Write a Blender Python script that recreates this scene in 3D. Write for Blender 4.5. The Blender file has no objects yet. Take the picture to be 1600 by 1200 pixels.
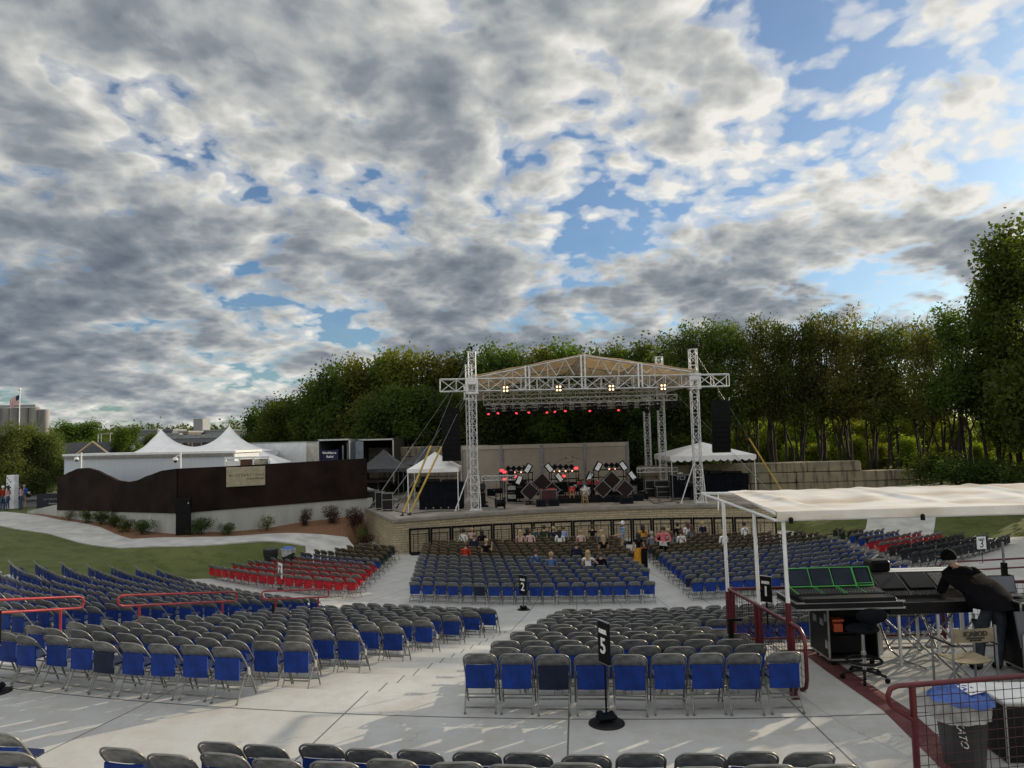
import bpy, math, random
from mathutils import Vector, Matrix, Euler, noise
random.seed(7)
S = bpy.context.scene
COL = S.collection
R = math.radians
# ---------------- camera ----------------
CAMZ = 6.2; F = 1150.0
PITCH = 3.88; ROLL = 1.5
cam_d = bpy.data.cameras.new('camera'); cam = bpy.data.objects.new('camera', cam_d); COL.objects.link(cam)
cam_d.sensor_width = 36; cam_d.lens = 36*F/1600; cam_d.clip_end = 8000; cam_d.clip_start = 0.1
CM = Matrix.Translation((0, 0, CAMZ)) @ Euler((R(90+PITCH), 0, 0)).to_matrix().to_4x4() @ Matrix.Rotation(R(-ROLL), 4, 'Z')
cam.matrix_world = CM
S.camera = cam
# ---------------- sky and sun ----------------
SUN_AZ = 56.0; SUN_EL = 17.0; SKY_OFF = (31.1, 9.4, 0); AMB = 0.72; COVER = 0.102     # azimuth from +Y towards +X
S.view_settings.view_transform = 'Standard'; S.view_settings.look = 'None'
S.view_settings.exposure = 0.0; S.view_settings.gamma = 1
S.render.engine = 'CYCLES'
S.cycles.max_bounces = 5; S.cycles.transparent_max_bounces = 6; S.cycles.diffuse_bounces = 3
W = bpy.data.worlds.new('World'); S.world = W; W.use_nodes = True
nt = W.node_tree; nt.nodes.clear()
def N(nt, typ, **kw):
    n = nt.nodes.new(typ)
    for k, v in kw.items(): setattr(n, k, v)
    return n
def math_(nt, op, a, b=None, c=None, clamp=False):
    n = nt.nodes.new('ShaderNodeMath'); n.operation = op; n.use_clamp = clamp
    for i, v in enumerate((a, b, c)):
        if v is None: continue
        if isinstance(v, (int, float)): n.inputs[i].default_value = v
        else: nt.links.new(v, n.inputs[i])
    return n.outputs[0]
def ramp(nt, fac, stops, interp='LINEAR'):
    n = nt.nodes.new('ShaderNodeValToRGB'); cr = n.color_ramp; cr.interpolation = interp
    while len(cr.elements) < len(stops): cr.elements.new(0.5)
    for e, (p, c) in zip(cr.elements, stops):
        e.position = p; e.color = (c, c, c, 1) if isinstance(c, (int, float)) else (*c, 1)
    nt.links.new(fac, n.inputs[0]); return n.outputs[0]
def mixc(nt, fac, a, b, mode='MIX'):
    n = nt.nodes.new('ShaderNodeMix'); n.data_type = 'RGBA'; n.blend_type = mode
    for i, v in ((0, fac), (6, a), (7, b)):
        if isinstance(v, (int, float)): n.inputs[i].default_value = v
        elif isinstance(v, tuple): n.inputs[i].default_value = (*v, 1)
        else: nt.links.new(v, n.inputs[i])
    return n.outputs[2]
def build_world():
    L = nt.links
    sky = N(nt, 'ShaderNodeTexSky', sky_type='NISHITA', sun_disc=False)
    sky.sun_elevation = R(SUN_EL); sky.sun_rotation = R(SUN_AZ)
    tc = N(nt, 'ShaderNodeTexCoord'); sep = N(nt, 'ShaderNodeSeparateXYZ'); L.new(tc.outputs['Generated'], sep.inputs[0])
    x, y, z = sep.outputs
    zz = math_(nt, 'ADD', math_(nt, 'MAXIMUM', z, 0.0), 0.29)
    cmb = N(nt, 'ShaderNodeCombineXYZ'); L.new(math_(nt, 'DIVIDE', x, zz), cmb.inputs[0]); L.new(math_(nt, 'DIVIDE', y, zz), cmb.inputs[1])
    P = cmb.outputs[0]
    def mapped(vec, off):
        mp = N(nt, 'ShaderNodeMapping'); L.new(vec, mp.inputs[0]); mp.inputs['Location'].default_value = off; return mp.outputs[0]
    def noisef(vec, scale, detail, rough, off=(0, 0, 0), col=False, lac=2.0):
        n = N(nt, 'ShaderNodeTexNoise', noise_dimensions='2D'); L.new(mapped(vec, off), n.inputs['Vector'])
        n.inputs['Scale'].default_value = scale; n.inputs['Detail'].default_value = detail; n.inputs['Roughness'].default_value = rough; n.inputs['Lacunarity'].default_value = lac
        return n.outputs['Color' if col else 'Fac']
    # gentle warp so the fields roll instead of streaking
    wv = N(nt, 'ShaderNodeVectorMath', operation='MULTIPLY_ADD'); L.new(noisef(P, 2.6, 3, .5, (5.1, 2.2, 0), True), wv.inputs[0]); wv.inputs[1].default_value = (.10, .10, 0); L.new(P, wv.inputs[2]); PW = wv.outputs[0]
    def field(off, det=11):
        f = noisef(PW, 2.5, det, .58, off)
        vo = N(nt, 'ShaderNodeTexVoronoi', feature='SMOOTH_F1', voronoi_dimensions='2D'); vo.inputs['Scale'].default_value = 8.2; vo.inputs['Smoothness'].default_value = .5; vo.inputs['Detail'].default_value = 2.5 if det > 8 else 1.2; vo.inputs['Roughness'].default_value = .6
        L.new(mapped(PW, off), vo.inputs['Vector'])
        puff = math_(nt, 'SUBTRACT', .62, vo.outputs['Distance'])
        return math_(nt, 'ADD', math_(nt, 'MULTIPLY', f, .84), math_(nt, 'MULTIPLY', puff, .22)), f
    SO = SKY_OFF
    sx, sy = math.sin(R(SUN_AZ)), math.cos(R(SUN_AZ))
    d0, f0 = field(SO); e0, _ = field(SO, 8); e1, _ = field((SO[0]+sx*0.044, SO[1]+sy*0.044, 0), 8)
    big = noisef(P, 0.62, 2, 0.5, (SO[0]+7.9, SO[1]-3.8, 0))
    az = math_(nt, 'ARCTAN2', x, y)
    # an open blue corner high on the right; a broken field elsewhere
    oa = ramp(nt, az, [(0.16, 0.0), (0.62, 1.0)], 'EASE'); oz = ramp(nt, z, [(0.24, 0.0), (0.42, 1.0)], 'EASE')
    cov = math_(nt, 'ADD', math_(nt, 'MULTIPLY', big, 0.30), math_(nt, 'MULTIPLY', d0, 0.86))
    cov = math_(nt, 'SUBTRACT', cov, math_(nt, 'MULTIPLY', math_(nt, 'MULTIPLY', oa, oz), 0.115))
    band = math_(nt, 'MULTIPLY', ramp(nt, z, [(0.05, 0.0), (0.12, 1.0), (0.18, 1.0), (0.28, 0.0)], 'EASE'), .04)
    cov = math_(nt, 'ADD', cov, band)
    lowl = math_(nt, 'MULTIPLY', ramp(nt, z, [(0.0, 1.0), (0.11, 0.0)], 'EASE'), .075)
    cov = math_(nt, 'SUBTRACT', cov, lowl)
    cov = math_(nt, 'ADD', cov, math_(nt, 'MULTIPLY', ramp(nt, math_(nt, 'ADD', az, 1.0), [(0.45, 1.0), (1.12, 0.0)]), .068))
    cov = math_(nt, 'ADD', cov, math_(nt, 'MULTIPLY', math_(nt, 'MAXIMUM', math_(nt, 'MULTIPLY', y, -1.0), 0.0), 0.1))
    cov = math_(nt, 'ADD', cov, COVER)
    dens = ramp(nt, cov, [(0.455, 0.04), (0.515, 0.5), (0.58, 1.0)], 'EASE')
    lit = math_(nt, 'MULTIPLY', math_(nt, 'SUBTRACT', e0, e1), 1.8)
    thick = ramp(nt, cov, [(0.50, 0.0), (0.60, 0.50), (0.74, 1.0)])
    sundir = math_(nt, 'ADD', math_(nt, 'MULTIPLY', x, sx), math_(nt, 'MULTIPLY', y, sy))
    sunw = ramp(nt, sundir, [(0.1, 0.0), (0.95, 1.0)])
    high = ramp(nt, z, [(0.10, 0.0), (0.34, 1.0)], 'EASE')
    b = math_(nt, 'SUBTRACT', 0.95, math_(nt, 'MULTIPLY', thick, 0.64))
    b = math_(nt, 'ADD', b, lit)
    b = math_(nt, 'SUBTRACT', b, math_(nt, 'MULTIPLY', math_(nt, 'SUBTRACT', noisef(P, 1.15, 2, .5, (3.7, 9.2, 0)), .5), .45))
    b = math_(nt, 'ADD', b, math_(nt, 'MULTIPLY', math_(nt, 'MULTIPLY', sunw, high), 0.28))
    b = math_(nt, 'SUBTRACT', b, math_(nt, 'MULTIPLY', band, 2.6))
    b = math_(nt, 'ADD', b, 0.0, clamp=True)
    ccol = N(nt, 'ShaderNodeValToRGB'); cr = ccol.color_ramp
    st = [(0.0, (0.125, 0.150, 0.19)), (0.22, (0.18, 0.21, 0.25)), (0.45, (0.27, 0.30, 0.335)), (0.70, (0.50, 0.51, 0.50)), (1.0, (0.88, 0.86, 0.80))]
    while len(cr.elements) < len(st): cr.elements.new(0.5)
    for e, (p, c) in zip(cr.elements, st): e.position = p; e.color = (*c, 1)
    L.new(b, ccol.inputs[0])
    # unseen sky overhead and behind gets added brightness to light the ground
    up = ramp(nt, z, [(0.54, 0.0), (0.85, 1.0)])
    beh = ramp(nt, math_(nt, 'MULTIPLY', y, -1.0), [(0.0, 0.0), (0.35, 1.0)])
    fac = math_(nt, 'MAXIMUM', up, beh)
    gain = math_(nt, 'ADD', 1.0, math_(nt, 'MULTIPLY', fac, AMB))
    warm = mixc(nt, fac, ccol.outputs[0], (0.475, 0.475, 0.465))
    bg1 = N(nt, 'ShaderNodeBackground'); bg1.inputs[1].default_value = 0.10
    tint = mixc(nt, 1.0, sky.outputs[0], (0.62, 0.86, 1.14), 'MULTIPLY'); L.new(tint, bg1.inputs[0])
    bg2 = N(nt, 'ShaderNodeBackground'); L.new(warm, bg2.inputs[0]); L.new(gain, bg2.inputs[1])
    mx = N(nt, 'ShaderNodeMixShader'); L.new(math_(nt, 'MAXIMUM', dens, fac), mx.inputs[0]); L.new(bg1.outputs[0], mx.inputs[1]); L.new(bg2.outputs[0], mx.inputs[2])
    out = N(nt, 'ShaderNodeOutputWorld'); L.new(mx.outputs[0], out.inputs[0])
build_world()
try: W.cycles.sampling_method = 'MANUAL'; W.cycles.sample_map_resolution = 512
except Exception: pass
sun_d = bpy.data.lights.new('sun', 'SUN'); sun_d.energy = 5.0; sun_d.angle = R(0.5); sun_d.color = (1.0, 0.84, 0.60)
sun = bpy.data.objects.new('sun', sun_d); COL.objects.link(sun)
sv = Vector((math.sin(R(SUN_AZ))*math.cos(R(SUN_EL)), math.cos(R(SUN_AZ))*math.cos(R(SUN_EL)), math.sin(R(SUN_EL))))
sun.rotation_euler = sv.to_track_quat('Z', 'Y').to_euler(); sun.location = sv*80
# ---------------- helpers ----------------
def at(px, py, y):            # a pixel of the photograph at distance y -> world point (for laying the site out)
    d = CM.to_3x3() @ Vector(((px-800)/F, -(py-600)/F, -1)); return Vector((d.x/d.y*y, y, CAMZ + d.z/d.y*y))
MATS = {}
def mat(name, col, rough=0.7, metal=0.0, var=0.12, scale=3.0, bump=0.0, bscale=30.0, col2=None, trans=0.0, emit=None, spec=0.5, rnd=0.0, coord='Object', stretch=None):
    if name in MATS: return MATS[name]
    m = bpy.data.materials.new(name); m.use_nodes = True; t = m.node_tree; b = t.nodes['Principled BSDF']
    b.inputs['Roughness'].default_value = rough; b.inputs['Metallic'].default_value = metal
    b.inputs['Specular IOR Level'].default_value = spec
    tc = t.nodes.new('ShaderNodeTexCoord'); src = tc.outputs[coord]
    if coord == 'World':
        pass
    if stretch:
        mp = t.nodes.new('ShaderNodeMapping'); t.links.new(src, mp.inputs[0]); mp.inputs['Scale'].default_value = stretch; src = mp.outputs[0]
    n = t.nodes.new('ShaderNodeTexNoise'); t.links.new(src, n.inputs['Vector']); n.inputs['Scale'].default_value = scale; n.inputs['Detail'].default_value = 6
    c2 = col2 if col2 else tuple(min(1, c*(1+var*2.2)) for c in col)
    c1 = col if col2 else tuple(c*(1-var*2.2) for c in col)
    cc = mixc(t, ramp(t, n.outputs['Fac'], [(0.3, 0.0), (0.7, 1.0)]), tuple(max(0, c) for c in c1), c2)
    if rnd:
        oi = t.nodes.new('ShaderNodeObjectInfo'); v = math_(t, 'ADD', 1-rnd, math_(t, 'MULTIPLY', oi.outputs['Random'], 2*rnd))
        hs = t.nodes.new('ShaderNodeHueSaturation'); t.links.new(v, hs.inputs['Value']); t.links.new(cc, hs.inputs['Color']); cc = hs.outputs[0]
    t.links.new(cc, b.inputs['Base Color'])
    if bump:
        n2 = t.nodes.new('ShaderNodeTexNoise'); t.links.new(src, n2.inputs['Vector']); n2.inputs['Scale'].default_value = bscale; n2.inputs['Detail'].default_value = 4
        bp = t.nodes.new('ShaderNodeBump'); bp.inputs['Strength'].default_value = bump; bp.inputs['Distance'].default_value = 0.02
        t.links.new(n2.outputs['Fac'], bp.inputs['Height']); t.links.new(bp.outputs[0], b.inputs['Normal'])
    if emit:
        b.inputs['Emission Color'].default_value = (*emit[0], 1); b.inputs['Emission Strength'].default_value = emit[1]
    if trans:
        tr = t.nodes.new('ShaderNodeBsdfTranslucent'); t.links.new(cc, tr.inputs[0])
        mx = t.nodes.new('ShaderNodeMixShader'); mx.inputs[0].default_value = trans
        t.links.new(b.outputs[0], mx.inputs[1]); t.links.new(tr.outputs[0], mx.inputs[2])
        t.links.new(mx.outputs[0], t.nodes['Material Output'].inputs[0])
    MATS[name] = m; return m

class MB:
    def __init__(s): s.v = []; s.f = []; s.m = []; s.smooth = []
    def add(s, vs, fs, mi=0, M=None, smooth=False):
        o = len(s.v)
        for v in vs:
            v = Vector(v)
            if M is not None: v = M @ v
            s.v.append(v)
        for f in fs: s.f.append([o+i for i in f]); s.m.append(mi); s.smooth.append(smooth)
        return s
    def box(s, c, d, mi=0, rz=0, M=None, bev=0.0):
        x, y, z = d[0]/2, d[1]/2, d[2]/2
        T = Matrix.Translation(c) @ Matrix.Rotation(rz, 4, 'Z')
        if M is not None: T = M @ T
        if bev <= 0:
            vs = [(-x,-y,-z),(x,-y,-z),(x,y,-z),(-x,y,-z),(-x,-y,z),(x,-y,z),(x,y,z),(-x,y,z)]
            fs = [(0,3,2,1),(4,5,6,7),(0,1,5,4),(1,2,6,5),(2,3,7,6),(3,0,4,7)]
            return s.add(vs, fs, mi, T)
        b = min(bev, x*.9, y*.9, z*.9); vs = []
        for (zz, k) in ((-z, 1), (-z+b, 0), (z-b, 0), (z, 1)):
            xi, yi = x-(b if k else 0), y-(b if k else 0)
            xa, ya = xi-(0 if k else b), yi-(0 if k else b)
            if k: ring = [(-xi,-yi+0),(-xi+b,-yi),(xi-b,-yi),(xi,-yi),(xi,-yi+b),(xi,yi-b),(xi,yi),(-xi,yi)]
            ring = [(-xi, -ya), (-xa, -yi), (xa, -yi), (xi, -ya), (xi, ya), (xa, yi), (-xa, yi), (-xi, ya)]
            vs += [(p[0], p[1], zz) for p in ring]
        fs = [tuple(range(7, -1, -1)), tuple(range(24, 32))]
        for r in range(3):
            for i in range(8): fs.append((r*8+i, r*8+(i+1) % 8, r*8+8+(i+1) % 8, r*8+8+i))
        return s.add(vs, fs, mi, T)
    def tube(s, p, q, r, n=6, mi=0, r2=None, caps=True, M=None):
        p, q = Vector(p), Vector(q); d = q-p
        if d.length < 1e-6: return s
        Z = d.normalized(); X = Z.orthogonal().normalized(); Y = Z.cross(X); r2 = r if r2 is None else r2
        vs = []
        for c, rr in ((p, r), (q, r2)):
            for i in range(n):
                a = 2*math.pi*i/n + math.pi/n; vs.append(c + X*math.cos(a)*rr + Y*math.sin(a)*rr)
        fs = [(i, (i+1) % n, n+(i+1) % n, n+i) for i in range(n)]
        s.add(vs, fs, mi, M, n > 4)
        if caps: s.add(vs, [tuple(range(n-1, -1, -1)), tuple(range(n, 2*n))], mi, M)
        return s
    def path(s, pts, r, n=6, mi=0, closed=False, M=None, taper=None):
        pts = [Vector(p) for p in pts]; k = len(pts); vs = []; up = None
        for i, p in enumerate(pts):
            if closed: t = pts[(i+1) % k]-pts[i-1]
            else: t = pts[min(i+1, k-1)]-pts[max(i-1, 0)]
            t.normalize()
            if up is None: up = t.orthogonal().normalized()
            up = (up - t*up.dot(t))
            if up.length < 1e-5: up = t.orthogonal()
            up.normalize(); w = t.cross(up); rr = r if taper is None else r*(1+(taper-1)*i/(k-1))
            for j in range(n):
                a = 2*math.pi*j/n; vs.append(p + up*math.cos(a)*rr + w*math.sin(a)*rr)
        fs = []
        for i in range(k if closed else k-1):
            i2 = (i+1) % k
            for j in range(n): fs.append((i*n+j, i*n+(j+1) % n, i2*n+(j+1) % n, i2*n+j))
        s.add(vs, fs, mi, M, True)
        if not closed: s.add(vs, [tuple(range(n-1, -1, -1)), tuple(range((k-1)*n, k*n))], mi, M)
        return s
    def cyl(s, c, r, h, n=16, mi=0, r2=None, M=None):
        c = Vector(c); return s.tube(c, c+Vector((0, 0, h)), r, n, mi, r2, True, M)
    def lathe(s, c, prof, n=16, mi=0, M=None, smooth=True):
        c = Vector(c); vs = []
        for (r, z) in prof:
            for i in range(n):
                a = 2*math.pi*i/n; vs.append(c+Vector((r*math.cos(a), r*math.sin(a), z)))
        fs = [(k*n+i, k*n+(i+1) % n, (k+1)*n+(i+1) % n, (k+1)*n+i) for k in range(len(prof)-1) for i in range(n)]
        s.add(vs, fs, mi, M, smooth)
        s.add(vs, [tuple(range(n-1, -1, -1)), tuple(range((len(prof)-1)*n, len(prof)*n))], mi, M); return s
    def ball(s, c, r, n=10, mi=0, M=None, sq=(1, 1, 1)):
        c = Vector(c); pr = []; vs = []; k = max(4, n//2)
        for j in range(k+1):
            th = math.pi*j/k
            for i in range(n):
                a = 2*math.pi*i/n
                vs.append(c+Vector((r*sq[0]*math.sin(th)*math.cos(a), r*sq[1]*math.sin(th)*math.sin(a), -r*sq[2]*math.cos(th))))
        fs = [(j*n+i, j*n+(i+1) % n, (j+1)*n+(i+1) % n, (j+1)*n+i) for j in range(k) for i in range(n)]
        return s.add(vs, fs, mi, M, True)
    def prism(s, poly, z0, z1, mi=0, M=None, mtop=None):
        n = len(poly); zz0 = z0 if isinstance(z0, (list, tuple)) else [z0]*n; zz1 = z1 if isinstance(z1, (list, tuple)) else [z1]*n
        vs = [(p[0], p[1], zz0[i]) for i, p in enumerate(poly)] + [(p[0], p[1], zz1[i]) for i, p in enumerate(poly)]
        s.add(vs, [(i, (i+1) % n, n+(i+1) % n, n+i) for i in range(n)], mi, M)
        s.add(vs, [tuple(range(n-1, -1, -1))], mi, M); s.add(vs, [tuple(range(n, 2*n))], mi if mtop is None else mtop, M); return s
    def grid(s, fn, nu, nv, mi=0, M=None, smooth=True, thick=0.0):
        vs = [fn(i/nu, j/nv) for j in range(nv+1) for i in range(nu+1)]
        fs = [(j*(nu+1)+i, j*(nu+1)+i+1, (j+1)*(nu+1)+i+1, (j+1)*(nu+1)+i) for j in range(nv) for i in range(nu)]
        s.add(vs, fs, mi, M, smooth)
        if thick:
            s.add([Vector(v)-Vector((0, 0, thick)) for v in vs], [tuple(reversed(f)) for f in fs], mi, M, smooth)
        return s
    def mesh(s, name, mats):
        me = bpy.data.meshes.new(name); me.from_pydata([tuple(v) for v in s.v], [], s.f)
        for m in (mats if isinstance(mats, (list, tuple)) else [mats]): me.materials.append(m)
        me.polygons.foreach_set('material_index', s.m); me.polygons.foreach_set('use_smooth', s.smooth); me.update()
        return me
    def build(s, name, mats, parent=None, loc=None, rz=0):
        o = bpy.data.objects.new(name, s.mesh(name, mats)); COL.objects.link(o)
        if parent is not None: o.parent = parent
        if loc is not None: o.location = loc
        if rz: o.rotation_euler.z = rz
        return o
def tag(o, label=None, cat=None, group=None, kind=None):
    if label: o['label'] = label
    if cat: o['category'] = cat
    if group: o['group'] = group
    if kind: o['kind'] = kind
    return o
def empty(name, loc, rz=0, label=None, cat=None, group=None):
    o = bpy.data.objects.new(name, None); COL.objects.link(o); o.location = loc; o.rotation_euler.z = rz; o.empty_display_size = 0.2
    return tag(o, label, cat, group)
def copy_tree(o, parent=None):
    c = o.copy(); COL.objects.link(c)
    if parent is not None: c.parent = parent
    for ch in KIDS.get(o.name, []): copy_tree(ch, c)
    return c
KIDS = {}
def index_kids():
    KIDS.clear()
    for o in bpy.data.objects:
        if o.parent: KIDS.setdefault(o.parent.name, []).append(o)
def text_mesh(name, txt, size, m, parent, M, align='CENTER', ext=0.004, shear=0.0, spacing=1.0, bold=0.0):
    cu = bpy.data.curves.new(name, 'FONT'); cu.body = txt; cu.size = size; cu.align_x = align; cu.align_y = 'CENTER'; cu.extrude = ext; cu.shear = shear
    cu.space_character = spacing; cu.offset = bold; cu.resolution_u = 3
    t = bpy.data.objects.new('tmp', cu); COL.objects.link(t)
    dg = bpy.context.evaluated_depsgraph_get(); me = bpy.data.meshes.new_from_object(t.evaluated_get(dg)); me.transform(M)
    bpy.data.objects.remove(t); me.materials.clear(); me.materials.append(m)
    o = bpy.data.objects.new(name, me); COL.objects.link(o)
    if parent is not None: o.parent = parent
    return o
def facing(loc, rz=0):      # text plane: upright, readable from -Y, turned rz
    return Matrix.Translation(loc) @ Matrix.Rotation(rz, 4, 'Z') @ Matrix.Rotation(R(90), 4, 'X')
WORDS = 'zeroth first second third fourth fifth sixth seventh eighth ninth tenth eleventh twelfth thirteenth fourteenth fifteenth sixteenth seventeenth eighteenth nineteenth twentieth'.split()
def ordn(n):
    if n <= 20: return WORDS[n]
    t = {2: 'twenty', 3: 'thirty', 4: 'forty', 5: 'fifty'}[n//10]
    return t+'-'+WORDS[n % 10] if n % 10 else {2: 'twentieth', 3: 'thirtieth', 4: 'fortieth', 5: 'fiftieth'}[n//10]
# ---------------- site geometry ----------------
CX, CY = 3.7, 45.0
C2X, C2Y = 3.7, 54.5                # the floor rows curve about a farther point
R0, DR, NR = 23.6, 0.836, 14          # risers
RW = R0+DR*NR                        # edge of the upper walkway
ZF = 0.37                            # foot of the risers; the floor falls gently from there to the front blocks
STEP = (2.5-ZF)/NR
def bowl_z(r):
    if r < R0: return max(0.0, ZF*(r-19.0)/(R0-19.0))
    if r < RW: return ZF+STEP*(int((r-R0)/DR)+1)
    if r < 38.40: return 2.5
    return 2.68+0.30*int((r-38.40)/0.9)
def polar(r, th): return (CX - r*math.sin(th), CY - r*math.cos(th))   # th > 0 to the left
# ---------------- ground ----------------
def concrete_mat():
    m = bpy.data.materials.new('concrete_floor'); m.use_nodes = True; t = m.node_tree; b = t.nodes['Principled BSDF']; b.inputs['Roughness'].default_value = 0.85
    g = t.nodes.new('ShaderNodeNewGeometry'); P = g.outputs['Position']
    def nz(sc, det=5, rough=0.6):
        n = t.nodes.new('ShaderNodeTexNoise'); t.links.new(P, n.inputs['Vector']); n.inputs['Scale'].default_value = sc; n.inputs['Detail'].default_value = det; n.inputs['Roughness'].default_value = rough; return n.outputs['Fac']
    a = mixc(t, ramp(t, nz(0.35), [(0.3, 0.0), (0.7, 1.0)]), (0.385, 0.395, 0.395), (0.50, 0.51, 0.505))
    a = mixc(t, ramp(t, nz(1.6, 9, 0.72), [(0.44, 0.0), (0.66, 0.75)]), a, (0.36, 0.34, 0.30))
    a = mixc(t, ramp(t, nz(60, 2), [(0.3, 0.0), (0.8, 0.3)]), a, (0.34, 0.34, 0.32))
    a = mixc(t, ramp(t, nz(9, 4, .8), [(0.66, 0.0), (0.70, 0.6)]), a, (0.25, 0.24, 0.22))
    # saw-cut joints: radial lines from the stage centre and one ring every few metres
    sp = t.nodes.new('ShaderNodeSeparateXYZ'); t.links.new(P, sp.inputs[0])
    dx = math_(t, 'SUBTRACT', sp.outputs[0], CX); dy = math_(t, 'SUBTRACT', CY, sp.outputs[1])
    r = math_(t, 'SQRT', math_(t, 'ADD', math_(t, 'MULTIPLY', dx, dx), math_(t, 'MULTIPLY', dy, dy)))
    th = math_(t, 'ARCTAN2', dx, dy)
    k = R(4.9)
    fr = math_(t, 'FRACT', math_(t, 'ADD', math_(t, 'DIVIDE', th, k), 0.02))
    dth = math_(t, 'MULTIPLY', math_(t, 'MULTIPLY', math_(t, 'MINIMUM', fr, math_(t, 'SUBTRACT', 1.0, fr)), k), r)
    j1 = math_(t, 'LESS_THAN', dth, 0.011)
    j2 = math_(t, 'LESS_THAN', math_(t, 'ABSOLUTE', math_(t, 'SUBTRACT', r, RW+0.03)), 0.016)
    fr2 = math_(t, 'FRACT', math_(t, 'DIVIDE', r, 3.9)); j3 = math_(t, 'LESS_THAN', math_(t, 'MULTIPLY', math_(t, 'MINIMUM', fr2, math_(t, 'SUBTRACT', 1.0, fr2)), 3.9), 0.009)
    j3 = math_(t, 'MULTIPLY', j3, math_(t, 'LESS_THAN', r, R0))
    j = math_(t, 'MAXIMUM', math_(t, 'MAXIMUM', j1, j2), j3)
    # hairline cracks
    vo = t.nodes.new('ShaderNodeTexVoronoi'); vo.feature = 'DISTANCE_TO_EDGE'; vo.inputs['Scale'].default_value = 0.28
    nn = t.nodes.new('ShaderNodeTexNoise'); t.links.new(P, nn.inputs['Vector']); nn.inputs['Scale'].default_value = 2.0; nn.inputs['Detail'].default_value = 5
    vm = t.nodes.new('ShaderNodeVectorMath'); vm.operation = 'MULTIPLY_ADD'; t.links.new(nn.outputs['Color'], vm.inputs[0]); vm.inputs[1].default_value = (1.2, 1.2, 0); t.links.new(P, vm.inputs[2])
    t.links.new(vm.outputs[0], vo.inputs['Vector'])
    ck = math_(t, 'MULTIPLY', math_(t, 'LESS_THAN', vo.outputs['Distance'], 0.0016), ramp(t, nz(0.2), [(0.5, 0.0), (0.55, 0.6)]))
    a = mixc(t, ck, a, (0.2, 0.19, 0.18)); a = mixc(t, j, a, (0.10, 0.10, 0.095))
    t.links.new(a, b.inputs['Base Color'])
    bp = t.nodes.new('ShaderNodeBump'); bp.inputs['Strength'].default_value = 0.25; bp.inputs['Distance'].default_value = 0.01
    t.links.new(nz(90, 3), bp.inputs['Height']); t.links.new(bp.outputs[0], b.inputs['Normal'])
    return m
M_CONC = concrete_mat()
TH_L, TH_R = R(55.5), R(-72)
def bowl():
    b = MB(); rings = []
    r = 2.0
    rr = [.5, 7.9, 13.6, 19.0, R0]; zz = [0, 0, 0, 0, ZF]
    for k in range(NR): rr += [R0+DR*k, R0+DR*(k+1)]; zz += [ZF+STEP*(k+1)]*2
    rr += [38.40]; zz += [2.5]
    for k in range(9): rr += [38.40+0.9*k, 38.40+0.9*(k+1)]; zz += [2.68+0.30*k]*2
    na = 110
    for j in range(len(rr)-1):
        vs = []; tr_ = R(-89) if rr[j] < 12 else TH_R; tl_ = R(89) if rr[j] < 12 else TH_L
        for i in range(na+1):
            th = tr_+(tl_-tr_)*i/na
            for q in (j, j+1):
                x, y = polar(rr[q], th); vs.append((x, y, zz[q]))
        b.add(vs, [(2*i, 2*i+1, 2*i+3, 2*i+2) for i in range(na)])
    for th in (TH_L, TH_R):
        for j in range(len(rr)-1):
            x, y = polar(rr[j], th); x2, y2 = polar(rr[j+1], th)
            b.add([(x, y, zz[j]), (x2, y2, zz[j+1]), (x2, y2, zz[j+1]-.7), (x, y, zz[j]-.7)], [(0, 1, 2, 3)])
    return tag(b.build('seating_terrace', M_CONC), kind='structure')
bowl()
# terrain: heights read off the photograph, interpolated
CTRL = [(-12.5,34,.03),(-19.8,38,1.0),(-18.6,40.5,1.15),(-10,45.5,1.35),(-14,40.5,1.0),(-34.7,50,1.6),(-26.8,44,1.42),(-45,50,1.6),(-40,60,1.6),(-60,80,1.6),(-20,60,1.5),
        (-8,38.5,.1),(-6,42,.1),(20,41,.35),(17,40,.05),(15.6,41.5,0),(-7.5,41,.1),(15.8,45,.6),(26,38,.6),(34,36,1.0),(24,46,1.2),(30,52,2.1),(15,54,1.2),(0,56,1.1),(-12,56,1.3),(8,57,1.1),(-5,56,1.1),(20,62,2.4),(40,60,2.8),(60,60,3),(0,70,3),(-12,46,1.3),(5,64,2.4),(-5,64,2.4),(14,58,1.3),(5,57,1.1),
        (-30,38,1.9),(-36,30,2.8),(-40,20,3.6),(-45,5,5),(40,25,2.6),(45,5,5),(50,40,2.4),(0,-12,5.5),(-30,-10,5.5),(30,-10,5.5)]
def idw(x, y):
    s = w = 0
    for (a, b_, z) in CTRL:
        d = (x-a)**2+(y-b_)**2+.5; q = 1/d**1.6; s += q*z; w += q
    return s/w
def sstep(a, b, t): t = max(0, min(1, (t-a)/(b-a))); return t*t*(3-2*t)
def terr(x, y):
    dx, dy = CX-x, CY-y; r = math.hypot(dx, dy); th = math.atan2(dx, dy)
    z = idw(x, y)
    # beside the seating the lawn meets its edge
    if r < 48:
        zb = bowl_z(r) if r < 40 else 2.86
        lim = R(89) if r < 13.2 else None
        over = max((th-(lim or TH_L))*r, ((-lim if lim else TH_R)-th)*r)
        if y > CY+3: over = 99
        if over <= 0: return min(zb, 2.8+.2*(r > 40))-0.35 if (r > 4) else -0.35
        if r > 5:
            k = sstep(0, 5, over); zz = (bowl_z(r) if r < R0 else ZF+(r-R0)*STEP/DR) if r < RW else 2.5
            z = (min(zz, 2.8)-.02)*(1-k)+z*k
    d = math.hypot(x, y)
    k = sstep(75, 140, d); z = z*(1-k)+1.6*k
    return z
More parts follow.
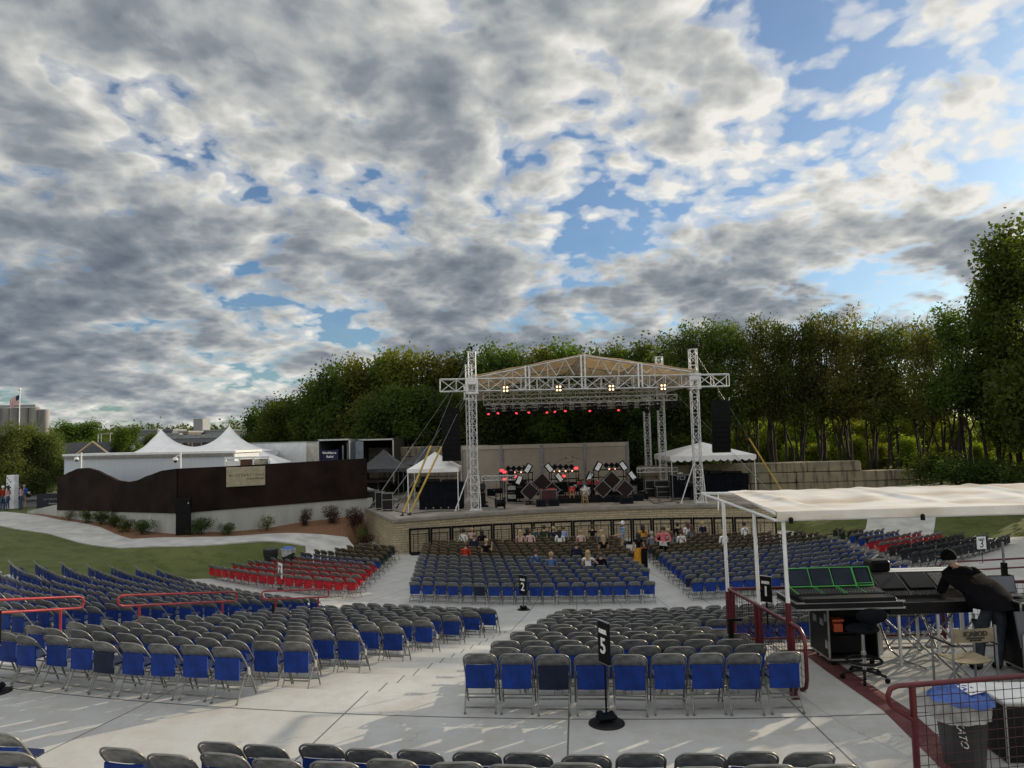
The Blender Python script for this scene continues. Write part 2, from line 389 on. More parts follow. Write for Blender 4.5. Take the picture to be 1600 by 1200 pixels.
def axis(lo, hi, step, far):
    a = []; t = lo
    while t <= hi+1e-6: a.append(t); t += step
    f = step; l = [lo]; h = [hi]
    while h[-1] < far: f *= 1.5; h.append(h[-1]+f)
    f = step
    while l[-1] > -far: f *= 1.5; l.append(l[-1]-f)
    return list(reversed(l[1:]))+a+h[1:]
def grass_mat():
    m = mat('grass_ground', (0.065, 0.088, 0.022), 0.9, var=0.2, scale=0.35, bump=0.8, bscale=35, col2=(0.12, 0.14, 0.045), spec=0.2)
    t = m.node_tree; b = t.nodes['Principled BSDF']; src = b.inputs['Base Color'].links[0].from_socket
    tc = t.nodes.new('ShaderNodeTexCoord'); n = t.nodes.new('ShaderNodeTexNoise'); t.links.new(tc.outputs['Object'], n.inputs['Vector']); n.inputs['Scale'].default_value = 9; n.inputs['Detail'].default_value = 8; n.inputs['Roughness'].default_value = .75
    n3 = t.nodes.new('ShaderNodeTexNoise'); t.links.new(tc.outputs['Object'], n3.inputs['Vector']); n3.inputs['Scale'].default_value = 1.3; n3.inputs['Detail'].default_value = 9; n3.inputs['Roughness'].default_value = .7
    a = mixc(t, ramp(t, n.outputs['Fac'], [(0.4, 0.0), (0.75, 0.6)]), src, (0.14, 0.135, 0.05)); a = mixc(t, ramp(t, n3.outputs['Fac'], [(.46, 0), (.66, .75)]), a, (.045, .062, .018)); t.links.new(a, b.inputs['Base Color'])
    return m
M_GRASS = grass_mat()
def ground():
    xs = axis(-62, 62, 1.0, 3000); ys = axis(-20, 84, 1.0, 3500)
    nx, ny = len(xs), len(ys)
    vs = [(x, y, terr(x, y)) for y in ys for x in xs]
    b = MB(); b.add(vs, [(j*nx+i, j*nx+i+1, (j+1)*nx+i+1, (j+1)*nx+i) for j in range(ny-1) for i in range(nx-1)], 0, None, True)
    tag(b.build('lawn', M_GRASS), kind='structure')
ground()
def strip(name, left, right, m, lift=0.05, sub=10, kind='structure', cross=6):
    # a ribbon draped on the terrain between two polylines of equal length
    b = MB(); P = []
    for k in range(len(left)-1):
        for i in range(sub):
            t = i/sub; P.append((Vector(left[k]).lerp(Vector(left[k+1]), t), Vector(right[k]).lerp(Vector(right[k+1]), t)))
    P.append((Vector(left[-1]), Vector(right[-1]))); vs = []
    for a, c in P:
        for j in range(cross+1):
            q = a.lerp(c, j/cross); vs.append((q.x, q.y, terr(q.x, q.y)+lift))
    n = cross+1
    b.add(vs, [(i*n+j, i*n+j+1, (i+1)*n+j+1, (i+1)*n+j) for i in range(len(P)-1) for j in range(cross)], 0, None, True)
    # edge skirts
    for j in (0, cross):
        for i in range(len(P)-1):
            p, q = Vector(vs[i*n+j]), Vector(vs[(i+1)*n+j]); d = Vector((0, 0, .25)); b.add([p, q, q-d, p-d], [(0, 1, 2, 3)])
    return tag(b.build(name, m), kind=kind)
def gp(px, py, z):   # ground point under a pixel at height z
    d = CM.to_3x3() @ Vector(((px-800)/F, -(py-600)/F, -1)); k = (z-CAMZ)/d.z; return (d.x*k, d.y*k)
M_PATH = mat('path_concrete', (0.44, 0.44, 0.42), 0.9, var=.1, scale=1.2, bump=.3, bscale=60)
# garden path on the left: far end, bend, end at the seats
strip('garden_path', [(-50, 55.5), (-36, 52.5), (-27, 45.8), (-20.6, 39.9), (-17.5, 39.6), (-13.2, 41.4), (-9.6, 42.4), (-7.6, 38.9)],
      [(-50, 51), (-36.5, 48.8), (-26.5, 41.0), (-19.8, 37.2), (-17, 37.4), (-13.5, 38.9), (-11.2, 39.6), (-10.3, 36.6)], M_PATH)
M_MULCH = mat('mulch', (0.10, 0.045, 0.02), 0.95, var=.25, scale=14, bump=1.0, bscale=40, col2=(0.23, 0.12, 0.06))
strip('mulch_bed', [(-33, 49.6), (-27, 45.85), (-20.6, 39.95), (-17.5, 39.65), (-13.2, 41.45), (-9.6, 42.45), (-7.5, 38.9)],
      [(-32.5, 51.5), (-27, 48.5), (-19.0, 42.0), (-17.5, 42.5), (-12.5, 45.0), (-8.8, 46.5), (-6.2, 39.9)], M_MULCH, lift=0.03)
strip('garden_path', [(17.8, 40.2), (20.0, 42.6), (22.5, 47), (24.5, 53)], [(21.2, 36.9), (22.6, 40.4), (25.3, 44.5), (28.5, 50)], M_PATH)
M_ASPH = mat('asphalt', (0.07, 0.07, 0.07), 0.9, var=.15, scale=2, bump=.4, bscale=80)
strip('parking_lot', [(-150, 56), (-95, 56), (-60, 56), (-34, 56)], [(-190, 130), (-120, 130), (-70, 120), (-40, 100)], M_ASPH, lift=0.04, cross=14)
# ---------------- folding chairs ----------------
M_STEEL = mat('chair_grey_steel', (0.20, 0.205, 0.20), 0.42, 0.3, var=.2, scale=9, rnd=.14, bump=.05)
M_LEG = mat('chair_leg_steel', (0.20, 0.20, 0.19), 0.38, 0.5, var=.15, scale=8)
M_TAN = mat('chair_tan_steel', (0.15, 0.115, 0.07), 0.42, 0.3, var=.1, scale=6)
def vinyl(n, c): return mat(n, c, 0.6, 0, var=.18, scale=5, bump=.2, bscale=300, rnd=.16, spec=.25)
VIN = {'blue': vinyl('vinyl_blue', (0.005, 0.031, 0.20)), 'navy': vinyl('vinyl_navy', (0.008, 0.014, 0.040)), 'red': vinyl('vinyl_red', (0.34, 0.012, 0.02)),
       'green': vinyl('vinyl_dark_green', (0.010, 0.022, 0.018)), 'black': vinyl('vinyl_charcoal', (0.018, 0.02, 0.024))}
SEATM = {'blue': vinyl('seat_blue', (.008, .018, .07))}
M_DARK = mat('chair_dark_steel', (0.05, 0.052, 0.055), 0.4, 0.3, var=.1, scale=6)
M_TAG = mat('white_tag', (0.8, 0.8, 0.78), 0.5, var=.03)
def up(z):   # uprights lean: position of the frame at height z
    return 0.22 - 0.47*(z/0.79) + 0.05*math.sin(math.pi*z/0.79)
def panel(b, z0, z1, w, yo, th, mi, round_top=False, n=8, bow=0.018, hang=False):
    # curved sheet across the back between the uprights
    rows = []
    nz = 6 if round_top else 3
    for j in range(nz+1):
        z = z0+(z1-z0)*j/nz; ww = w
        if round_top:
            t = max(0.0, (z-(z1-0.115))/0.115); ww = w-0.13*(1-math.sqrt(max(0, 1-t*t)))
        rows.append((z, ww))
    fr = []; bk = []
    for z, ww in rows:
        for i in range(n+1):
            u = -1+2*i/n; y = (min(up(z), -.155) if hang else up(z))+yo+bow*(u*u-1)
            fr.append((u*ww, y, z)); bk.append((u*ww, y-th, z))
    m = n+1; k = len(rows)
    b.add(fr+bk, [(j*m+i, (j+1)*m+i, (j+1)*m+i+1, j*m+i+1) for j in range(k-1) for i in range(n)], mi, None, True)
    o = m*k
    b.add(fr+bk, [(o+j*m+i, o+j*m+i+1, o+(j+1)*m+i+1, o+(j+1)*m+i) for j in range(k-1) for i in range(n)], mi, None, True)
    b.add(fr+bk, [(i, i+1, o+i+1, o+i) for i in range(n)]+[((k-1)*m+i+1, (k-1)*m+i, o+(k-1)*m+i, o+(k-1)*m+i+1) for i in range(n)]
          + [(j*m, o+j*m, o+(j+1)*m, (j+1)*m) for j in range(k-1)]+[(j*m+n, (j+1)*m+n, o+(j+1)*m+n, o+j*m+n) for j in range(k-1)], mi)
def frame_pts(w=0.222):
    pts = []
    for z in (0.02, 0.25, 0.45, 0.60, 0.68): pts.append((-w, up(z), z))
    for i in range(1, 6):
        a = math.pi/2*i/6; z = 0.68+0.105*math.sin(a); pts.append((-w+0.115*(1-math.cos(a)), up(z), z))
    pts.append((-w+.115, up(.785), .785)); pts += [(-p[0], p[1], p[2]) for p in reversed(pts)]
    return pts
def seat_mb(n=6):
    b = MB(); vs = []; fs = []
    # trapezoid pad, rounded front corners, slight dish
    outline = [(-.19, -.135), (.19, -.135), (.205, .10), (.19, .18), (.15, .215), (-.15, .215), (-.19, .18), (-.205, .10)]
    top = [(x, y, .455 - .012*(1-abs(x)/.2)) for x, y in outline]; bot = [(x, y, .425) for x, y in outline]
    k = len(outline); b.add(top+bot, [tuple(range(k)), tuple(range(2*k-1, k-1, -1))]+[(i, k+i, k+(i+1) % k, (i+1) % k) for i in range(k)])
    return b
def chair_meshes():
    d = {}
    b = MB(); b.path(frame_pts(), 0.0125, 6)
    b.tube((-.222, up(.12), .12), (.222, up(.12), .12), .008, 5)
    d['frame'] = b
    b = MB(); panel(b, .615, .775, .212, 0.006, .014, 0, True)
    d['backrest'] = b
    b = MB(); panel(b, .315, .622, .196, 0.004, .020, 0, hang=True)
    d['back_cover'] = b
    d['seat'] = seat_mb()
    for s, k in ((-1, 'l'), (1, 'r')):
        b = MB(); x = s*.205
        b.path([(x, -.235, .005), (x, -.19, .1), (x, -.04, .36), (x, .06, .44)], .0115, 5); b.box((x, -.235, .012), (.026, .03, .022))
        d['leg'+k] = b
        b = MB(); b.path([(s*.207, .05, .40), (s*.213, -.03, .47), (s*.218, up(.56)+.012, .56)], .0075, 4)
        d['foot'+k] = b
    b = MB(); b.box((0, -.205, .075), (.40, .008, .022)); b.box((0, -.145, .185), (.40, .008, .022)); d['stretcher'] = b
    b = MB(); Mx = Matrix.Translation((.245, up(.42)-.02, .40)) @ Matrix.Rotation(R(25), 4, 'X') @ Matrix.Rotation(R(12), 4, 'Y')
    b.box((0, 0, 0), (.035, .006, .13), M=Mx); d['tag'] = b
    return d
CHM = chair_meshes()
def chair_proto(color, frame):
    fm = {'grey': M_STEEL, 'tan': M_TAN, 'dark': M_DARK}[frame]; lm = {'grey': M_LEG, 'tan': M_TAN, 'dark': M_DARK}[frame]
    P = []
    P.append(('frame', CHM['frame'].mesh('frame', lm)))
    P.append(('backrest', CHM['backrest'].mesh('backrest', fm)))
    P.append(('back_cover', CHM['back_cover'].mesh('back_cover', VIN[color])))
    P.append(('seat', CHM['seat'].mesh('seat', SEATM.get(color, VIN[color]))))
    P.append(('leg', CHM['legl'].mesh('leg', lm))); P.append(('leg', CHM['legr'].mesh('leg', lm)))
    P.append(('hinge', CHM['footl'].mesh('hinge', lm))); P.append(('hinge', CHM['footr'].mesh('hinge', lm)))
    P.append(('stretcher', CHM['stretcher'].mesh('stretcher', lm)))
    return P
PROTO = {}
M_TAGMESH = CHM['tag'].mesh('tag', M_TAG)
CHAIRS = []   # (x, y, z, facing, color, frame, section, row, seat, end)
def add(x, y, z, f, color, frame, sec, row, seat, end=False):
    CHAIRS.append((x+random.gauss(0, .014), y+random.gauss(0, .028), z, f+random.gauss(0, .04), color, frame, sec, row, seat, end))
def pick(c): return 'navy' if (c == 'blue' and random.random() < .045) else c
def polar_row(r, th_a, th_b, z, color, frame, sec, row, pitch=.505, fromright=False, tagend=0, skip=None, c=None, altcol=None):
    # th_a = left end, th_b = right end (left-positive angles)
    cx, cy = c or (CX, CY)
    k = pitch/r; th = th_b+k/2 if fromright else th_a-k/2; out = []
    while (th < th_a-k*.4) if fromright else (th > th_b+k*.4):
        out.append(th); th += k if fromright else -k
    out.sort(reverse=True)
    for i, t in enumerate(out):
        x, y = cx-r*math.sin(t), cy-r*math.cos(t)
        if skip and skip(x, y): continue
        col, fm = color, frame
        if altcol and altcol(x, y): col, fm = 'black', 'dark'
        add(x, y, z, -t, pick(col), fm, sec, row, i+1, (tagend == 1 and i == len(out)-1) or (tagend == -1 and i == 0))
for k in range(NR-1, -1, -1):     # upper tier
    r = R0+DR*k+.46 if k < NR-1 else RW-.30
    z = ZF+STEP*(k+1); row = NR-k
    thl = math.atan((CX+.80-.05*(row-1))/34.9)+R(.3)*(row % 2)-R(.3)
    polar_row(r, thl, R(-7) if r > 30.2 else R(-13), z, 'blue', 'grey', 'upper right block', row, .498, skip=(lambda x, y: x > 3.72) if r > 29.8 else None)
    thb = math.atan((CX+4.0)/34.6)-R(.12)*(row-1)-R(.9)*(1-row % 2)
    polar_row(r, R(21.3), thb, z, 'blue', 'grey', 'upper left block', row, .508, fromright=True, tagend=1)
    polar_row(r, R(53), R(25.2), z, 'blue', 'grey', 'far left block by the lawn', row, .51, fromright=True, tagend=1)
for k in (1,):                     # the lowest row stands on the floor in front of the risers
    r = R0+.46-.85*k; row = NR+k; z = bowl_z(r)
    polar_row(r, R(21.3), math.atan((CX+4.0)/34.6)-R(.12)*(row-1)-R(.9)*(1-row % 2), z, 'blue', 'grey', 'upper left block', row, .508, fromright=True, tagend=1)
    polar_row(r, R(53), R(25.2), z, 'blue', 'grey', 'far left block by the lawn', row, .51, fromright=True, tagend=1)
C2 = (C2X, C2Y)
def thx(x, r): return math.asin(max(-1, min(1, (C2X-x)/r)))
for k in range(15):                # floor blocks
    r = 27.35-.84*k; tan = k >= 8; col, fm = ('green', 'tan') if tan else ('blue', 'grey')
    lim = lambda x, y: y > 39.3
    polar_row(r, thx(-4.05-.06*k, r), thx(5.25+.02*k, r), 0, col, fm, 'front centre block', k+1, .508, skip=lim, c=C2)
    polar_row(r, thx(6.25, r), thx(15.7, r), 0, col, fm, 'front right block', k+1, .508, skip=lim, c=C2)
for j in range(10):                # front left, mostly red
    r = 27.35-.86*j; col = 'red' if j < 5 else ('blue' if j < 6 else 'green')
    polar_row(r, R(39.3-.25*j), thx(-6.15+.02*j, r), 0.0, col, 'tan' if j >= 6 else 'grey', 'front left block', j+1, .508, fromright=True, tagend=1, c=C2)
C3 = (3.7, 60.0)
for j in range(9):                 # front right fan
    r = 31.15-.86*j
    col, fm = ('black', 'dark') if j < 3 else (('red', 'grey') if j < 5 else (('blue', 'grey') if j < 7 else ('green', 'tan')))
    polar_row(r, math.asin(max(-1, (3.7-16.6)/r)), R(-41+.75*j), 0.0, col, fm, 'front right fan block', j+1, .508, altcol=lambda x, y: x > 21.2, c=C3)
# two rows behind the walkway, nearest the camera
polar_row(37.97, math.atan((CX+3.25)/37.7), R(1.25), 2.5, 'blue', 'grey', 'row nearest the camera', 1, .508)
polar_row(38.70, math.atan((CX+3.95)/38.6), R(1.3), 2.70, 'blue', 'grey', 'bottom edge row', 1, .508)
add(-5.33, 7.98, 2.5, R(-13), 'blue', 'grey', 'walkway corner', 1, 1); add(-4.62, 7.08, 2.68, R(-12), 'blue', 'grey', 'walkway corner', 1, 2)
ICM = CM.inverted()
def proj(p):
    q = ICM @ Vector(p)
    if q.z > -.3: return None
    return (800+F*q.x/-q.z, 600-F*q.y/-q.z, -q.z)
vis = []
for i, c in enumerate(CHAIRS):
    q = proj((c[0], c[1], c[2]+.7))
    if q and -25 < q[0] < 1625 and q[1] < 1206: vis.append((q[2], i))
vis.sort(); NEAR = set(i for _, i in vis[:300])
VISIBLE = set(i for _, i in vis)
SECN = {'upper right block': 'riser five block', 'upper left block': 'upper left block', 'far left block by the lawn': 'lawn-side block',
        'front centre block': 'front centre block', 'front right block': 'front right block', 'front left block': 'front left block', 'front right fan block': 'front right fan'}
def build_chairs():
    far = {}
    for i, c in enumerate(CHAIRS):
        x, y, z, f, color, fm, sec, row, seat, end = c
        if i not in VISIBLE: continue
        if i in NEAR:
            key = (color, fm)
            if key not in PROTO: PROTO[key] = chair_proto(*key)
            cn = {'blue': 'blue-backed folding chair', 'navy': 'folding chair with dark navy back', 'red': 'folding chair with red back', 'green': 'tan folding chair', 'black': 'black folding chair'}[color]
            if sec in ('row nearest the camera', 'bottom edge row', 'walkway corner'):
                lab = f'{cn}, {ordn(seat)} from left, {sec}'
            else: lab = f'{cn}, {ordn(seat)} from left, {ordn(row)} row from back, {SECN[sec]}'
            o = empty('folding_chair', (x, y, z), f, lab, 'chair', 'folding chairs set out in curved rows')
            for nme, me in PROTO[key]:
                p = bpy.data.objects.new(nme, me); COL.objects.link(p); p.parent = o
            if end: p = bpy.data.objects.new('tag', M_TAGMESH); COL.objects.link(p); p.parent = o
        else:
            far.setdefault((color, fm), []).append(c)
    # the rest: one object
    import numpy as np
    V = []; Fc = []; MI = []; off = 0
    mats = [M_STEEL, M_TAN, M_DARK, M_LEG, VIN['blue'], VIN['navy'], VIN['red'], VIN['green'], VIN['black'], M_TAG, SEATM['blue']]
    fi = {'grey': 0, 'tan': 1, 'dark': 2}; li = {'grey': 3, 'tan': 1, 'dark': 2}; ci = {'blue': 4, 'navy': 5, 'red': 6, 'green': 7, 'black': 8}
    for (color, fm), L in far.items():
        b = MB(); b.path([p for q, p in enumerate(frame_pts()) if q not in (1, 6, 8, 13, 15, 20)], .0125, 4, li[fm]); panel(b, .615, .775, .212, .006, .014, fi[fm], True, 4); panel(b, .315, .622, .196, .004, .02, ci[color], False, 2, hang=True)
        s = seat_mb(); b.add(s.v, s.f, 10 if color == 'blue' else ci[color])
        for sx in (-1, 1): b.tube((sx*.205, -.235, 0), (sx*.205, .06, .44), .0115, 4, li[fm])
        b.box((0, -.205, .075), (.40, .008, .022), li[fm]); b.box((0, -.145, .185), (.40, .008, .022), li[fm])
        base = np.array([tuple(v) for v in b.v])
        b2 = MB(); b2.add(b.v, b.f); 
        tg = CHM['tag']; tv = np.array([tuple(v) for v in tg.v])
        for c in L:
            ca, sa = math.cos(c[3]), math.sin(c[3]); Rm = np.array([[ca, -sa, 0], [sa, ca, 0], [0, 0, 1]])
            V.append(base @ Rm.T + np.array([c[0], c[1], c[2]])); Fc += [[off+j for j in f] for f in b.f]; MI += b.m; off += len(base)
            if c[9]: V.append(tv @ Rm.T + np.array([c[0], c[1], c[2]])); Fc += [[off+j for j in f] for f in tg.f]; MI += [9]*len(tg.f); off += len(tv)
    V = np.concatenate(V)
    me = bpy.data.meshes.new('folding_chair_rows'); me.from_pydata(V.tolist(), [], Fc)
    for m in mats: me.materials.append(m)
    me.polygons.foreach_set('material_index', MI); me.update()
    o = bpy.data.objects.new('folding_chair_rows', me); COL.objects.link(o)
    tag(o, 'far rows of grey and tan folding chairs filling the floor before the stage', 'chairs', 'folding chairs set out in curved rows', 'stuff')
    print('chairs', len(CHAIRS), 'visible', len(VISIBLE), 'near', len(NEAR))
build_chairs()
# ---------------- materials of the stage ----------------
def stone_mat(name, bw, bh, c1, c2, mortar, msize=.012, axis='wall', bump=.6):
    m = bpy.data.materials.new(name); m.use_nodes = True; t = m.node_tree; b = t.nodes['Principled BSDF']; b.inputs['Roughness'].default_value = .9
    g = t.nodes.new('ShaderNodeNewGeometry'); sp = t.nodes.new('ShaderNodeSeparateXYZ'); t.links.new(g.outputs['Position'], sp.inputs[0])
    u = math_(t, 'ADD', sp.outputs[0], math_(t, 'MULTIPLY', sp.outputs[1], .9))
    n = t.nodes.new('ShaderNodeTexNoise'); n.inputs['Scale'].default_value = 1.3; t.links.new(g.outputs['Position'], n.inputs['Vector'])
    zz = math_(t, 'ADD', sp.outputs[2], math_(t, 'MULTIPLY', n.outputs['Fac'], .05))
    cb = t.nodes.new('ShaderNodeCombineXYZ'); t.links.new(u, cb.inputs[0]); t.links.new(zz, cb.inputs[1])
    br = t.nodes.new('ShaderNodeTexBrick'); t.links.new(cb.outputs[0], br.inputs[0]); br.inputs['Scale'].default_value = 1; br.inputs['Brick Width'].default_value = bw; br.inputs['Row Height'].default_value = bh
    br.inputs['Mortar Size'].default_value = msize; br.inputs['Color1'].default_value = (*c1, 1); br.inputs['Color2'].default_value = (*c2, 1); br.inputs['Mortar'].default_value = (*mortar, 1); br.inputs['Bias'].default_value = 0.0
    br.offset = .37; br.squash = .7; br.squash_frequency = 3
    n2 = t.nodes.new('ShaderNodeTexNoise'); n2.inputs['Scale'].default_value = 7; n2.inputs['Detail'].default_value = 8; t.links.new(g.outputs['Position'], n2.inputs['Vector'])
    a = mixc(t, ramp(t, n2.outputs['Fac'], [(.3, 0), (.75, .5)]), br.outputs['Color'], tuple(c*.55 for c in c1)); t.links.new(a, b.inputs['Base Color'])
    bp = t.nodes.new('ShaderNodeBump'); bp.inputs['Strength'].default_value = bump; bp.inputs['Distance'].default_value = .03
    h = math_(t, 'SUBTRACT', math_(t, 'MULTIPLY', n2.outputs['Fac'], .6), br.outputs['Fac']); t.links.new(h, bp.inputs['Height']); t.links.new(bp.outputs[0], b.inputs['Normal'])
    return m
M_VENEER = stone_mat('stage_wall_stone', .62, .125, (.52, .43, .27), (.38, .32, .22), (.15, .12, .09), .014)
M_BLOCK = stone_mat('limestone_block', 50, 50, (.36, .29, .16), (.36, .29, .16), (.1, .1, .1), 0, bump=.8)
M_CAP = mat('stone_cap', (.24, .22, .19), .85, var=.1, scale=2, bump=.3)
M_DECK = mat('stage_deck', (.30, .27, .23), .85, var=.18, scale=1.2, bump=.2)
M_WALLC = mat('wall_concrete', (.33, .34, .32), .9, var=.14, scale=1.1, bump=.3, bscale=25, col2=(.45, .46, .43), stretch=(1, 1, .4))
M_BROWN = mat('brown_steel_panel', (.017, .0095, .0075), .8, .0, var=.25, scale=.8, spec=.15)
M_BLACK = mat('black_paint', (.005, .005, .006), .6, var=.15, scale=5, spec=.15)
M_BLK2 = mat('black_fabric', (.007, .009, .013), .9, var=.2, scale=3, spec=.1)
M_BLK3 = mat('black_plastic', (.009, .009, .010), .5, var=.15, scale=9, bump=.05, spec=.25)
M_ALU = mat('truss_aluminium', (.66, .67, .67), .42, .25, var=.1, scale=6)
M_WHITE = mat('white_vinyl', (.78, .78, .78), .5, var=.04, scale=2)
M_WHITEP = mat('white_paint', (.74, .75, .75), .45, var=.05, scale=3)
M_TANF = mat('tan_roof_fabric', (.68, .58, .43), .7, var=.08, scale=2, trans=.5)
M_YEL = mat('yellow_strap', (.52, .36, .07), .7, var=.1)
M_WIRE = mat('steel_cable', (.22, .22, .22), .4, .6)
M_WOOD = mat('light_wood', (.42, .26, .12), .6, var=.15, scale=8)
M_GREYM = mat('grey_metal', (.25, .26, .27), .45, .5, var=.12, scale=5)
M_EDGE = mat('case_edge_aluminium', (.45, .46, .46), .35, .7, var=.08)
M_BEIGE = mat('beige_panel', (.40, .36, .30), .85, var=.04, scale=1.5)
M_REDG = mat('red_grille', (.014, .004, .005), .9, var=.3, scale=60)
M_REDP = mat('red_shell', (.45, .02, .03), .3, var=.1)
E_RED = mat('lamp_red', (.8, .05, .06), .5, emit=((1, .06, .07), 1.6)); E_WARM = mat('lamp_warm', (1, .8, .5), .5, emit=((1, .74, .42), 2.2)); E_ORG = mat('lamp_orange', (1, .4, .2), .5, emit=((1, .42, .25), 2.6))
E_WHT = mat('lamp_cool', (.7, .72, .7), .5, emit=((.8, .85, .85), .12)); M_CHROME = mat('chrome', (.7, .7, .7), .15, 1.0)
# ---------------- stage ----------------
ZS = 1.85
FR = [(-6.5, 39.24), (-4.35, 40.3), (-2.33, 41.25), (0.9, 42.2), (4.26, 42.8), (7.61, 42.95), (10.87, 42.75), (14.92, 42.1)]
BK = [(16.5, 58), (-12.5, 58), (-10.07, 48.0)]
def offs(poly, d):   # grow a polygon outward (ccw seen from above, poly given counter-clockwise)
    n = len(poly); out = []
    for i in range(n):
        p0, p1, p2 = Vector(poly[i-1]), Vector(poly[i]), Vector(poly[(i+1) % n])
        a = (p1-p0).normalized(); b_ = (p2-p1).normalized(); na = Vector((a.y, -a.x)); nb = Vector((b_.y, -b_.x)); m = (na+nb); m = m/m.length_squared*2 if m.length > .1 else na
        out.append(tuple(p1+m*d))
    return out
poly = FR+BK
st = empty('stage_platform', (4, 45, 0), 0, 'raised stone-faced concert stage with a grey cap along its front', 'stage')
def rel(p, o=(4, 45)): return (p[0]-o[0], p[1]-o[1])
inner = offs(poly, -.10)
b = MB(); b.prism([rel(p) for p in inner], -.4, ZS-.16); b.build('wall', M_VENEER, st)
b = MB(); b.prism([rel(p) for p in poly], ZS-.16, ZS-.004); b.build('cap', M_CAP, st)
b = MB(); b.prism([rel(p) for p in offs(poly, -.45)], ZS-.1, ZS); b.build('deck', M_DECK, st)
# cantilevered dark vents? the barrier in front of the wall
def barrier(x0, y0, x1, y1):
    L = math.hypot(x1-x0, y1-y0); o = empty('crowd_barrier', (x0, y0, 0), math.atan2(y1-y0, x1-x0)); b = MB(); h = 1.33
    for z, t in ((.06, .06), (h-.05, .11)): b.box((L/2, 0, z), (L-.02, .05, t))
    for x in (.06, L-.06): b.box((x, 0, h/2), (.10, .05, h))
    b.build('frame', M_BLACK, o)
    b = MB(); b.box((L/2, .0, h*.76), (L-.14, .03, .035)); 
    for x in (L*.22, L*.42, L*.80): b.box((x, 0, h*.38+.03), (.03, .028, h*.76-.06))
    b.box((L*.42, 0, h*.88), (.03, .028, h*.22)); b.build('bars', M_BLACK, o)
    b = MB(); b.box((L/2, -.30, .02), (L-.1, .6, .03)); b.build('step_plate', M_BLACK, o)
    return o
fpts = [(-5.68, 39.45)]
def fy(x): return 39.45+1.9*(1-((x-6.2)/11.9)**2) if x < 6.2 else 41.35-.9*((x-6.2)/8)**2
nb = 18; prev = (-5.68, fy(-5.68))
for i in range(nb):
    x = -5.68+(14.2+5.68)*(i+1)/nb; cur = (x, fy(x))
    o = barrier(*prev, *cur)
    tag(o, f'black steel crowd barrier, {ordn(i+1)} from the left along the stage front', 'barrier', 'crowd barriers below the stage'); prev = cur
# ---------------- trusses ----------------
def truss(b, p, q, w, seg, r=.03, rd=.015, h=None, n=5, mi=0):
    p, q = Vector(p), Vector(q); d = (q-p); L = d.length; Z = d/L; ref = Vector((0, 0, 1)) if abs(Z.z) < .9 else Vector((0, 1, 0))
    X = Z.cross(ref).normalized(); Y = X.cross(Z); h = h or w; k = max(1, round(L/seg))
    C = [X*w/2+Y*h/2, -X*w/2+Y*h/2, -X*w/2-Y*h/2, X*w/2-Y*h/2]
    for c in C: b.tube(p+c, q+c, r, n, mi)
    for i in range(k+1):
        a = p+d*i/k
        for j in range(4): b.tube(a+C[j], a+C[(j+1) % 4], rd, 4, mi, caps=False)
    for i in range(k):
        a, c = p+d*i/k, p+d*(i+1)/k
        for j in range(4):
            u, v = (j, (j+1) % 4) if i % 2 else ((j+1) % 4, j)
            b.tube(a+C[u], c+C[v], rd, 4, mi, caps=False)
TW = [(-2.33, 43.1, 11.1), (10.92, 44.1, 11.0)]
tl = ['silver truss tower at the front left corner of the stage', 'silver truss tower at the front right corner of the stage',
      'silver truss tower at the middle of the stage right side', 'silver truss tower at the back right of the stage', 'silver truss tower behind the front left tower']
for i, (x, y, zt, w, front) in enumerate([(-2.33, 43.1, 11.1, .42, 1), (10.92, 44.1, 11.0, .42, 1), (10.1, 50.2, 11.2, .42, 0), (10.35, 57, 11.2, .42, 0), (-2.95, 50.2, 11.0, .42, 0)]):
    o = empty('truss_tower', (x, y, ZS), 0, tl[i], 'truss tower', 'truss towers holding the roof')
    b = MB(); truss(b, (0, 0, .05), (0, 0, zt-ZS), w, .48, .032, .016); b.build('mast', M_ALU, o)
    b = MB(); b.box((0, 0, .02), (.6, .6, .04)); b.build('base_plate', M_ALU, o)
    b = MB(); b.box((0, 0, 7.2), (.66, .66, .82)); b2 = MB()
    for sx in (-1, 1):
        for sy in (-1, 1): b2.box((sx*.29, sy*.29, 7.2), (.10, .10, .86))
    for z in (6.8, 7.62):
        b2.box((0, -.31, z), (.72, .02, .12)); b2.box((0, .31, z), (.72, .02, .12)); b2.box((-.33, 0, z), (.02, .6, .12)); b2.box((.33, 0, z), (.02, .6, .12))
    b2.box((0, -.335, 7.45), (.5, .015, .3)); b2.build('sleeve_block', M_ALU, o)
    b = MB()
    for sx in ((-1, 1) if front else (-1,)):
        b.tube((sx*.25, -.1, 2.3), (sx*(1.25 if sx*x < 0 or True else .4)*(.9 if sx < 0 else .28), -.3, .04), .035, 6); b.box((sx*(1.12 if sx < 0 else .35), -.3, .03), (.16, .16, .05))
    if front: b.build('outrigger', M_ALU, o)
    b = MB(); b.tube((0, 0, zt-ZS), (0, 0, zt-ZS+.25), .05, 6); b.box((0, 0, zt-ZS+.22), (.12, .5, .12)); b.build('pulley_head', M_BLACK, o)
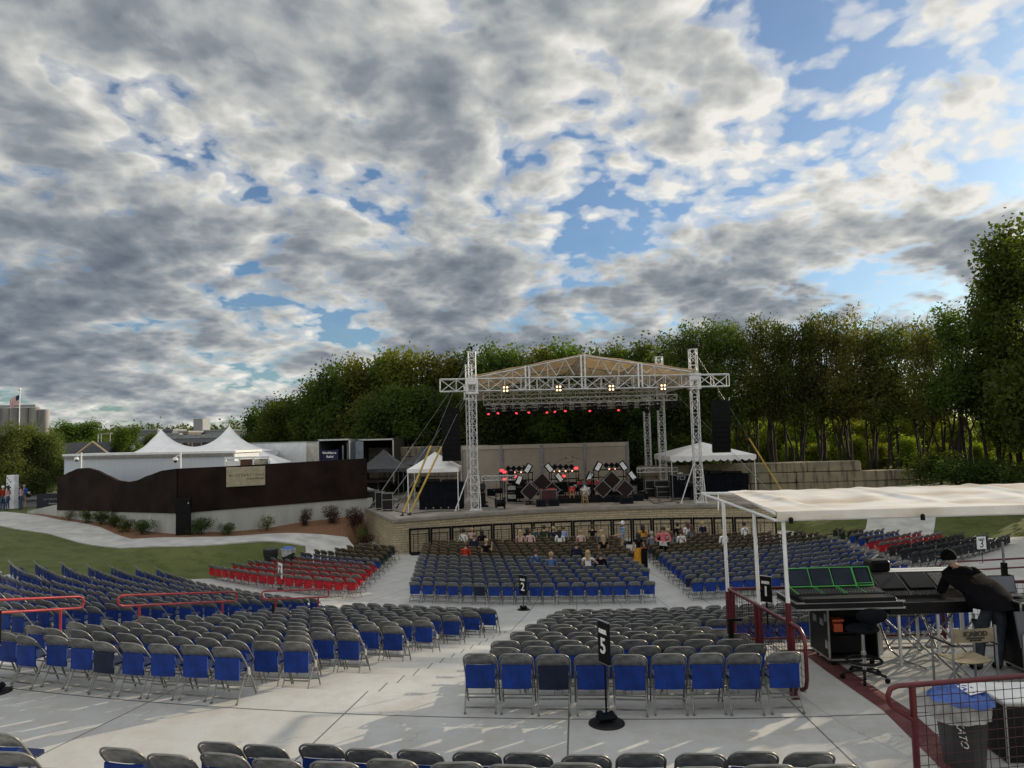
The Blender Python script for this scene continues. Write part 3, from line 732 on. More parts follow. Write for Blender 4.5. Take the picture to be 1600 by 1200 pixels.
# ---------------- roof ----------------
rf = empty('stage_roof', (4.2, 44, ZS+7), 0, 'gabled silver truss roof with tan fabric over the stage', 'stage roof')
def W2R(v): return Vector(v)-Vector((4.2, 44, ZS+7))
XL, XR = -2.3, 10.9; YF, YB = 43.5, 56.5; ZB = 9.15
def yline(x): return YF + (x+2.3)/13.2*.5
b = MB(); truss(b, W2R((-4.25, yline(-4.25)-.05, ZB)), W2R((12.95, yline(12.95), ZB-.08)), .5, .95, .038, .024, h=.72); b.build('front_beam', M_ALU, rf)
for nm, yy in (('middle_beam', 50.2), ('rear_beam', YB)):
    b = MB(); truss(b, W2R((XL-.4, yy, ZB)), W2R((XR-.4, yy, ZB)), .4, .95, .035, .02, h=.6); b.build(nm, M_ALU, rf)
for nm, x in (('side_beam', XL-.1), ('side_beam', XR-.3)):
    b = MB(); truss(b, W2R((x, YF+.4, ZB)), W2R((x, YB, ZB)), .4, .95, .035, .02, h=.6); b.build(nm, M_ALU, rf)
XM = 4.25; ZA = 10.75; ZE = 9.62
def gable(y, name, posts=True):
    b = MB(); n = 12; zb = ZE-.02
    for yy in (-.14, .14):
        pr = None
        for s in (-1, 1):
            xe = XL+.25 if s < 0 else XR-.25
            b.tube(W2R((xe, y+yy, ZE)), W2R((XM, y+yy, ZA)), .035, 5)
            for i in range(1, 6):
                t0, t1 = (i-.5)/6, i/6
                x0 = xe+(XM-xe)*(i/6); z0 = ZE+(ZA-ZE)*i/6; xb = xe+(XM-xe)*((i-.5)/6); xb2 = xe+(XM-xe)*((i+.5)/6)
                b.tube(W2R((x0, y+yy, z0)), W2R((xb, y+yy, zb)), .018, 4); b.tube(W2R((x0, y+yy, z0)), W2R((xb2, y+yy, zb)), .018, 4)
                if i in (2, 4): b.tube(W2R((x0, y+yy, z0)), W2R((x0, y+yy, zb-.65)), .018, 4)
    b.build(name, M_ALU, rf)
    if posts:
        b = MB()
        for x, z in ((XM, ZA), ((XL+XM)/2-.05, (ZE+ZA)/2), ((XR+XM)/2+.05, (ZE+ZA)/2)):
            for dx in (-.11, .11): b.box(W2R((x+dx, y-.17, (z+ZB-.35)/2)), (.09, .06, z-ZB+.42))
        b.build('king_post', M_ALU, rf)
gable(YF+.25, 'front_gable'); gable(50.2, 'middle_gable', False); gable(YB, 'rear_gable', False)
b = MB()
for x, z in ((XM, ZA-.2), ((XL+XM)/2, (ZE+ZA)/2-.15), ((XR+XM)/2, (ZE+ZA)/2-.15)):
    truss(b, W2R((x, YF+.3, z-.15)), W2R((x, YB, z-.15)), .3, .9, .03, .016, h=.55)
b.build('ridge_truss', M_ALU, rf)
def roofpt(s):
    def f(u, v):
        xe = XL-.1 if s < 0 else XR+.1; x = xe+(XM-xe)*u; y = YF+.1+(YB-YF+.4)*v
        z = ZE+.12+(ZA-ZE)*u - .07*math.sin(math.pi*((v*3) % 1)) - .05*math.sin(math.pi*((u*3) % 1))
        return W2R((x, y, z))
    return f
for s in (-1, 1): b = MB(); b.grid(roofpt(s), 18, 24, thick=.012); b.build('roof_fabric', M_TANF, rf)
b = MB(); b.box(W2R((XL-.25, 50, ZB+.1)), (.01, 12, .8)); b.box(W2R((XR+.1, 50.2, ZB+.1)), (.01, 11.4, .8)); b.build('side_skirt', M_TANF, rf)
# lighting bars hung below the roof
def lamp_bar(name, y, z, x0, x1, lab):
    o = empty(name, ((x0+x1)/2, y, z), 0, lab, 'lighting truss', 'lighting trusses under the roof'); b = MB(); truss(b, (-(x1-x0)/2, 0, 0), ((x1-x0)/2, 0, .0), .32, .6, .028, .014, h=.36); b.build('truss_frame', M_ALU, o)
    b = MB()
    for x in (-.42, -.1, .3, .44): b.tube(((x1-x0)*x, 0, .1), ((x1-x0)*x, 0, ZB-.2-z), .02, 4)
    b.build('hanging_chain', M_WIRE, o)
lamp_bar('lighting_truss', 46.2, 8.22, -1.8, 10.3, 'silver lighting truss hung nearest the stage front, full of lamps')
lamp_bar('lighting_truss', 50.8, 8.15, -1.8, 9.8, 'silver lighting truss hung above the middle of the stage')
lamp_bar('lighting_truss', 54.8, 8.1, -1.8, 9.8, 'silver lighting truss hung above the back of the stage')
def moving_head(x, y, z, lit, i):
    o = empty('moving_head_lamp', (x, y, z), 0, f'black moving head lamp {"glowing red" if lit else "unlit"}, {ordn(i)} from left under the roof', 'stage lamp', 'stage lamps under the roof')
    b = MB(); b.box((0, 0, -.09), (.34, .24, .16), bev=.03); b.box((-.17, 0, -.32), (.05, .14, .36)); b.box((.17, 0, -.32), (.05, .14, .36)); b.build('yoke', M_BLK3, o)
    T = Matrix.Translation((0, 0, -.42)) @ Matrix.Rotation(R(random.uniform(-25, 25)), 4, 'Y') @ Matrix.Rotation(R(-38), 4, 'X')
    b = MB(); b.lathe((0, 0, 0), [(.08, .16), (.14, .1), (.145, -.1), (.12, -.2)], 12, M=T); b.build('lamp_head', M_BLK3, o)
    b = MB(); b.lathe((0, 0, 0), [(.075, -.21), (.09, -.195)], 12, M=T); b.build('lens', E_RED if lit else M_BLK2, o)
hl = [(763,633,1),(779,636,1),(795,630,0),(808,632,1),(827,634,1),(845,628,0),(853,631,1),(865,633,1),(884,633,1),(902,630,0),(921,631,1),(928,622,0),(943,628,0),(966,630,1),(985,624,0),(1003,622,0),(1026,622,0),(1047,618,0),(1057,616,0)]
for i, (px, py, l) in enumerate(hl):
    p = at(px, py, 46.3); moving_head(p.x, 46.2, 8.05+(.03*(i % 3)), l, i+1)
for i, px in enumerate((800, 835, 870, 905, 940, 975, 1010)):
    p = at(px, 630, 50.9); moving_head(p.x, 50.8, 7.98, False, i+20)
for i, px in enumerate((790, 873, 956, 1038)):
    p = at(px, 608-i*1.2, yline(0)-.4); o = empty('blinder_lamp', (p.x, yline(p.x)-.42, p.z), 0, f'square four-bulb blinder lamp lit warm, {ordn(i+1)} from left on the front beam', 'stage lamp', 'four-bulb lamps on the front beam')
    b = MB(); b.box((0, .05, 0), (.40, .12, .42), bev=.02); b.build('housing', mat('blinder_housing', (.12, .05, .03), .6), o)
    for sx in (-1, 1):
        for sz in (-1, 1): b = MB(); b.ball((sx*.095, -.02, sz*.1), .062, 10, sq=(1, .5, 1)); b.build('bulb', E_WARM, o)
# line arrays
def array(x, y, ztop, lab, curve):
    o = empty('line_array_speaker', (x, y, ztop), 0, lab, 'loudspeaker', 'line array speakers hung beside the stage')
    z = 0; yy = 0; a = R(2)
    for i in range(10):
        b = MB(); T = Matrix.Translation((0, yy, z-.15)) @ Matrix.Rotation(a, 4, 'X')
        b.add([(-.55, -.3, -.143), (.55, -.3, -.143), (.42, .3, -.11), (-.42, .3, -.11), (-.55, -.3, .143), (.55, -.3, .143), (.42, .3, .11), (-.42, .3, .11)], [(0, 3, 2, 1), (4, 5, 6, 7), (0, 1, 5, 4), (1, 2, 6, 5), (2, 3, 7, 6), (3, 0, 4, 7)], 0, T)
        b.build('speaker_cabinet', M_BLACK, o); z -= .298*math.cos(a); yy += .298*math.sin(a)*.6; a += R(curve)
    b = MB(); b.box((0, 0, .06), (1.0, .5, .08)); b.tube((-.2, 0, .1), (0, .1, .55), .015, 4); b.tube((.2, 0, .1), (0, .1, .55), .015, 4); b.tube((0, .1, .55), (0, .2, ZB-ztop-.4), .02, 4); b.build('rigging_frame', M_BLACK, o)
array(-3.62, 43.15, 7.72, 'tall black line array speaker hanging left of the stage', .6)
array(12.38, 44.1, 7.78, 'tall black line array speaker hanging right of the stage', 1.4)
# guy lines
def guy(top, bot, lab, yfrac, yel=True, r=.02):
    o = empty('guy_line', bot, 0, lab, 'guy line', 'guy lines bracing the roof'); T = Vector(top)-Vector(bot)
    b = MB(); b.tube(T*yfrac, T, r*.6, 5); b.build('cable', M_WIRE, o)
    b = MB(); b.tube(T*.02, T*yfrac, .055 if yel else .03, 6); b.build('strap', M_YEL if yel else M_GREYM, o)
    b = MB(); b.tube((0, 0, 0), T*.03, .04, 6); b.box((0, 0, .02), (.2, .2, .04)); b.build('anchor', M_BLACK, o)
def G(px, py, z=ZS): q = gp(px, py, z); return (q[0], q[1], z)
guy((-2.5, 43, 10.9), G(628, 806), 'guy line with long yellow strap anchored at the stage left corner', .42)
guy((-2.5, 43.3, 9.0), (-5.9, 41.3, ZS), 'guy line with yellow strap anchored just behind the corner strap', .52)
guy((-3.0, 50, 10.9), (-9.0, 46.0, ZS), 'thin guy line running down to the black tents', .42, False)
guy((-3.0, 50, 9.2), (-8.3, 47.2, ZS), 'thin guy line with a steel lower bar over the black tents', .5, False)
guy((-2.9, 50, 8.8), (-7.3, 45.6, ZS), 'thin grey guy line in front of the black tents', .45, False)
guy((11.1, 44.2, 10.8), (16.5, 45.5, ZS+.2), 'guy line with yellow strap on the right side of the stage', .40)
guy((10.3, 50.2, 9.6), (16.4, 47, ZS), 'thin guy line behind the right speaker stack', .3, False)
# ---------------- sound wall behind ----------------
sw = empty('sound_wall', (2.4, 56, 1.5), 0, 'beige panelled sound wall with grey posts behind the stage', 'wall')
xs_ = [-4.0, -.95, 2.1, 5.35, 8.6]; hh = [5.28-1.5, 5.27-1.5, 5.32-1.5, 5.32-1.5, 5.27-1.5]
for i in range(4):
    b = MB(); x0, x1 = xs_[i]-2.4+.1, xs_[i+1]-2.4-.1; z1 = 3.80
    b.box(((x0+x1)/2, 0, z1/2-.12), (x1-x0, .12, z1-.24)); b.build('panel', M_BEIGE, sw)
    b = MB(); b.box(((x0+x1)/2, -.03, z1-.07), (x1-x0, .2, .30)); b.build('top_board', mat('beige_top', (.50, .46, .39), .8, var=.04), sw)
for x in xs_: b = MB(); b.box((x-2.4, -.05, 1.95), (.2, .22, 3.9)); b.build('post', M_GREYM, sw)
# ---------------- things on the stage ----------------
def case(name, loc, d, rz, lab, group=None, body=None, cat='flight case', casters=True, split=0):
    o = empty(name, loc, rz, lab, cat, group); w, l, h = d; z0 = .1 if casters else 0
    b = MB(); b.box((0, 0, z0+h/2), (w, l, h), bev=.01); b.build('body', body or M_BLK3, o)
    b = MB(); e = .022
    for sx in (-1, 1):
        for sy in (-1, 1): b.box((sx*w/2, sy*l/2, z0+h/2), (e, e, h+.01))
    for z in (z0, z0+h)+((z0+h*split,) if split else ()):
        for s in (-1, 1): b.box((0, s*l/2, z), (w+.01, e, e)); b.box((s*w/2, 0, z), (e, l+.01, e))
    b.build('edge_trim', M_EDGE, o)
    if casters:
        b = MB()
        for sx in (-1, 1):
            for sy in (-1, 1): b.tube((sx*(w/2-.1)-.02, sy*(l/2-.1), .05), (sx*(w/2-.1)+.02, sy*(l/2-.1), .05), .05, 8)
        b.build('casters', M_BLACK, o)
    return o
def on(px, py, z=ZS): q = gp(px, py, z); return (q[0], q[1], z)
def diamond(px, py, Y, half, lab, tilt=0):
    p = at(px, py, Y); o = empty('speaker_cabinet', (p.x, Y, p.z), 0, lab, 'speaker cabinet', 'diamond-hung speaker cabinets'); s = half*math.sqrt(2)
    T = Matrix.Rotation(R(45+tilt), 4, 'Y')
    b = MB(); b.box((0, .2, 0), (s, .4, s), M=T); b.build('box', M_BLACK, o)
    b = MB(); b.box((0, -.012, 0), (s*.9, .02, s*.9), M=T); b.build('grille', M_REDG, o)
    b = MB()
    for k in (-1, 1): b.box((k*s*.48, -.015, 0), (.035, .03, s), M=T); b.box((0, -.015, k*s*.48), (s*.92, .03, .035), M=T)
    b.build('edge_trim', M_GREYM, o)
    b = MB(); b.tube((0, .25, -half), (0, .25, ZS-p.z), .05, 6); b.box((0, .25, ZS-p.z+.03), (.6, .5, .05)); b.build('stand', M_BLACK, o)
dl = [(828, 768, 45.3, .58, 'front left'), (847, 754, 46.2, .62, 'top left'), (862, 766, 46.6, .58, 'lower right in the left trio'), (942, 764, 45.6, .56, 'lower left in the right trio'), (956, 750, 46.4, .58, 'top of the right trio'), (977, 764, 45.6, .58, 'lower right in the right trio')]
for px, py, Y, h, nme in dl: diamond(px, py, Y, h, f'dark red speaker cabinet stood on its corner, {nme}', random.uniform(-3, 3))
def strobe(px, py, tilt, i):
    p = at(px, py, 47.2); o = empty('strobe_lamp', (p.x, 47.2, p.z), 0, f'tilted white-faced strobe lamp, {ordn(i)} from left across the stage', 'stage lamp', 'tilted strobe lamps on the stage')
    T = Matrix.Rotation(R(tilt), 4, 'Y')
    b = MB(); b.box((0, .1, 0), (.42, .18, .60), M=T, bev=.02); b.build('housing', M_BLK3, o)
    b = MB()
    for k in (-1, 0, 1): b.box((k*.085-.0, -.003, 0), (.065, .03, .5), M=T)
    b.build('strobe_face', E_WHT, o)
    b = MB(); b.tube((0, .15, 0), (0, .15, ZS-p.z), .03, 5); b.box((0, .15, ZS-p.z+.03), (.5, .4, .05)); b.build('stand', M_BLACK, o)
for i, (px, py, t) in enumerate([(811, 750, 25), (825, 732, 32), (858, 731, -38), (874, 746, -36), (922, 745, 26), (935, 729, 30), (974, 728, -35), (988, 743, -35)]): strobe(px, py, t, i+1)
def backtruss(x0, x1, y, z, lab):
    o = empty('low_truss', ((x0+x1)/2, y, z), 0, lab, 'truss'); b = MB(); w = (x1-x0)/2; truss(b, (-w, 0, 0), (w, 0, 0), .28, .5, .025, .014); b.build('truss_frame', M_ALU, o)
    b = MB()
    for x in (-w+.1, w-.1): b.tube((x, 0, 0), (x, 0, ZS-z), .03, 5); b.box((x, 0, ZS-z+.02), (.5, .5, .04))
    b.build('truss_stand', M_BLACK, o)
backtruss(-2.1, .2, 47.6, 3.4, 'short silver truss rail at the stage left behind the tower')
backtruss(8.2, 10.9, 49.5, 3.55, 'short silver truss rail at the stage right behind the crates')
def lamprow(pxs, y0, Y, k0, lab, lamps, lpy):
    p0, p1 = at(pxs[0], y0, Y), at(pxs[1], y0-1, Y); o = empty('lamp_rail', ((p0.x+p1.x)/2, Y, p0.z), 0, lab, 'lamp rail', 'lamp rails at the back of the stage'); w = (p1.x-p0.x)/2
    b = MB(); b.box((0, 0, 0), (2*w, .12, .07)); b.box((0, .3, -.5), (2*w, .5, .05)); 
    for x in (-w+.05, 0, w-.05): b.tube((x, 0, 0), (x, 0, ZS-p0.z), .03, 5)
    b.build('rail', M_BLACK, o); b = MB(); n = int(w*2/.42)
    for i in range(n): 
        if random.random() < .75: b.ball((-w+.2+i*.42+random.uniform(-.08, .08), -.09, .04), random.uniform(.035, .06), 6)
    b.build('bulbs', E_ORG, o)
    for i, px in enumerate(lamps):
        q = at(px, lpy, Y); l = empty('round_stage_lamp', (q.x, Y, q.z), 0, f'small black round stage lamp, {ordn(i+k0)} from left above the lamp rails', 'stage lamp', 'round lamps above the rails')
        bb = MB(); T = Matrix.Rotation(R(45), 4, 'Y'); bb.box((0, .05, 0), (.30, .16, .30), M=T, bev=.04); bb.build('housing', M_BLK3, l)
        bb = MB(); bb.lathe((0, 0, 0), [(.10, 0), (.12, .03)], 10, M=Matrix.Translation((0, -.035, 0)) @ Matrix.Rotation(R(90), 4, 'X')); bb.build('lens', M_BLK2, l)
        bb = MB(); bb.tube((0, .05, -.2), (0, .05, p0.z-q.z), .02, 5); bb.build('stem', M_BLACK, l)
lamprow((780, 833), 739.5, 49, 1, 'black rail of small glowing lamps at the left rear of the stage', (794, 802.5, 811, 819.5), 732)
lamprow((860, 905), 737.5, 49.2, 5, 'black rail of small glowing lamps behind the drums', (867, 875.7, 884.5, 893), 729.5)
lamprow((926, 979), 734.5, 49.2, 9, 'black rail of small glowing lamps at the right rear of the stage', (947.5, 956, 964), 727)
# red glowing tubs of light
for i, (px, py, lab) in enumerate([(784, 735, 'upper left'), (788, 737.5, 'just below the upper left one'), (788.5, 749, 'lowest left'), (805, 745.5, 'beside the amplifier stack'), (880.5, 744, 'left of the drums'), (900, 731.5, 'above the drums')]):
    q = at(px, py, 48.4); o = empty('red_stage_lamp', (q.x, 48.4, q.z), 0, f'small red glowing stage lamp, {lab}', 'stage lamp', 'red glowing lamps on the stage')
    b = MB(); b.box((0, 0, 0), (.26, .1, .17), rz=.1, bev=.03); b.build('glowing_face', E_RED, o); b = MB(); b.box((0, .12, 0), (.28, .12, .19), bev=.02); b.tube((0, .12, 0), (0, .12, ZS-q.z), .025, 5); b.build('housing', M_BLACK, o)
# drum kit
d0 = on(897, 778); dk = empty('drum_kit', (d0[0]+.2, 46.6, ZS), 0, 'red drum kit with a white star on the bass drum', 'drum kit')
b = MB(); b.box((0, .3, .14), (3.2, 2.4, .28)); b.build('riser', M_BLACK, dk)
def drum(nm, c, r, h, T=None, m=M_REDP):
    b = MB(); MM = Matrix.Translation(c) @ (T or Matrix()); b.lathe((0, 0, 0), [(r, -h/2), (r, h/2)], 18, 0, MM); b.lathe((0, 0, 0), [(r*1.03, -h/2-.01), (r*1.03, -h/2+.03)], 18, 1, MM); b.lathe((0, 0, 0), [(r*1.03, h/2-.03), (r*1.03, h/2+.01)], 18, 1, MM); return b.build(nm, [m, M_CHROME], dk)
RX = Matrix.Rotation(R(90), 4, 'X')
bd = drum('bass_drum', (.3, .2, .62), .34, .4, RX, M_BLACK)
b = MB(); pts = []
for i in range(10):
    a = math.pi/2+i*math.pi/5; rr = .36 if i % 2 == 0 else .15; pts.append((rr*math.cos(a), rr*math.sin(a)))
Ms = Matrix.Translation((.3, -.05, .72)) @ RX @ Matrix.Rotation(R(8), 4, 'Z'); b.prism(pts, 0, .02, 0, Ms); b.build('star', M_WHITEP, bd)
drum('tom', (-.05, .1, 1.2), .17, .22, Matrix.Rotation(R(20), 4, 'X')); drum('tom', (.62, .1, 1.22), .17, .22, Matrix.Rotation(R(20), 4, 'X'))
drum('floor_tom', (-.55, -.05, .75), .23, .45); drum('floor_tom', (1.15, -.05, 1.15), .2, .3); drum('snare', (-.25, .5, .95), .18, .15, None, M_CHROME)
for x, y, z, r in ((-.75, .3, 1.55, .26), (.0, .5, 1.7, .23), (.8, .5, 1.7, .23), (1.3, .2, 1.5, .28)):
    b = MB(); b.lathe((x, y, z), [(r, 0), (.05, .03)], 16); b.tube((x, y, z+.04), (x, y+.1, .28), .014, 5); b.build('cymbal', mat('cymbal_brass', (.35, .24, .09), .35, .8), dk)
def stool(px, py, i):
    q = on(px, py); o = empty('wooden_stool', q, .3*i, ['tall wooden bar stool at the stage front, left of the pair', 'tall wooden bar stool at the stage front under the white star'][i], 'stool', 'wooden stools on the stage')
    b = MB(); b.lathe((0, 0, .74), [(.17, 0), (.18, .02), (.17, .045)], 14); b.build('seat', M_WOOD, o)
    for k in range(4): a = R(45+90*k); b = MB(); b.tube((.13*math.cos(a), .13*math.sin(a), .74), (.22*math.cos(a), .22*math.sin(a), 0), .022, 6); b.build('leg', M_WOOD, o)
    b = MB()
    for z, r in ((.25, .195), (.5, .165)):
        for k in range(4): a, c = R(45+90*k), R(135+90*k); b.tube((r*math.cos(a), r*math.sin(a), z), (r*math.cos(c), r*math.sin(c), z), .014, 5)
    b.build('rungs', M_WOOD, o)
stool(894, 785, 0); stool(914, 787, 1)
def wedge(px, py, w, rz, lab):
    q = on(px, py); o = empty('monitor_wedge', q, rz, lab, 'monitor speaker', 'monitor wedges along the stage front'); b = MB()
    b.prism([(0, 0), (.5, 0), (.5, .12), (.12, .44), (0, .40)], -w/2, w/2, 0, Matrix.Rotation(R(90), 4, 'Z') @ Matrix.Rotation(R(90), 4, 'X')); b.build('box', M_BLK3, o)
    b = MB(); b.add([(-w/2+.03, .08, .06), (w/2-.03, .08, .06), (w/2-.03, .08+.0, .06), (-w/2+.03, .08, .06)], []) if False else b.box((0, -.012, .2), (w-.1, .02, .3)); b.build('grille', M_BLK2, o)
wedge(866, 791, .62, 0, 'black monitor wedge in front of the drum riser'); wedge(866-20, 792, .55, .1, 'black monitor wedge beside the red road case')
wedge(938, 785, .8, 0, 'low black monitor wedge, left of the right hand group'); wedge(952, 785, .7, 0, 'low black monitor wedge in the middle of the right hand group')
wedge(968, 785, .6, .1, 'low black monitor wedge behind the taller one'); wedge(980, 787.5, .75, 0, 'taller black monitor wedge nearest the stage edge'); wedge(997, 783, .7, -.1, 'low black monitor wedge farthest right in the group')
case('road_case', on(857, 789.5), (.95, .6, .85), .1, 'dark red upright road case with a red cloth on top', body=mat('case_maroon', (.045, .008, .011), .7))
q = on(856, 789.5); b = MB(); b.grid(lambda u, v: (q[0]-.45+.95*u, q[1]-.25+.5*v, ZS+.975+.05*math.sin(7*u+3*v)), 8, 5, thick=.01); tag(b.build('red_cloth', mat('red_cloth', (.4, .03, .02), .9)), 'bright red cloth draped over the dark red road case', 'cloth')
# amplifier stack
q = on(800, 784); o = empty('amplifier_stack', q, 0, 'stack of two silver-faced amplifiers under a black cabinet', 'amplifier')
b = MB(); b.box((0, .25, .28), (.62, .5, .5), bev=.02); b.box((0, .25, .84), (.62, .5, .5), bev=.02); b.box((0, .25, 1.55), (.42, .4, .8), bev=.02); b.build('cabinet', M_BLACK, o)
for z in (.33, .89): b = MB(); b.box((0, -.015, z), (.5, .03, .26)); b.build('control_panel', mat('amp_silver', (.35, .36, .36), .4, .4, var=.35, scale=25), o)
# dark gear by the left tower
q = on(753, 792); o = empty('spotlight', q, .3, 'black floor spotlight on a stand beside the left tower', 'spotlight')
b = MB(); b.lathe((0, 0, 0), [(.22, -.25), (.26, 0), (.2, .28)], 12, M=Matrix.Translation((0, 0, 1.15)) @ Matrix.Rotation(R(70), 4, 'X')); b.build('lamp_head', M_BLK3, o)
b = MB(); b.box((0, 0, .5), (.4, .4, .7), bev=.03); b.box((0, 0, .06), (.7, .5, .1)); b.build('base', M_BLACK, o)
q = on(781, 796); o = empty('cable_reel', q, .2, 'black cable reel lying at the stage edge right of the left tower', 'cable reel')
b = MB(); b.tube((-.2, 0, .36), (.25, .05, .36), .2, 14); b.build('drum', M_BLACK, o)
for k in (-.22, .27): b = MB(); b.tube((k-.02, 0, .36), (k+.02, 0, .36), .34, 16); b.build('flange', M_BLK3, o)
b = MB(); b.box((-.4, -.1, .05), (.5, .3, .1)); b.build('foot', M_GREYM, o)
# right-hand gear
case('road_case', on(1018, 776), (.9, .7, .55), 0, 'black road case at the bottom of the stack left of the crates', 'road cases on the stage', casters=False)
case('road_case', (on(1018, 776)[0], on(1018, 776)[1], ZS+.56), (.85, .6, .5), 0, 'black road case on top of the stack left of the crates', 'road cases on the stage', casters=False)
case('road_case', on(1036, 778), (.85, .6, .62), 0, 'open-sided black road case between the stack and the tall panel', 'road cases on the stage', split=.5)
case('road_case', (on(1036, 778)[0]-.05, on(1036, 778)[1]+.3, ZS+.74), (.9, .6, .35), 0, 'flat black road case resting on the open-sided one', 'road cases on the stage', casters=False)
q = on(1063, 780); o = case('tall_road_case', q, (1.05, .7, 1.42), 0, 'tall black road case lettered TC3 in chalk', body=M_BLK2)
text_mesh('chalk_letters', 'TC3', .32, mat('chalk', (.35, .36, .38), .9), o, facing((.0, -.356, 1.33)), shear=.2)
b = MB(); b.ball((.05, 0, 1.60), .12, 8, sq=(1.8, 1, .6)); b.build('cap', mat('tan_cap', (.4, .36, .28), .8), o)
q = on(1078, 782); o = empty('work_table', q, 0, 'small black table with gear at the foot of the right tower', 'table'); b = MB(); b.box((0, .2, .85), (.9, .5, .04)); b.build('tabletop', M_BLACK, o)
for sx in (-.4, .4):
    for sy in (0, .4): b = MB(); b.box((sx, sy, .42), (.03, .03, .84)); b.build('leg', M_BLACK, o)
b = MB(); b.box((0, .2, .98), (.5, .3, .2), bev=.03); b.ball((-.2, .1, .98), .12, 8); b.build('mixer', M_BLK3, o)
def mic(px, py, h, rz, boom, lab):
    q = on(px, py); o = empty('microphone_stand', q, rz, lab, 'microphone stand', 'microphone stands on the stage'); b = MB(); b.lathe((0, 0, 0), [(.13, 0), (.12, .03)], 12); b.build('base', M_BLACK, o)
    b = MB(); b.tube((0, 0, 0), (0, 0, h), .012, 6); b.build('pole', M_BLACK, o)
    b = MB(); b.tube((0, 0, h), (boom, 0, h+.3*abs(boom)), .010, 5); b.ball((boom, 0, h+.3*abs(boom)), .05, 8); b.build('boom', M_BLACK, o)
mic(918, 786, 1.35, 0, -.25, 'microphone stand at centre stage beside the stools'); mic(871, 771, 2.3, 0, .7, 'tall boom microphone stand left above the drums'); mic(889, 772, 2.2, 0, .3, 'tall straight microphone stand behind the drums'); mic(916, 770, 2.3, 0, -.9, 'tall boom microphone stand right above the drums')
mic(1050, 783, 1.2, 0, .2, 'microphone stand in front of the tall chalked case')
def cable(pts, lab):
    b = MB(); P = [on(*p, ZS+.012) for p in pts]; Q = []
    for i in range(len(P)-1):
        for t in (0, .25, .5, .75): Q.append(Vector(P[i]).lerp(Vector(P[i+1]), t)+Vector((random.gauss(0, .04), random.gauss(0, .06), 0)))
    Q.append(Vector(P[-1])); b.path(Q, .022, 5); tag(b.build('stage_cable', M_BLACK), lab, 'cable')
cable([(635, 801), (620, 799), (640, 803), (665, 800), (720, 798)], 'black cable trailing along the stage edge under the yellow straps')
cable([(1010, 780), (1022, 787), (1040, 784), (1058, 783)], 'black cable snaking over the deck at the stage right')
cable([(760, 776), (790, 786), (815, 787), (850, 784)], 'black cable crossing the deck at the stage left')
# racks behind the front edge, stage left
case('equipment_rack', on(606, 798), (.62, .7, .95), .1, 'black equipment rack with grey edges at the stage left end', 'racks at the stage left end', split=.6)
case('equipment_rack', on(594, 796), (.5, .7, .95), .1, 'equipment rack just left of the grey-edged one', 'racks at the stage left end')
case('equipment_rack', on(583, 791), (.8, .9, .9), .1, 'low black rack against the brown wall', 'racks at the stage left end')
case('equipment_rack', on(582, 775), (.9, .8, .9), .1, 'black rack farthest back beside the brown wall', 'racks at the stage left end')
q = on(628, 772); case('tall_road_case', q, (1.1, .8, 2.1), .1, 'tall black road case under the dark tents', body=M_BLK2)
# monitor desk with skirt, both sides
def skirt_desk(px0, px1, pyb, h, lab, d=1.1):
    a, c = on(px0, pyb), on(px1, pyb); w = c[0]-a[0]; o = empty('skirted_desk', ((a[0]+c[0])/2, a[1]+.1, ZS), 0, lab, 'desk'); b = MB()
    b.grid(lambda u, v: (-w/2+w*u, .025*math.sin(u*60)*(1-.4*v), h*v), 90, 3); b.box((0, d/2, h/2), (w-.05, d-.06, h-.06)); b.build('skirt', M_BLK2, o)
    b = MB(); b.box((0, d/2, h+.02), (w+.05, d, .04)); b.build('tabletop', M_BLACK, o)
    b = MB(); b.box((-.2*w, d/2, h+.15), (w*.3, .5, .2), bev=.03, M=Matrix()); b.box((.2*w, d/2, h+.12), (w*.4, .5, .14), bev=.03); b.box((-.42*w, d/2, h+.2), (.3, .3, .3), bev=.04); b.build('mixing_gear', M_BLK3, o)
    b = MB()
    for k in range(5): b.tube((-w*.35+k*w*.17, -.02, .10), (-w*.35+k*w*.17, -.06, .10), .05, 6)
    b.build('castors', M_GREYM, o)
skirt_desk(655, 723, 797, 1.52, 'wide black-skirted monitor desk under the white canopy at stage left')
skirt_desk(1102, 1178, 772, 1.25, 'black-skirted desk under the white tent at stage right')
# canopies
def tent(name, loc, w, l, hl, hp, rz, lab, m, cat='tent', valance=.22, scallop=False, group=None, curve=.25, legs=True):
    o = empty(name, loc, rz, lab, cat, group)
    def top(side):
        def f(u, v):   # u along the edge, v from eave to peak
            e = [(-w/2, -l/2), (w/2, -l/2), (w/2, l/2), (-w/2, l/2)]; a, c = Vector(e[side]), Vector(e[(side+1) % 4]); p = a.lerp(c, u)*(1-v)
            return (p.x, p.y, hl+(hp-hl)*(v**(1+curve*2)))
        return f
    b = MB()
    for s in range(4): b.grid(top(s), 10, 10, thick=.006)
    b.build('roof', m, o); b = MB(); e = [(-w/2, -l/2), (w/2, -l/2), (w/2, l/2), (-w/2, l/2)]
    for s in range(4):
        a, c = Vector(e[s]), Vector(e[(s+1) % 4]); n = 48 if scallop else 8
        d = [valance*(.65+.35*abs(math.sin(math.pi*i/4))) if scallop else valance for i in range(n+1)]
        vs = [];
        for i in range(n+1): p = a.lerp(c, i/n)*1.002; vs += [(p.x, p.y, hl+.005), (p.x, p.y, hl-d[i])]
        b.add(vs, [(2*i, 2*i+1, 2*i+3, 2*i+2) for i in range(n)])
    b.build('valance', m, o)
    if legs:
        for x, y in e: b = MB(); b.tube((x*.97, y*.97, 0), (x*.97, y*.97, hl), .03, 6); b.build('leg', M_WHITEP if m is M_WHITE else M_GREYM, o)
    return o
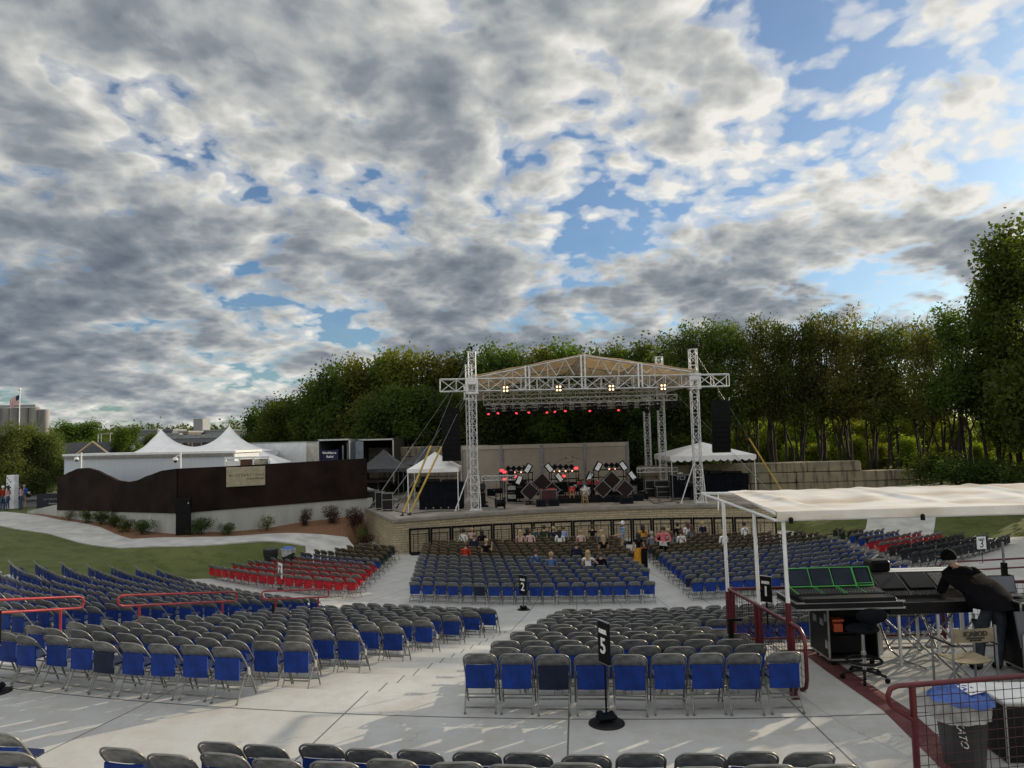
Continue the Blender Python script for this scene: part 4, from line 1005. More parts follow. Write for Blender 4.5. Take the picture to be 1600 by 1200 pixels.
M_DTENT = mat('charcoal_tent_fabric', (.035, .036, .042), .7, var=.12)
tent('canopy_tent', (-4.75, 44.6, ZS), 3.0, 3.0, 2.45, 3.40, 0, 'small white canopy tent over the stage left monitor desk', M_WHITE, curve=.05)
tent('canopy_tent', (-8.8, 50.0, ZS-.2), 3.6, 3.6, 2.5, 3.75, .05, 'dark grey pop-up tent beside the brown wall end', M_DTENT, group='dark pop-up tents')
tent('canopy_tent', (-6.4, 53.2, ZS-.2), 3.6, 3.6, 2.6, 3.85, .05, 'dark grey pop-up tent behind the first one', M_DTENT, group='dark pop-up tents')
tent('frame_tent', (13.0, 51.0, ZS-.1), 5.6, 5.5, 2.7, 3.55, 0, 'white frame tent with scalloped valance at stage right', M_WHITE, curve=0, scallop=True, valance=.38)
# ---------------- limestone block walls ----------------
def blockwall(name, x0, x1, y, z0, rows, lab, bh=.78, seed=1, steps=None):
    rnd = random.Random(seed); o = empty(name, ((x0+x1)/2, y, z0), 0, lab, 'stone wall'); xc = (x0+x1)/2
    for r in range(rows):
        x = x0-rnd.uniform(0, 1.2); xe = x1+(steps[r] if steps else 0); 
        while x < xe:
            w = min(rnd.uniform(3.0, 4.3), xe-x)
            if w < .5: break
            b = MB(); n0 = len(b.v); b.box((x+w/2-xc, rnd.uniform(-.04, .04), r*bh+bh/2), (w-.035, .95, bh-.03), bev=.05)
            for v in b.v: v += Vector((rnd.uniform(-.012, .012), rnd.uniform(-.03, .03), rnd.uniform(-.012, .012)))
            b.build('stone_block', M_BLOCK2, o); x += w
def bm():
    m = mat('limestone', (.30, .26, .17), .9, var=.16, scale=1.2, bump=1.0, bscale=6, col2=(.20, .175, .125)); t = m.node_tree; b = t.nodes['Principled BSDF']; src = b.inputs['Base Color'].links[0].from_socket
    tc = t.nodes.new('ShaderNodeTexCoord'); mp = t.nodes.new('ShaderNodeMapping'); t.links.new(tc.outputs['Object'], mp.inputs[0]); mp.inputs['Scale'].default_value = (2.2, 2.2, .35)
    n = t.nodes.new('ShaderNodeTexNoise'); t.links.new(mp.outputs[0], n.inputs['Vector']); n.inputs['Scale'].default_value = 1.6; n.inputs['Detail'].default_value = 5
    a = mixc(t, ramp(t, n.outputs['Fac'], [(.52, 0), (.68, .8)]), src, (.05, .045, .035)); t.links.new(a, b.inputs['Base Color']); return m
M_BLOCK2 = bm()
blockwall('block_wall', 9.5, 27.2, 52.5, .82, 4, 'long pale limestone block wall under the trees at the right', .72, 3, [2.4, 2.4, 1.2, -2.5])
blockwall('block_wall', -13.5, -2.0, 58.6, 2.2, 4, 'pale limestone block wall behind the dark tents', .80, 5)

# dense low clutter of cases and amplifiers around the cabinets
rg = random.Random(5)
kinds = ['small black amplifier', 'flat black equipment case', 'square black speaker box', 'upright black rack']
spots = [(768, 772), (776, 768), (812, 776), (818, 770), (836, 771), (872, 770), (884, 766), (924, 772), (931, 766), (962, 773), (990, 772), (1000, 768), (1006, 777), (1024, 768), (1046, 768), (1086, 778), (1072, 770), (906, 764)]
for i, (px, py) in enumerate(spots):
    q = on(px, py+3); k = i % 4; w, l, h = [(.6, .4, .5), (.9, .5, .35), (.6, .5, .75), (.5, .5, 1.05)][k]; o = empty('stage_equipment', q, rg.uniform(-.3, .3), f'{kinds[k]}, {ordn(i+1)} from left in the clutter across the stage', 'equipment', 'dark equipment across the stage')
    b = MB(); b.box((0, .2, h/2), (w, l, h), bev=.02); b.build('cabinet', M_BLK3, o); b = MB(); b.box((0, .2-l/2-.008, h/2), (w*.84, .012, h*.8)); b.build('front_panel', [M_BLK2, M_GREYM, M_BLACK][i % 3] if i % 5 == 0 else M_BLACK, o)
    b = MB(); b.box((0, .2, h+.01), (.2, .03, .02)); b.box((w*.3, .2-l/2-.016, h*.8), (.08, .012, .03)); b.build('handle', M_EDGE, o)
for i, (px0, px1, py) in enumerate([(800, 850, 757), (915, 985, 752), (852, 912, 757)]):
    a, c = on(px0, py+12), on(px1, py+12); o = empty('black_riser', ((a[0]+c[0])/2, a[1], ZS), 0, ['black low riser behind the left cabinets', 'black low riser behind the right cabinets', 'black low riser behind the drums'][i], 'stage riser', 'black risers at the back of the stage'); w = c[0]-a[0]
    b = MB(); b.box((0, .5, .6), (w, 1.0, .06)); b.build('top_board', M_BLACK, o); b = MB(); b.grid(lambda u, v: (-w/2+w*u, .02*math.sin(u*40), .58*v), 50, 2); b.build('skirt', M_BLK2, o)

for i, (px, py, h, bx) in enumerate([(776, 776, 1.5, .3), (822, 768, 1.9, -.2), (845, 790, 1.3, .25), (884, 778, 1.6, .3), (902, 786, 1.2, -.3), (925, 784, 1.5, .2), (962, 770, 1.9, -.25), (990, 781, 1.3, .3), (1004, 776, 1.7, 0), (1030, 783, 1.4, -.2), (1060, 786, 1.2, .25), (758, 784, 1.6, .15)]):
    mic(px, py, h, rg.uniform(-1, 1), bx, f'thin black stand, {ordn(i+1)} placed among the dark gear across the stage')
# ---------------- trees and shrubs ----------------
def leaf_mat(name, c, c2, trans=.45):
    m = bpy.data.materials.new(name); m.use_nodes = True; t = m.node_tree; b = t.nodes['Principled BSDF']; b.inputs['Roughness'].default_value = .65; b.inputs['Specular IOR Level'].default_value = .15
    tc = t.nodes.new('ShaderNodeTexCoord'); oi = t.nodes.new('ShaderNodeObjectInfo')
    n = t.nodes.new('ShaderNodeTexNoise'); t.links.new(tc.outputs['Object'], n.inputs['Vector']); n.inputs['Scale'].default_value = 1.1; n.inputs['Detail'].default_value = 6; n.inputs['Roughness'].default_value = .75
    a = mixc(t, ramp(t, n.outputs['Fac'], [(.35, 0), (.65, 1)]), c, c2)
    hs = t.nodes.new('ShaderNodeHueSaturation'); t.links.new(a, hs.inputs['Color'])
    t.links.new(math_(t, 'ADD', .475, math_(t, 'MULTIPLY', oi.outputs['Random'], .04)), hs.inputs['Hue']); t.links.new(math_(t, 'ADD', .75, math_(t, 'MULTIPLY', oi.outputs['Random'], .5)), hs.inputs['Value'])
    t.links.new(hs.outputs[0], b.inputs['Base Color']); tr = t.nodes.new('ShaderNodeBsdfTranslucent')
    y = mixc(t, 1.0, hs.outputs[0], (1.5, 1.6, .5), 'MULTIPLY'); t.links.new(y, tr.inputs[0])
    mx = t.nodes.new('ShaderNodeMixShader'); mx.inputs[0].default_value = trans; t.links.new(b.outputs[0], mx.inputs[1]); t.links.new(tr.outputs[0], mx.inputs[2]); t.links.new(mx.outputs[0], t.nodes['Material Output'].inputs[0])
    return m
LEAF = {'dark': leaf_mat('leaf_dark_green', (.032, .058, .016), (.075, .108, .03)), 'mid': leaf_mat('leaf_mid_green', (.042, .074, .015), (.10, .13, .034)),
        'yellow': leaf_mat('leaf_yellow_green', (.075, .098, .018), (.17, .17, .042)), 'bright': leaf_mat('leaf_backlit_green', (.10, .15, .02), (.22, .24, .04), .5), 'olive': leaf_mat('leaf_olive', (.068, .078, .02), (.15, .145, .045)),  # the bright leaf has sun from behind painted into its colour
        'fresh': leaf_mat('leaf_fresh_green', (.06, .092, .026), (.14, .165, .06)), 'maroon': leaf_mat('leaf_maroon', (.035, .012, .014), (.06, .03, .03))}
M_BARK = mat('bark', (.026, .021, .016), .95, var=.25, scale=4, bump=1, bscale=14, stretch=(1, 1, .3))
import numpy as np
def leafcloud(rng, blobs, n, size, flat=.6):
    # leaf-sized quads gathered in clumps near the surfaces of overlapping blobs
    vol = np.array([b_[3]**2*b_[4] if len(b_) > 4 else b_[3]**2 for b_ in blobs]); vol = vol/vol.sum(); P = []
    ncl = max(20, n//14)
    idx = rng.choice(len(blobs), ncl, p=vol)
    B = np.array([(b_[0], b_[1], b_[2], b_[3], b_[4] if len(b_) > 4 else b_[3]) for b_ in blobs])[idx]
    d = rng.normal(size=(ncl, 3)); d /= np.linalg.norm(d, axis=1)[:, None]; rad = rng.uniform(.30, 1.0, ncl)**.45
    rad *= 1+.16*np.sin(d[:, 0]*7+idx)*np.cos(d[:, 2]*6+idx*2)
    c = B[:, :3]+d*rad[:, None]*np.stack([B[:, 3], B[:, 3], B[:, 4]], 1)
    rep = 14; C = np.repeat(c, rep, 0)+rng.normal(scale=size*1.5, size=(ncl*rep, 3))*np.array([1, 1, .75]); m = len(C)
    a = rng.normal(size=(m, 3)); a /= np.linalg.norm(a, axis=1)[:, None]; up_ = rng.normal(size=(m, 3)); bb = np.cross(a, up_); bb /= np.linalg.norm(bb, axis=1)[:, None]
    s = size*rng.uniform(.6, 1.3, m)[:, None]
    V = np.stack([C-a*s*.5, C+bb*s*.32, C+a*s*.5, C-bb*s*.32], 1).reshape(-1, 3)
    return V, m
def quads_mesh(name, V, m, mt):
    me = bpy.data.meshes.new(name); me.vertices.add(4*m); me.vertices.foreach_set('co', V.astype(np.float32).ravel()); me.loops.add(4*m); me.loops.foreach_set('vertex_index', np.arange(4*m, dtype=np.int32))
    me.polygons.add(m); me.polygons.foreach_set('loop_start', np.arange(0, 4*m, 4, dtype=np.int32)); me.materials.append(mt); me.update(calc_edges=True); me.validate(); return me
def limbs(rng, h, trunk_h, spread, stems, blobs, r0):
    b = MB()
    for s in range(stems):
        lean = rng.normal(scale=.08*spread if stems == 1 else .42*spread, size=2); base = rng.normal(scale=.0 if stems == 1 else .35, size=2)
        pts = []; n = 7; H = h*rng.uniform(.72, .88)
        wx = wy = 0.0
        for i in range(n+1):
            t = i/n; wx += rng.normal(scale=.16); wy += rng.normal(scale=.16); pts.append((base[0]+lean[0]*t*t*2.2+wx, base[1]+lean[1]*t*t*2.2+wy, H*t-.3))
        rr = r0/(stems**.5); b.path(pts, rr, 7, taper=.22)
        for k in range(9 if stems == 1 else 6):
            t = rng.uniform(trunk_h/h, .8); i = min(n-1, int(t*n)); p = Vector(pts[i]).lerp(Vector(pts[i+1]), t*n-i)
            bl = blobs[rng.integers(len(blobs))]; q = Vector((bl[0], bl[1], bl[2]))+Vector(rng.normal(scale=.4, size=3)); 
            if q.z < p.z: q.z = p.z+abs(q.z-p.z)*.4+.5
            mid = p.lerp(q, .5)+Vector((0, 0, -.15*(q-p).length)); b.path([p, p.lerp(mid, .6), mid, q], rr*.42, 5, taper=.25)
            for j in range(3): e = q.lerp(mid, rng.uniform(0, .7)); b.path([e, e+Vector(rng.normal(scale=.8, size=3))+Vector((0, 0, .5))], rr*.14, 4, taper=.4)
    return b
VAR = {}
def variant(key, seed, h, w, trunk_h, nleaf, leaf, size, stems=1, r0=.22, cone=0.0, tall=1.0):
    rng = np.random.default_rng(seed); blobs = []; nb = 15
    for i in range(nb):
        t = (i+.5)/nb; z = trunk_h+(h-trunk_h)*(.10+.82*t); prof = (math.sin(math.pi*min(1, .12+.80*t))**.7)*(1-cone*t); a = rng.uniform(0, 6.28); rr = w*.5*prof*rng.uniform(.25, .72)
        blobs.append((rr*math.cos(a), rr*math.sin(a), z, w*.5*rng.uniform(.30, .48)*(1-.35*t), w*.5*rng.uniform(.30, .50)*tall*(1-.2*t)))
    for i in range(7): a = rng.uniform(0, 6.28); blobs.append((w*.22*math.cos(a), w*.22*math.sin(a), h*rng.uniform(.86, .99), w*.10, w*.22*tall))
    V, m = leafcloud(rng, blobs, nleaf, size)
    VAR[key] = (quads_mesh('crown', V, m, LEAF[leaf]), limbs(rng, h, trunk_h, w*.25, stems, blobs, r0).mesh('trunk', M_BARK), float(np.percentile(V[:, 2], 99.7)))
variant('maple_dark', 1, 10, 7.5, 1.2, 17000, 'dark', .30)
variant('maple_mid', 2, 10, 7, 1.2, 17000, 'mid', .30)
variant('maple_yellow', 3, 10, 6, 1.0, 15000, 'yellow', .30)
variant('grove', 4, 13, 8.0, 5.2, 9500, 'olive', .25, stems=6, r0=.34)
variant('grove2', 5, 13, 7.0, 4.6, 11000, 'mid', .25, stems=4, r0=.34)
variant('big', 6, 18, 12, 3.0, 30000, 'mid', .32, r0=.40)
variant('lindens', 7, 10, 9, 1.6, 26000, 'fresh', .24)
variant('backlit', 8, 7, 6, .3, 9000, 'bright', .34)
variant('poplar', 9, 12, 4, .8, 11000, 'mid', .28, tall=1.5)
TREEPOS = []
def tree(key, x, y, h, lab, rz=None, sw=1.0, z=None, group='trees behind the stage'):
    cr, tr, H = VAR[key]; s = h/H; z = terr(x, y) if z is None else z
    o = empty('tree', (x, y, z-.05), random.uniform(0, 6.28) if rz is None else rz, lab, 'tree', group); o.scale = (s*sw, s*sw, s)
    c = bpy.data.objects.new('crown', cr); COL.objects.link(c); c.parent = o
    t = bpy.data.objects.new('trunk', tr); COL.objects.link(t); t.parent = o
    return o
def tree_px(key, px, pytop, y, lab, sw=1.0, **kw):
    p = at(px, pytop, y); g = terr(p.x, y); return tree(key, p.x, y, (p.z-g)*1.0, lab, sw=sw, **kw)
# row behind the stage, left end to right end (pixel of each top, distance)
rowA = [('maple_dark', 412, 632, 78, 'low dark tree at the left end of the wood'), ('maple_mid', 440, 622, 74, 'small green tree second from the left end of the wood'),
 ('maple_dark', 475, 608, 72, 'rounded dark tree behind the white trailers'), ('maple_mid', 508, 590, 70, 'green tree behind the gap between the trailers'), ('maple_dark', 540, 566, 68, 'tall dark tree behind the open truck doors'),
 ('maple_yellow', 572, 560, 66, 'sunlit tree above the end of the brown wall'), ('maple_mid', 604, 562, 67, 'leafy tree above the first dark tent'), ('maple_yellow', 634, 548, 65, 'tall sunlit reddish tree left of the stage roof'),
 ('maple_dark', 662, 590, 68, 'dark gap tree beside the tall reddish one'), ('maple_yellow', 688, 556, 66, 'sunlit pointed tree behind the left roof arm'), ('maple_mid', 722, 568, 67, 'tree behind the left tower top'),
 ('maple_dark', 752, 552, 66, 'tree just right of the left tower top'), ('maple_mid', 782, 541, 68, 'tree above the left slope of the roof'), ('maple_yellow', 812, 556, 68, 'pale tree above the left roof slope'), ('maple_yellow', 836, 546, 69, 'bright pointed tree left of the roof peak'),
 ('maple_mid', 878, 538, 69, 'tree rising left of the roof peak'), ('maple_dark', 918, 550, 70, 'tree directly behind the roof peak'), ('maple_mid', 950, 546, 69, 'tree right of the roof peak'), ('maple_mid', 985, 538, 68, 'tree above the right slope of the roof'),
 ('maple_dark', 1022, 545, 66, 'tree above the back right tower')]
for k, px, py, y, lab in rowA: tree_px(k, px, py, y, lab, sw=random.uniform(.85, 1.1))
# low dark screen of trees filling in under the crowns
for i, px in enumerate(range(598, 1130, 38)):
    tree_px(['maple_dark', 'maple_mid', 'maple_dark'][i % 3], px+random.uniform(-8, 8), 632-(px > 560)*22+random.uniform(-12, 10), 62+random.uniform(-1.5, 1.5), f'low dense tree of the screen behind the stage, {ordn(i+1)} from left', sw=1.15, group='low trees of the screen behind the stage')
rowB = [('grove2', 1062, 520, 62, 'tree behind the right roof arm'), ('grove2', 1098, 506, 61, 'dark tree just left of the right tower top'), ('grove2', 1132, 498, 60, 'tall tree above the right roof arm'), ('grove', 1170, 505, 60, 'tree right of the right speaker stack'),
 ('grove2', 1205, 495, 59, 'dense tree over the left end of the block wall'), ('grove', 1240, 502, 59, 'olive tree over the block wall'), ('grove2', 1275, 490, 58, 'open-topped tree over the block wall'), ('grove', 1312, 488, 57, 'feathery-topped tree above the right of the block wall'),
 ('grove', 1350, 498, 56, 'tree above the stepped end of the block wall'), ('grove2', 1385, 508, 55, 'yellowish tree past the end of the block wall'), ('grove', 1425, 503, 54, 'slender many-stemmed tree past the wall'),
 ('grove', 1465, 492, 52, 'many-stemmed tree above the white canopy'), ('grove2', 1505, 478, 50, 'leaning many-stemmed tree beside the big one'), ('grove', 1548, 470, 50, 'many-stemmed tree under the big tree')]
for k, px, py, y, lab in rowB: tree_px(k, px, py, y, lab, sw=random.uniform(.8, 1.0), group='trees on the right bank')
tree_px('big', 1625, 352, 45, 'very large tree filling the right edge of the view', group='trees on the right bank')
tree_px('big', 1572, 432, 49, 'large tree behind the biggest one at the right edge', sw=.8, group='trees on the right bank')
# second rank between the stems, backlight put into a brighter leaf colour
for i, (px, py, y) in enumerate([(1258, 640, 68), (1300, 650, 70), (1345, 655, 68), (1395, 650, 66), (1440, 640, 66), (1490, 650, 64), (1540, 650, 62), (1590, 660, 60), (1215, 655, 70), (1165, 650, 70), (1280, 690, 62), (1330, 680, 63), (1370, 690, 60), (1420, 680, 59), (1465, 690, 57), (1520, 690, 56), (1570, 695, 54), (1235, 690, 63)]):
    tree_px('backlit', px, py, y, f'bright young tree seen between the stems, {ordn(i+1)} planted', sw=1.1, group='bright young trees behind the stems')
# trees to the right of the frame that shade the seats
offs_ = [(36, 38, 14), (42, 33, 14), (48, 42, 15), (44, 48, 14), (38, 29, 13), (52, 36, 14), (56, 45, 14), (46, 24, 13), (53, 52, 14), (60, 38, 14)]
for i, (x, y, h) in enumerate(offs_): tree(['big', 'grove2', 'maple_dark'][i % 3], x, y, h, f'shade tree beyond the right of the picture, {ordn(i+1)} of the belt', sw=.95, group='shade trees on the right')
# left
tree_px('lindens', 20, 661, 62, 'large sunlit tree at the left edge of the view', sw=1.15, group='trees by the car park')
tree_px('lindens', 74, 672, 64, 'sunlit tree right of the large one by the car park', sw=1.0, group='trees by the car park')
tree_px('maple_mid', 198, 665, 92, 'round dark tree behind the white trailer', sw=1.0, group='trees by the car park')
tree_px('maple_mid', 238, 677, 96, 'small tree behind the white tent peak', sw=.9, group='trees by the car park')
tree_px('maple_mid', 122, 658, 150, 'leafy green tree beyond the red gabled building', sw=1.9, group='trees by the car park')
# shrubs at the foot of the wall
def shrub_var(key, seed, n, leaf, size):
    rng = np.random.default_rng(seed); bl = [(rng.uniform(-.3, .3), rng.uniform(-.25, .25), rng.uniform(.2, .65), rng.uniform(.18, .34)) for _ in range(9)]; V, m = leafcloud(rng, bl, n, size)
    b = MB()
    for i in range(9): a = rng.uniform(0, 6.28); b.path([(0, 0, 0), (.12*math.cos(a), .12*math.sin(a), .3), (.35*math.cos(a), .35*math.sin(a), .75)], .012, 4, taper=.4)
    VAR[key] = (quads_mesh('foliage', V, m, LEAF[leaf]), b.mesh('stems', M_BARK), 1.0)
shrub_var('sh_green', 21, 2500, 'dark', .055); shrub_var('sh_maroon', 22, 2500, 'maroon', .05); shrub_var('sh_pale', 23, 1600, 'olive', .05)
def shrub(key, px, py, w, h, y, lab):
    p = at(px, py, y); z = terr(p.x, y)+.02; o = empty('shrub', (p.x, y, z), random.uniform(0, 6), lab, 'shrub', 'shrubs in the mulch bed'); o.scale = (w*.8, w*.8, h*.8)
    cr, st_, _ = VAR[key]
    for nme, me in (('foliage', cr), ('stems', st_)): c = bpy.data.objects.new(nme, me); COL.objects.link(c); c.parent = o
for i, (k, px, y, w, h, lab) in enumerate([('sh_pale', 107, 47.2, 1.0, .9, 'thin pale shrub at the left end of the bed'), ('sh_green', 135, 45.6, 1.2, 1.1, 'low green shrub, second in the bed'), ('sh_green', 158, 44.3, 1.6, 1.2, 'wide green shrub, third in the bed'),
    ('sh_green', 179, 43.4, 1.3, 1.0, 'green shrub, fourth in the bed'), ('sh_green', 200, 42.4, 1.2, 1.0, 'green shrub, fifth in the bed'), ('sh_green', 222, 41.4, 1.5, 1.2, 'green shrub left of the black post'),
    ('sh_green', 316, 40.7, 1.7, 1.3, 'dark green shrub right of the black post'), ('sh_green', 357, 41.3, 1.2, .9, 'low green shrub below the stone sign'), ('sh_pale', 416, 42.4, 1.2, 1.3, 'pale shrub against the concrete base'),
    ('sh_maroon', 477, 43.4, 1.0, 1.5, 'narrow maroon shrub, first of the dark red ones'), ('sh_maroon', 519, 43.9, 1.4, 1.5, 'round maroon shrub in the middle'), ('sh_maroon', 553, 43.6, 1.6, 1.6, 'maroon shrub near the stage corner'), ('sh_maroon', 568, 42.6, 1.4, 1.5, 'maroon shrub nearest the stage corner'), ('sh_green', 585, 40.9, 1.3, .7, 'low green shrub at the foot of the stage wall')]):
    p = at(px, 815, y); shrub(k, px, 815, w, h, y, lab)
for i, (px, y) in enumerate([(1500, 48), (1540, 47), (1570, 46), (1470, 50), (1600, 45)]):
    p = at(px, 740, y); o = empty('hedge_bush', (p.x, y, terr(p.x, y)), i, f'broad leafy bush at the foot of the right trees, {ordn(i+1)} from the wall', 'bush', 'bushes under the right trees'); o.scale = (4.0, 3.0, 2.6)
    for nme, me in (('foliage', VAR['sh_green'][0]), ('stems', VAR['sh_green'][1])): c = bpy.data.objects.new(nme, me); COL.objects.link(c); c.parent = o
# far wood on the hills
rng = np.random.default_rng(77)
def far_wood():
    V = []; cnt = 0
    for _ in range(650):
        x = rng.uniform(-420, 60); y = rng.uniform(300, 460); ty = (y-300)/160; h = rng.uniform(6, 10); base = 1.0+7*ty*(.6+.4*math.sin(x*.015+1))
        bl = [(x+rng.normal(scale=3), y+rng.normal(scale=3), base+rng.uniform(2, h), rng.uniform(2.5, 4.5)) for _ in range(4)]; v, m = leafcloud(rng, bl, 160, 1.5); V.append(v); cnt += m
    me = quads_mesh('far_wood', np.concatenate(V), cnt, LEAF['mid']); o = bpy.data.objects.new('far_wood', me); COL.objects.link(o); tag(o, 'wooded green hills along the horizon behind the buildings', 'woodland', None, 'stuff')
far_wood()
def hill():
    b = MB(); b.grid(lambda u, v: (-500+620*u, 280+260*v, 1.0+8*math.sin(math.pi*min(1, v*1.2)/1.0*.5)*(.6+.4*math.sin((-500+620*u)*.015+1))-.8), 40, 12); tag(b.build('hills', M_GRASS), kind='structure')
hill()
# a wood mass closing the view behind the right-hand trees
def belt():
    V = []; cnt = 0
    for _ in range(170):
        t = rng.uniform(0, 1); x = -18+62*t; y = 80+rng.uniform(0, 12)-t*4; h = rng.uniform(7, 12)-4.5*max(0, t-.35); z = terr(x, y)
        bl = [(x+rng.normal(scale=1.8), y+rng.normal(scale=1.5), z+rng.uniform(.8, h-2), rng.uniform(1.5, 2.6)) for _ in range(5)]; v, m = leafcloud(rng, bl, 420, .55); V.append(v); cnt += m
    me = quads_mesh('wood_behind', np.concatenate(V), cnt, LEAF['mid']); o = bpy.data.objects.new('wood_behind', me); COL.objects.link(o); tag(o, 'dense green wood behind the nearer trees of the bank', 'woodland', None, 'stuff')
belt()
# ---------------- rails, signs and the sound-desk platform ----------------
M_MAROON = mat('maroon_paint', (.095, .010, .016), .35, .1, var=.12, scale=4)
M_REDRAIL = mat('red_paint', (.36, .03, .035), .4, .1, var=.12, scale=4)
M_MESHW = mat('mesh_wire', (.05, .012, .014), .5, .3)
ZP = 2.504
b = MB(); b.prism([(3.98, 9.4), (4.6, 7.6), (12, 8.6), (14, 12.8), (3.62, 12.8)], 1.2, ZP); tag(b.build('sound_platform', M_CONC), kind='structure')
b = MB(); b.box((8.4, 12.6, ZP+.02), (8.2, .35, .02)); tag(b.build('tread_plate', mat('tread_plate', (.42, .40, .36), .6, .3, var=.25, scale=40)), 'ribbed pale metal tread plate along the front of the sound platform', 'tread plate')
b = MB(); M_STRIP = mat('maroon_floor_paint', (.085, .018, .022), .8, var=.18, scale=5, col2=(.14, .045, .045))
cl = [(4.80, 12.6), (4.80, 11.4), (4.86, 9.8), (4.68, 8.32), (4.55, 7.6)]; vs = []
for x, y in cl: vs += [(x-.17, y, ZP+.004), (x+.17, y, ZP+.004)]
b.add(vs, [(2*i+1, 2*i, 2*i+2, 2*i+3) for i in range(4)]); tag(b.build('painted_strip', M_STRIP), kind='structure')
def mesh_panel(o, p, q, zb0, zt0, zb1, zt1, m=M_MESHW, step=.1, r=.0035):
    b = MB(); p, q = Vector(p), Vector(q); L = (q-p).length; n = max(1, round(L/step))
    for i in range(n+1): t = i/n; c = p.lerp(q, t); b.tube((c.x, c.y, zb0+(zb1-zb0)*t), (c.x, c.y, zt0+(zt1-zt0)*t), r, 4, caps=False)
    k = max(1, round((zt0-zb0)/step))
    for j in range(k+1): t = j/k; b.tube((p.x, p.y, zb0+(zt0-zb0)*t), (q.x, q.y, zb1+(zt1-zb1)*t), r, 4, caps=False)
    return b.build('wire_mesh', m, o)
# side rail of the platform with looped end
o = empty('mesh_railing', (3.7, 11.3, ZP), 0, 'maroon mesh railing beside the riser five chairs, ending in a rounded loop', 'railing', 'maroon mesh railings')
def L_(x, y, z): return (x-3.7, y-11.3, z)
b = MB(); b.path([L_(3.60, 12.75, .96), L_(3.76, 10.30, .99), L_(3.785, 10.12, .98), L_(3.795, 10.02, .91), L_(3.798, 9.98, .79), L_(3.798, 9.98, .35), L_(3.795, 10.02, .24), L_(3.785, 10.12, .17), L_(3.76, 10.30, .15), L_(3.60, 12.75, .15)], .026, 8); b.build('rail', M_MAROON, o)
for x, y in ((3.76, 10.32), (3.70, 11.45), (3.62, 12.6), (3.68, 11.62), (3.61, 12.72)): b = MB(); b.tube(L_(x, y, 0), L_(x, y, .96), .030, 8); b.box(L_(x, y, .006), (.12, .12, .012)); b.build('post', M_MAROON, o)
mesh_panel(o, L_(3.79, 10.02, 0), L_(3.62, 12.6, 0), .17, .94, .17, .94)
o = empty('mesh_railing', (6.5, 12.75, ZP), 0, 'maroon mesh railing along the stage side of the sound platform', 'railing', 'maroon mesh railings')
b = MB(); b.tube((-2.9, 0, .96), (4.5, 0, .96), .028, 8); b.tube((-2.9, 0, .12), (4.5, 0, .12), .02, 8); b.build('rail', M_MAROON, o)
for k in range(5): b = MB(); b.tube((-2.88+k*1.8, 0, 0), (-2.88+k*1.8, 0, .96), .030, 8); b.build('post', M_MAROON, o)
mesh_panel(o, (-2.88, 0, 0), (4.5, 0, 0), .12, .95, .12, .95, M_BLACK)
# near rail
o = empty('mesh_railing', (3.98, 7.67, 2.5), 0, 'maroon mesh railing nearest the camera, with a sloping looped end', 'railing', 'maroon mesh railings')
slope = .36/1.6*.62
b = MB(); top = lambda x: (x, .14*x, 1.055)
b.path([top(3.6), top(0), top(-.16), (-.24, -.035, 1.03), (-.27, -.04, .97), (-.265, -.04, .90), (-.22, -.03, .84), (0, 0, .70)], .027, 8); b.build('rail', M_MAROON, o)
for x in (0, 1.8): b = MB(); b.tube((x, .14*x, -.02), (x, .14*x, 1.05), .034, 8); b.build('post', M_MAROON, o)
mesh_panel(o, (.03, 0, 0), (1.8, .252, 0), .06, 1.03, .06, 1.03, step=.1, r=.0042); mesh_panel(o, (1.8, .252, 0), (3.6, .504, 0), .06, 1.03, .06, 1.03, step=.1, r=.0042)
# black post beside the side rail
b = MB(); b.box((3.42, 12.1, 2.35+.3), (.07, .07, .95)); b.box((3.5, 12.1, 3.12), (.2, .05, .04)); tag(b.build('black_post', M_BLACK), 'short black square post beside the maroon railing', 'post')
# handrails in the stair aisle on the left
for i, (r0, r1, lab) in enumerate([(24.0, 26.9, 'red looped handrail nearest the stage in the left stair aisle'), (27.8, 31.3, 'red looped handrail in the middle of the left stair aisle'), (32.1, 35.6, 'red looped handrail at the left picture edge, nearest in the stair aisle')]):
    th = R(23.3); zf = lambda r: min(2.5, ZF+(r-R0)*STEP/DR); p = polar((r0+r1)/2, th); zc = zf((r0+r1)/2); o = empty('hand_rail', (p[0], p[1], zc), 0, lab, 'handrail', 'red handrails in the left stair aisle')
    def HR(r, dz): q = polar(r, th); return (q[0]-p[0], q[1]-p[1], zf(r)-zc+dz)
    P = [HR(r0+.1, 1.15), HR(r1-.1, 1.15), HR(r1-.02, 1.12), HR(r1, 1.035), HR(r1-.02, .95), HR(r1-.1, .92), HR(r0+.1, .92), HR(r0+.02, .95), HR(r0, 1.035), HR(r0+.02, 1.12)]
    b = MB(); b.path(P, .024, 8, closed=True); b.build('rail', M_REDRAIL, o)
    for r in (r0+.5, r1-.55): b = MB(); b.tube(HR(r, -.15), HR(r, .92), .024, 8); b.build('post', M_REDRAIL, o)
# right-hand maroon handrail across the floor
o = empty('hand_rail', (14.9, 25.2, .4), 0, 'dark maroon looped handrail far to the right behind the sound desk', 'handrail'); b = MB()
b.path([(-.45, 0, 1.1), (3.5, .5, 1.1), (3.5, .5, .8), (-.45, 0, .8), (-.6, 0, .85), (-.65, 0, .95), (-.6, 0, 1.05)], .03, 8, closed=True); b.build('rail', M_MAROON, o)
for x in (.1, 3.0): b = MB(); b.tube((x, x*.12, -.5), (x, x*.12, .8), .03, 8); b.build('post', M_MAROON, o)
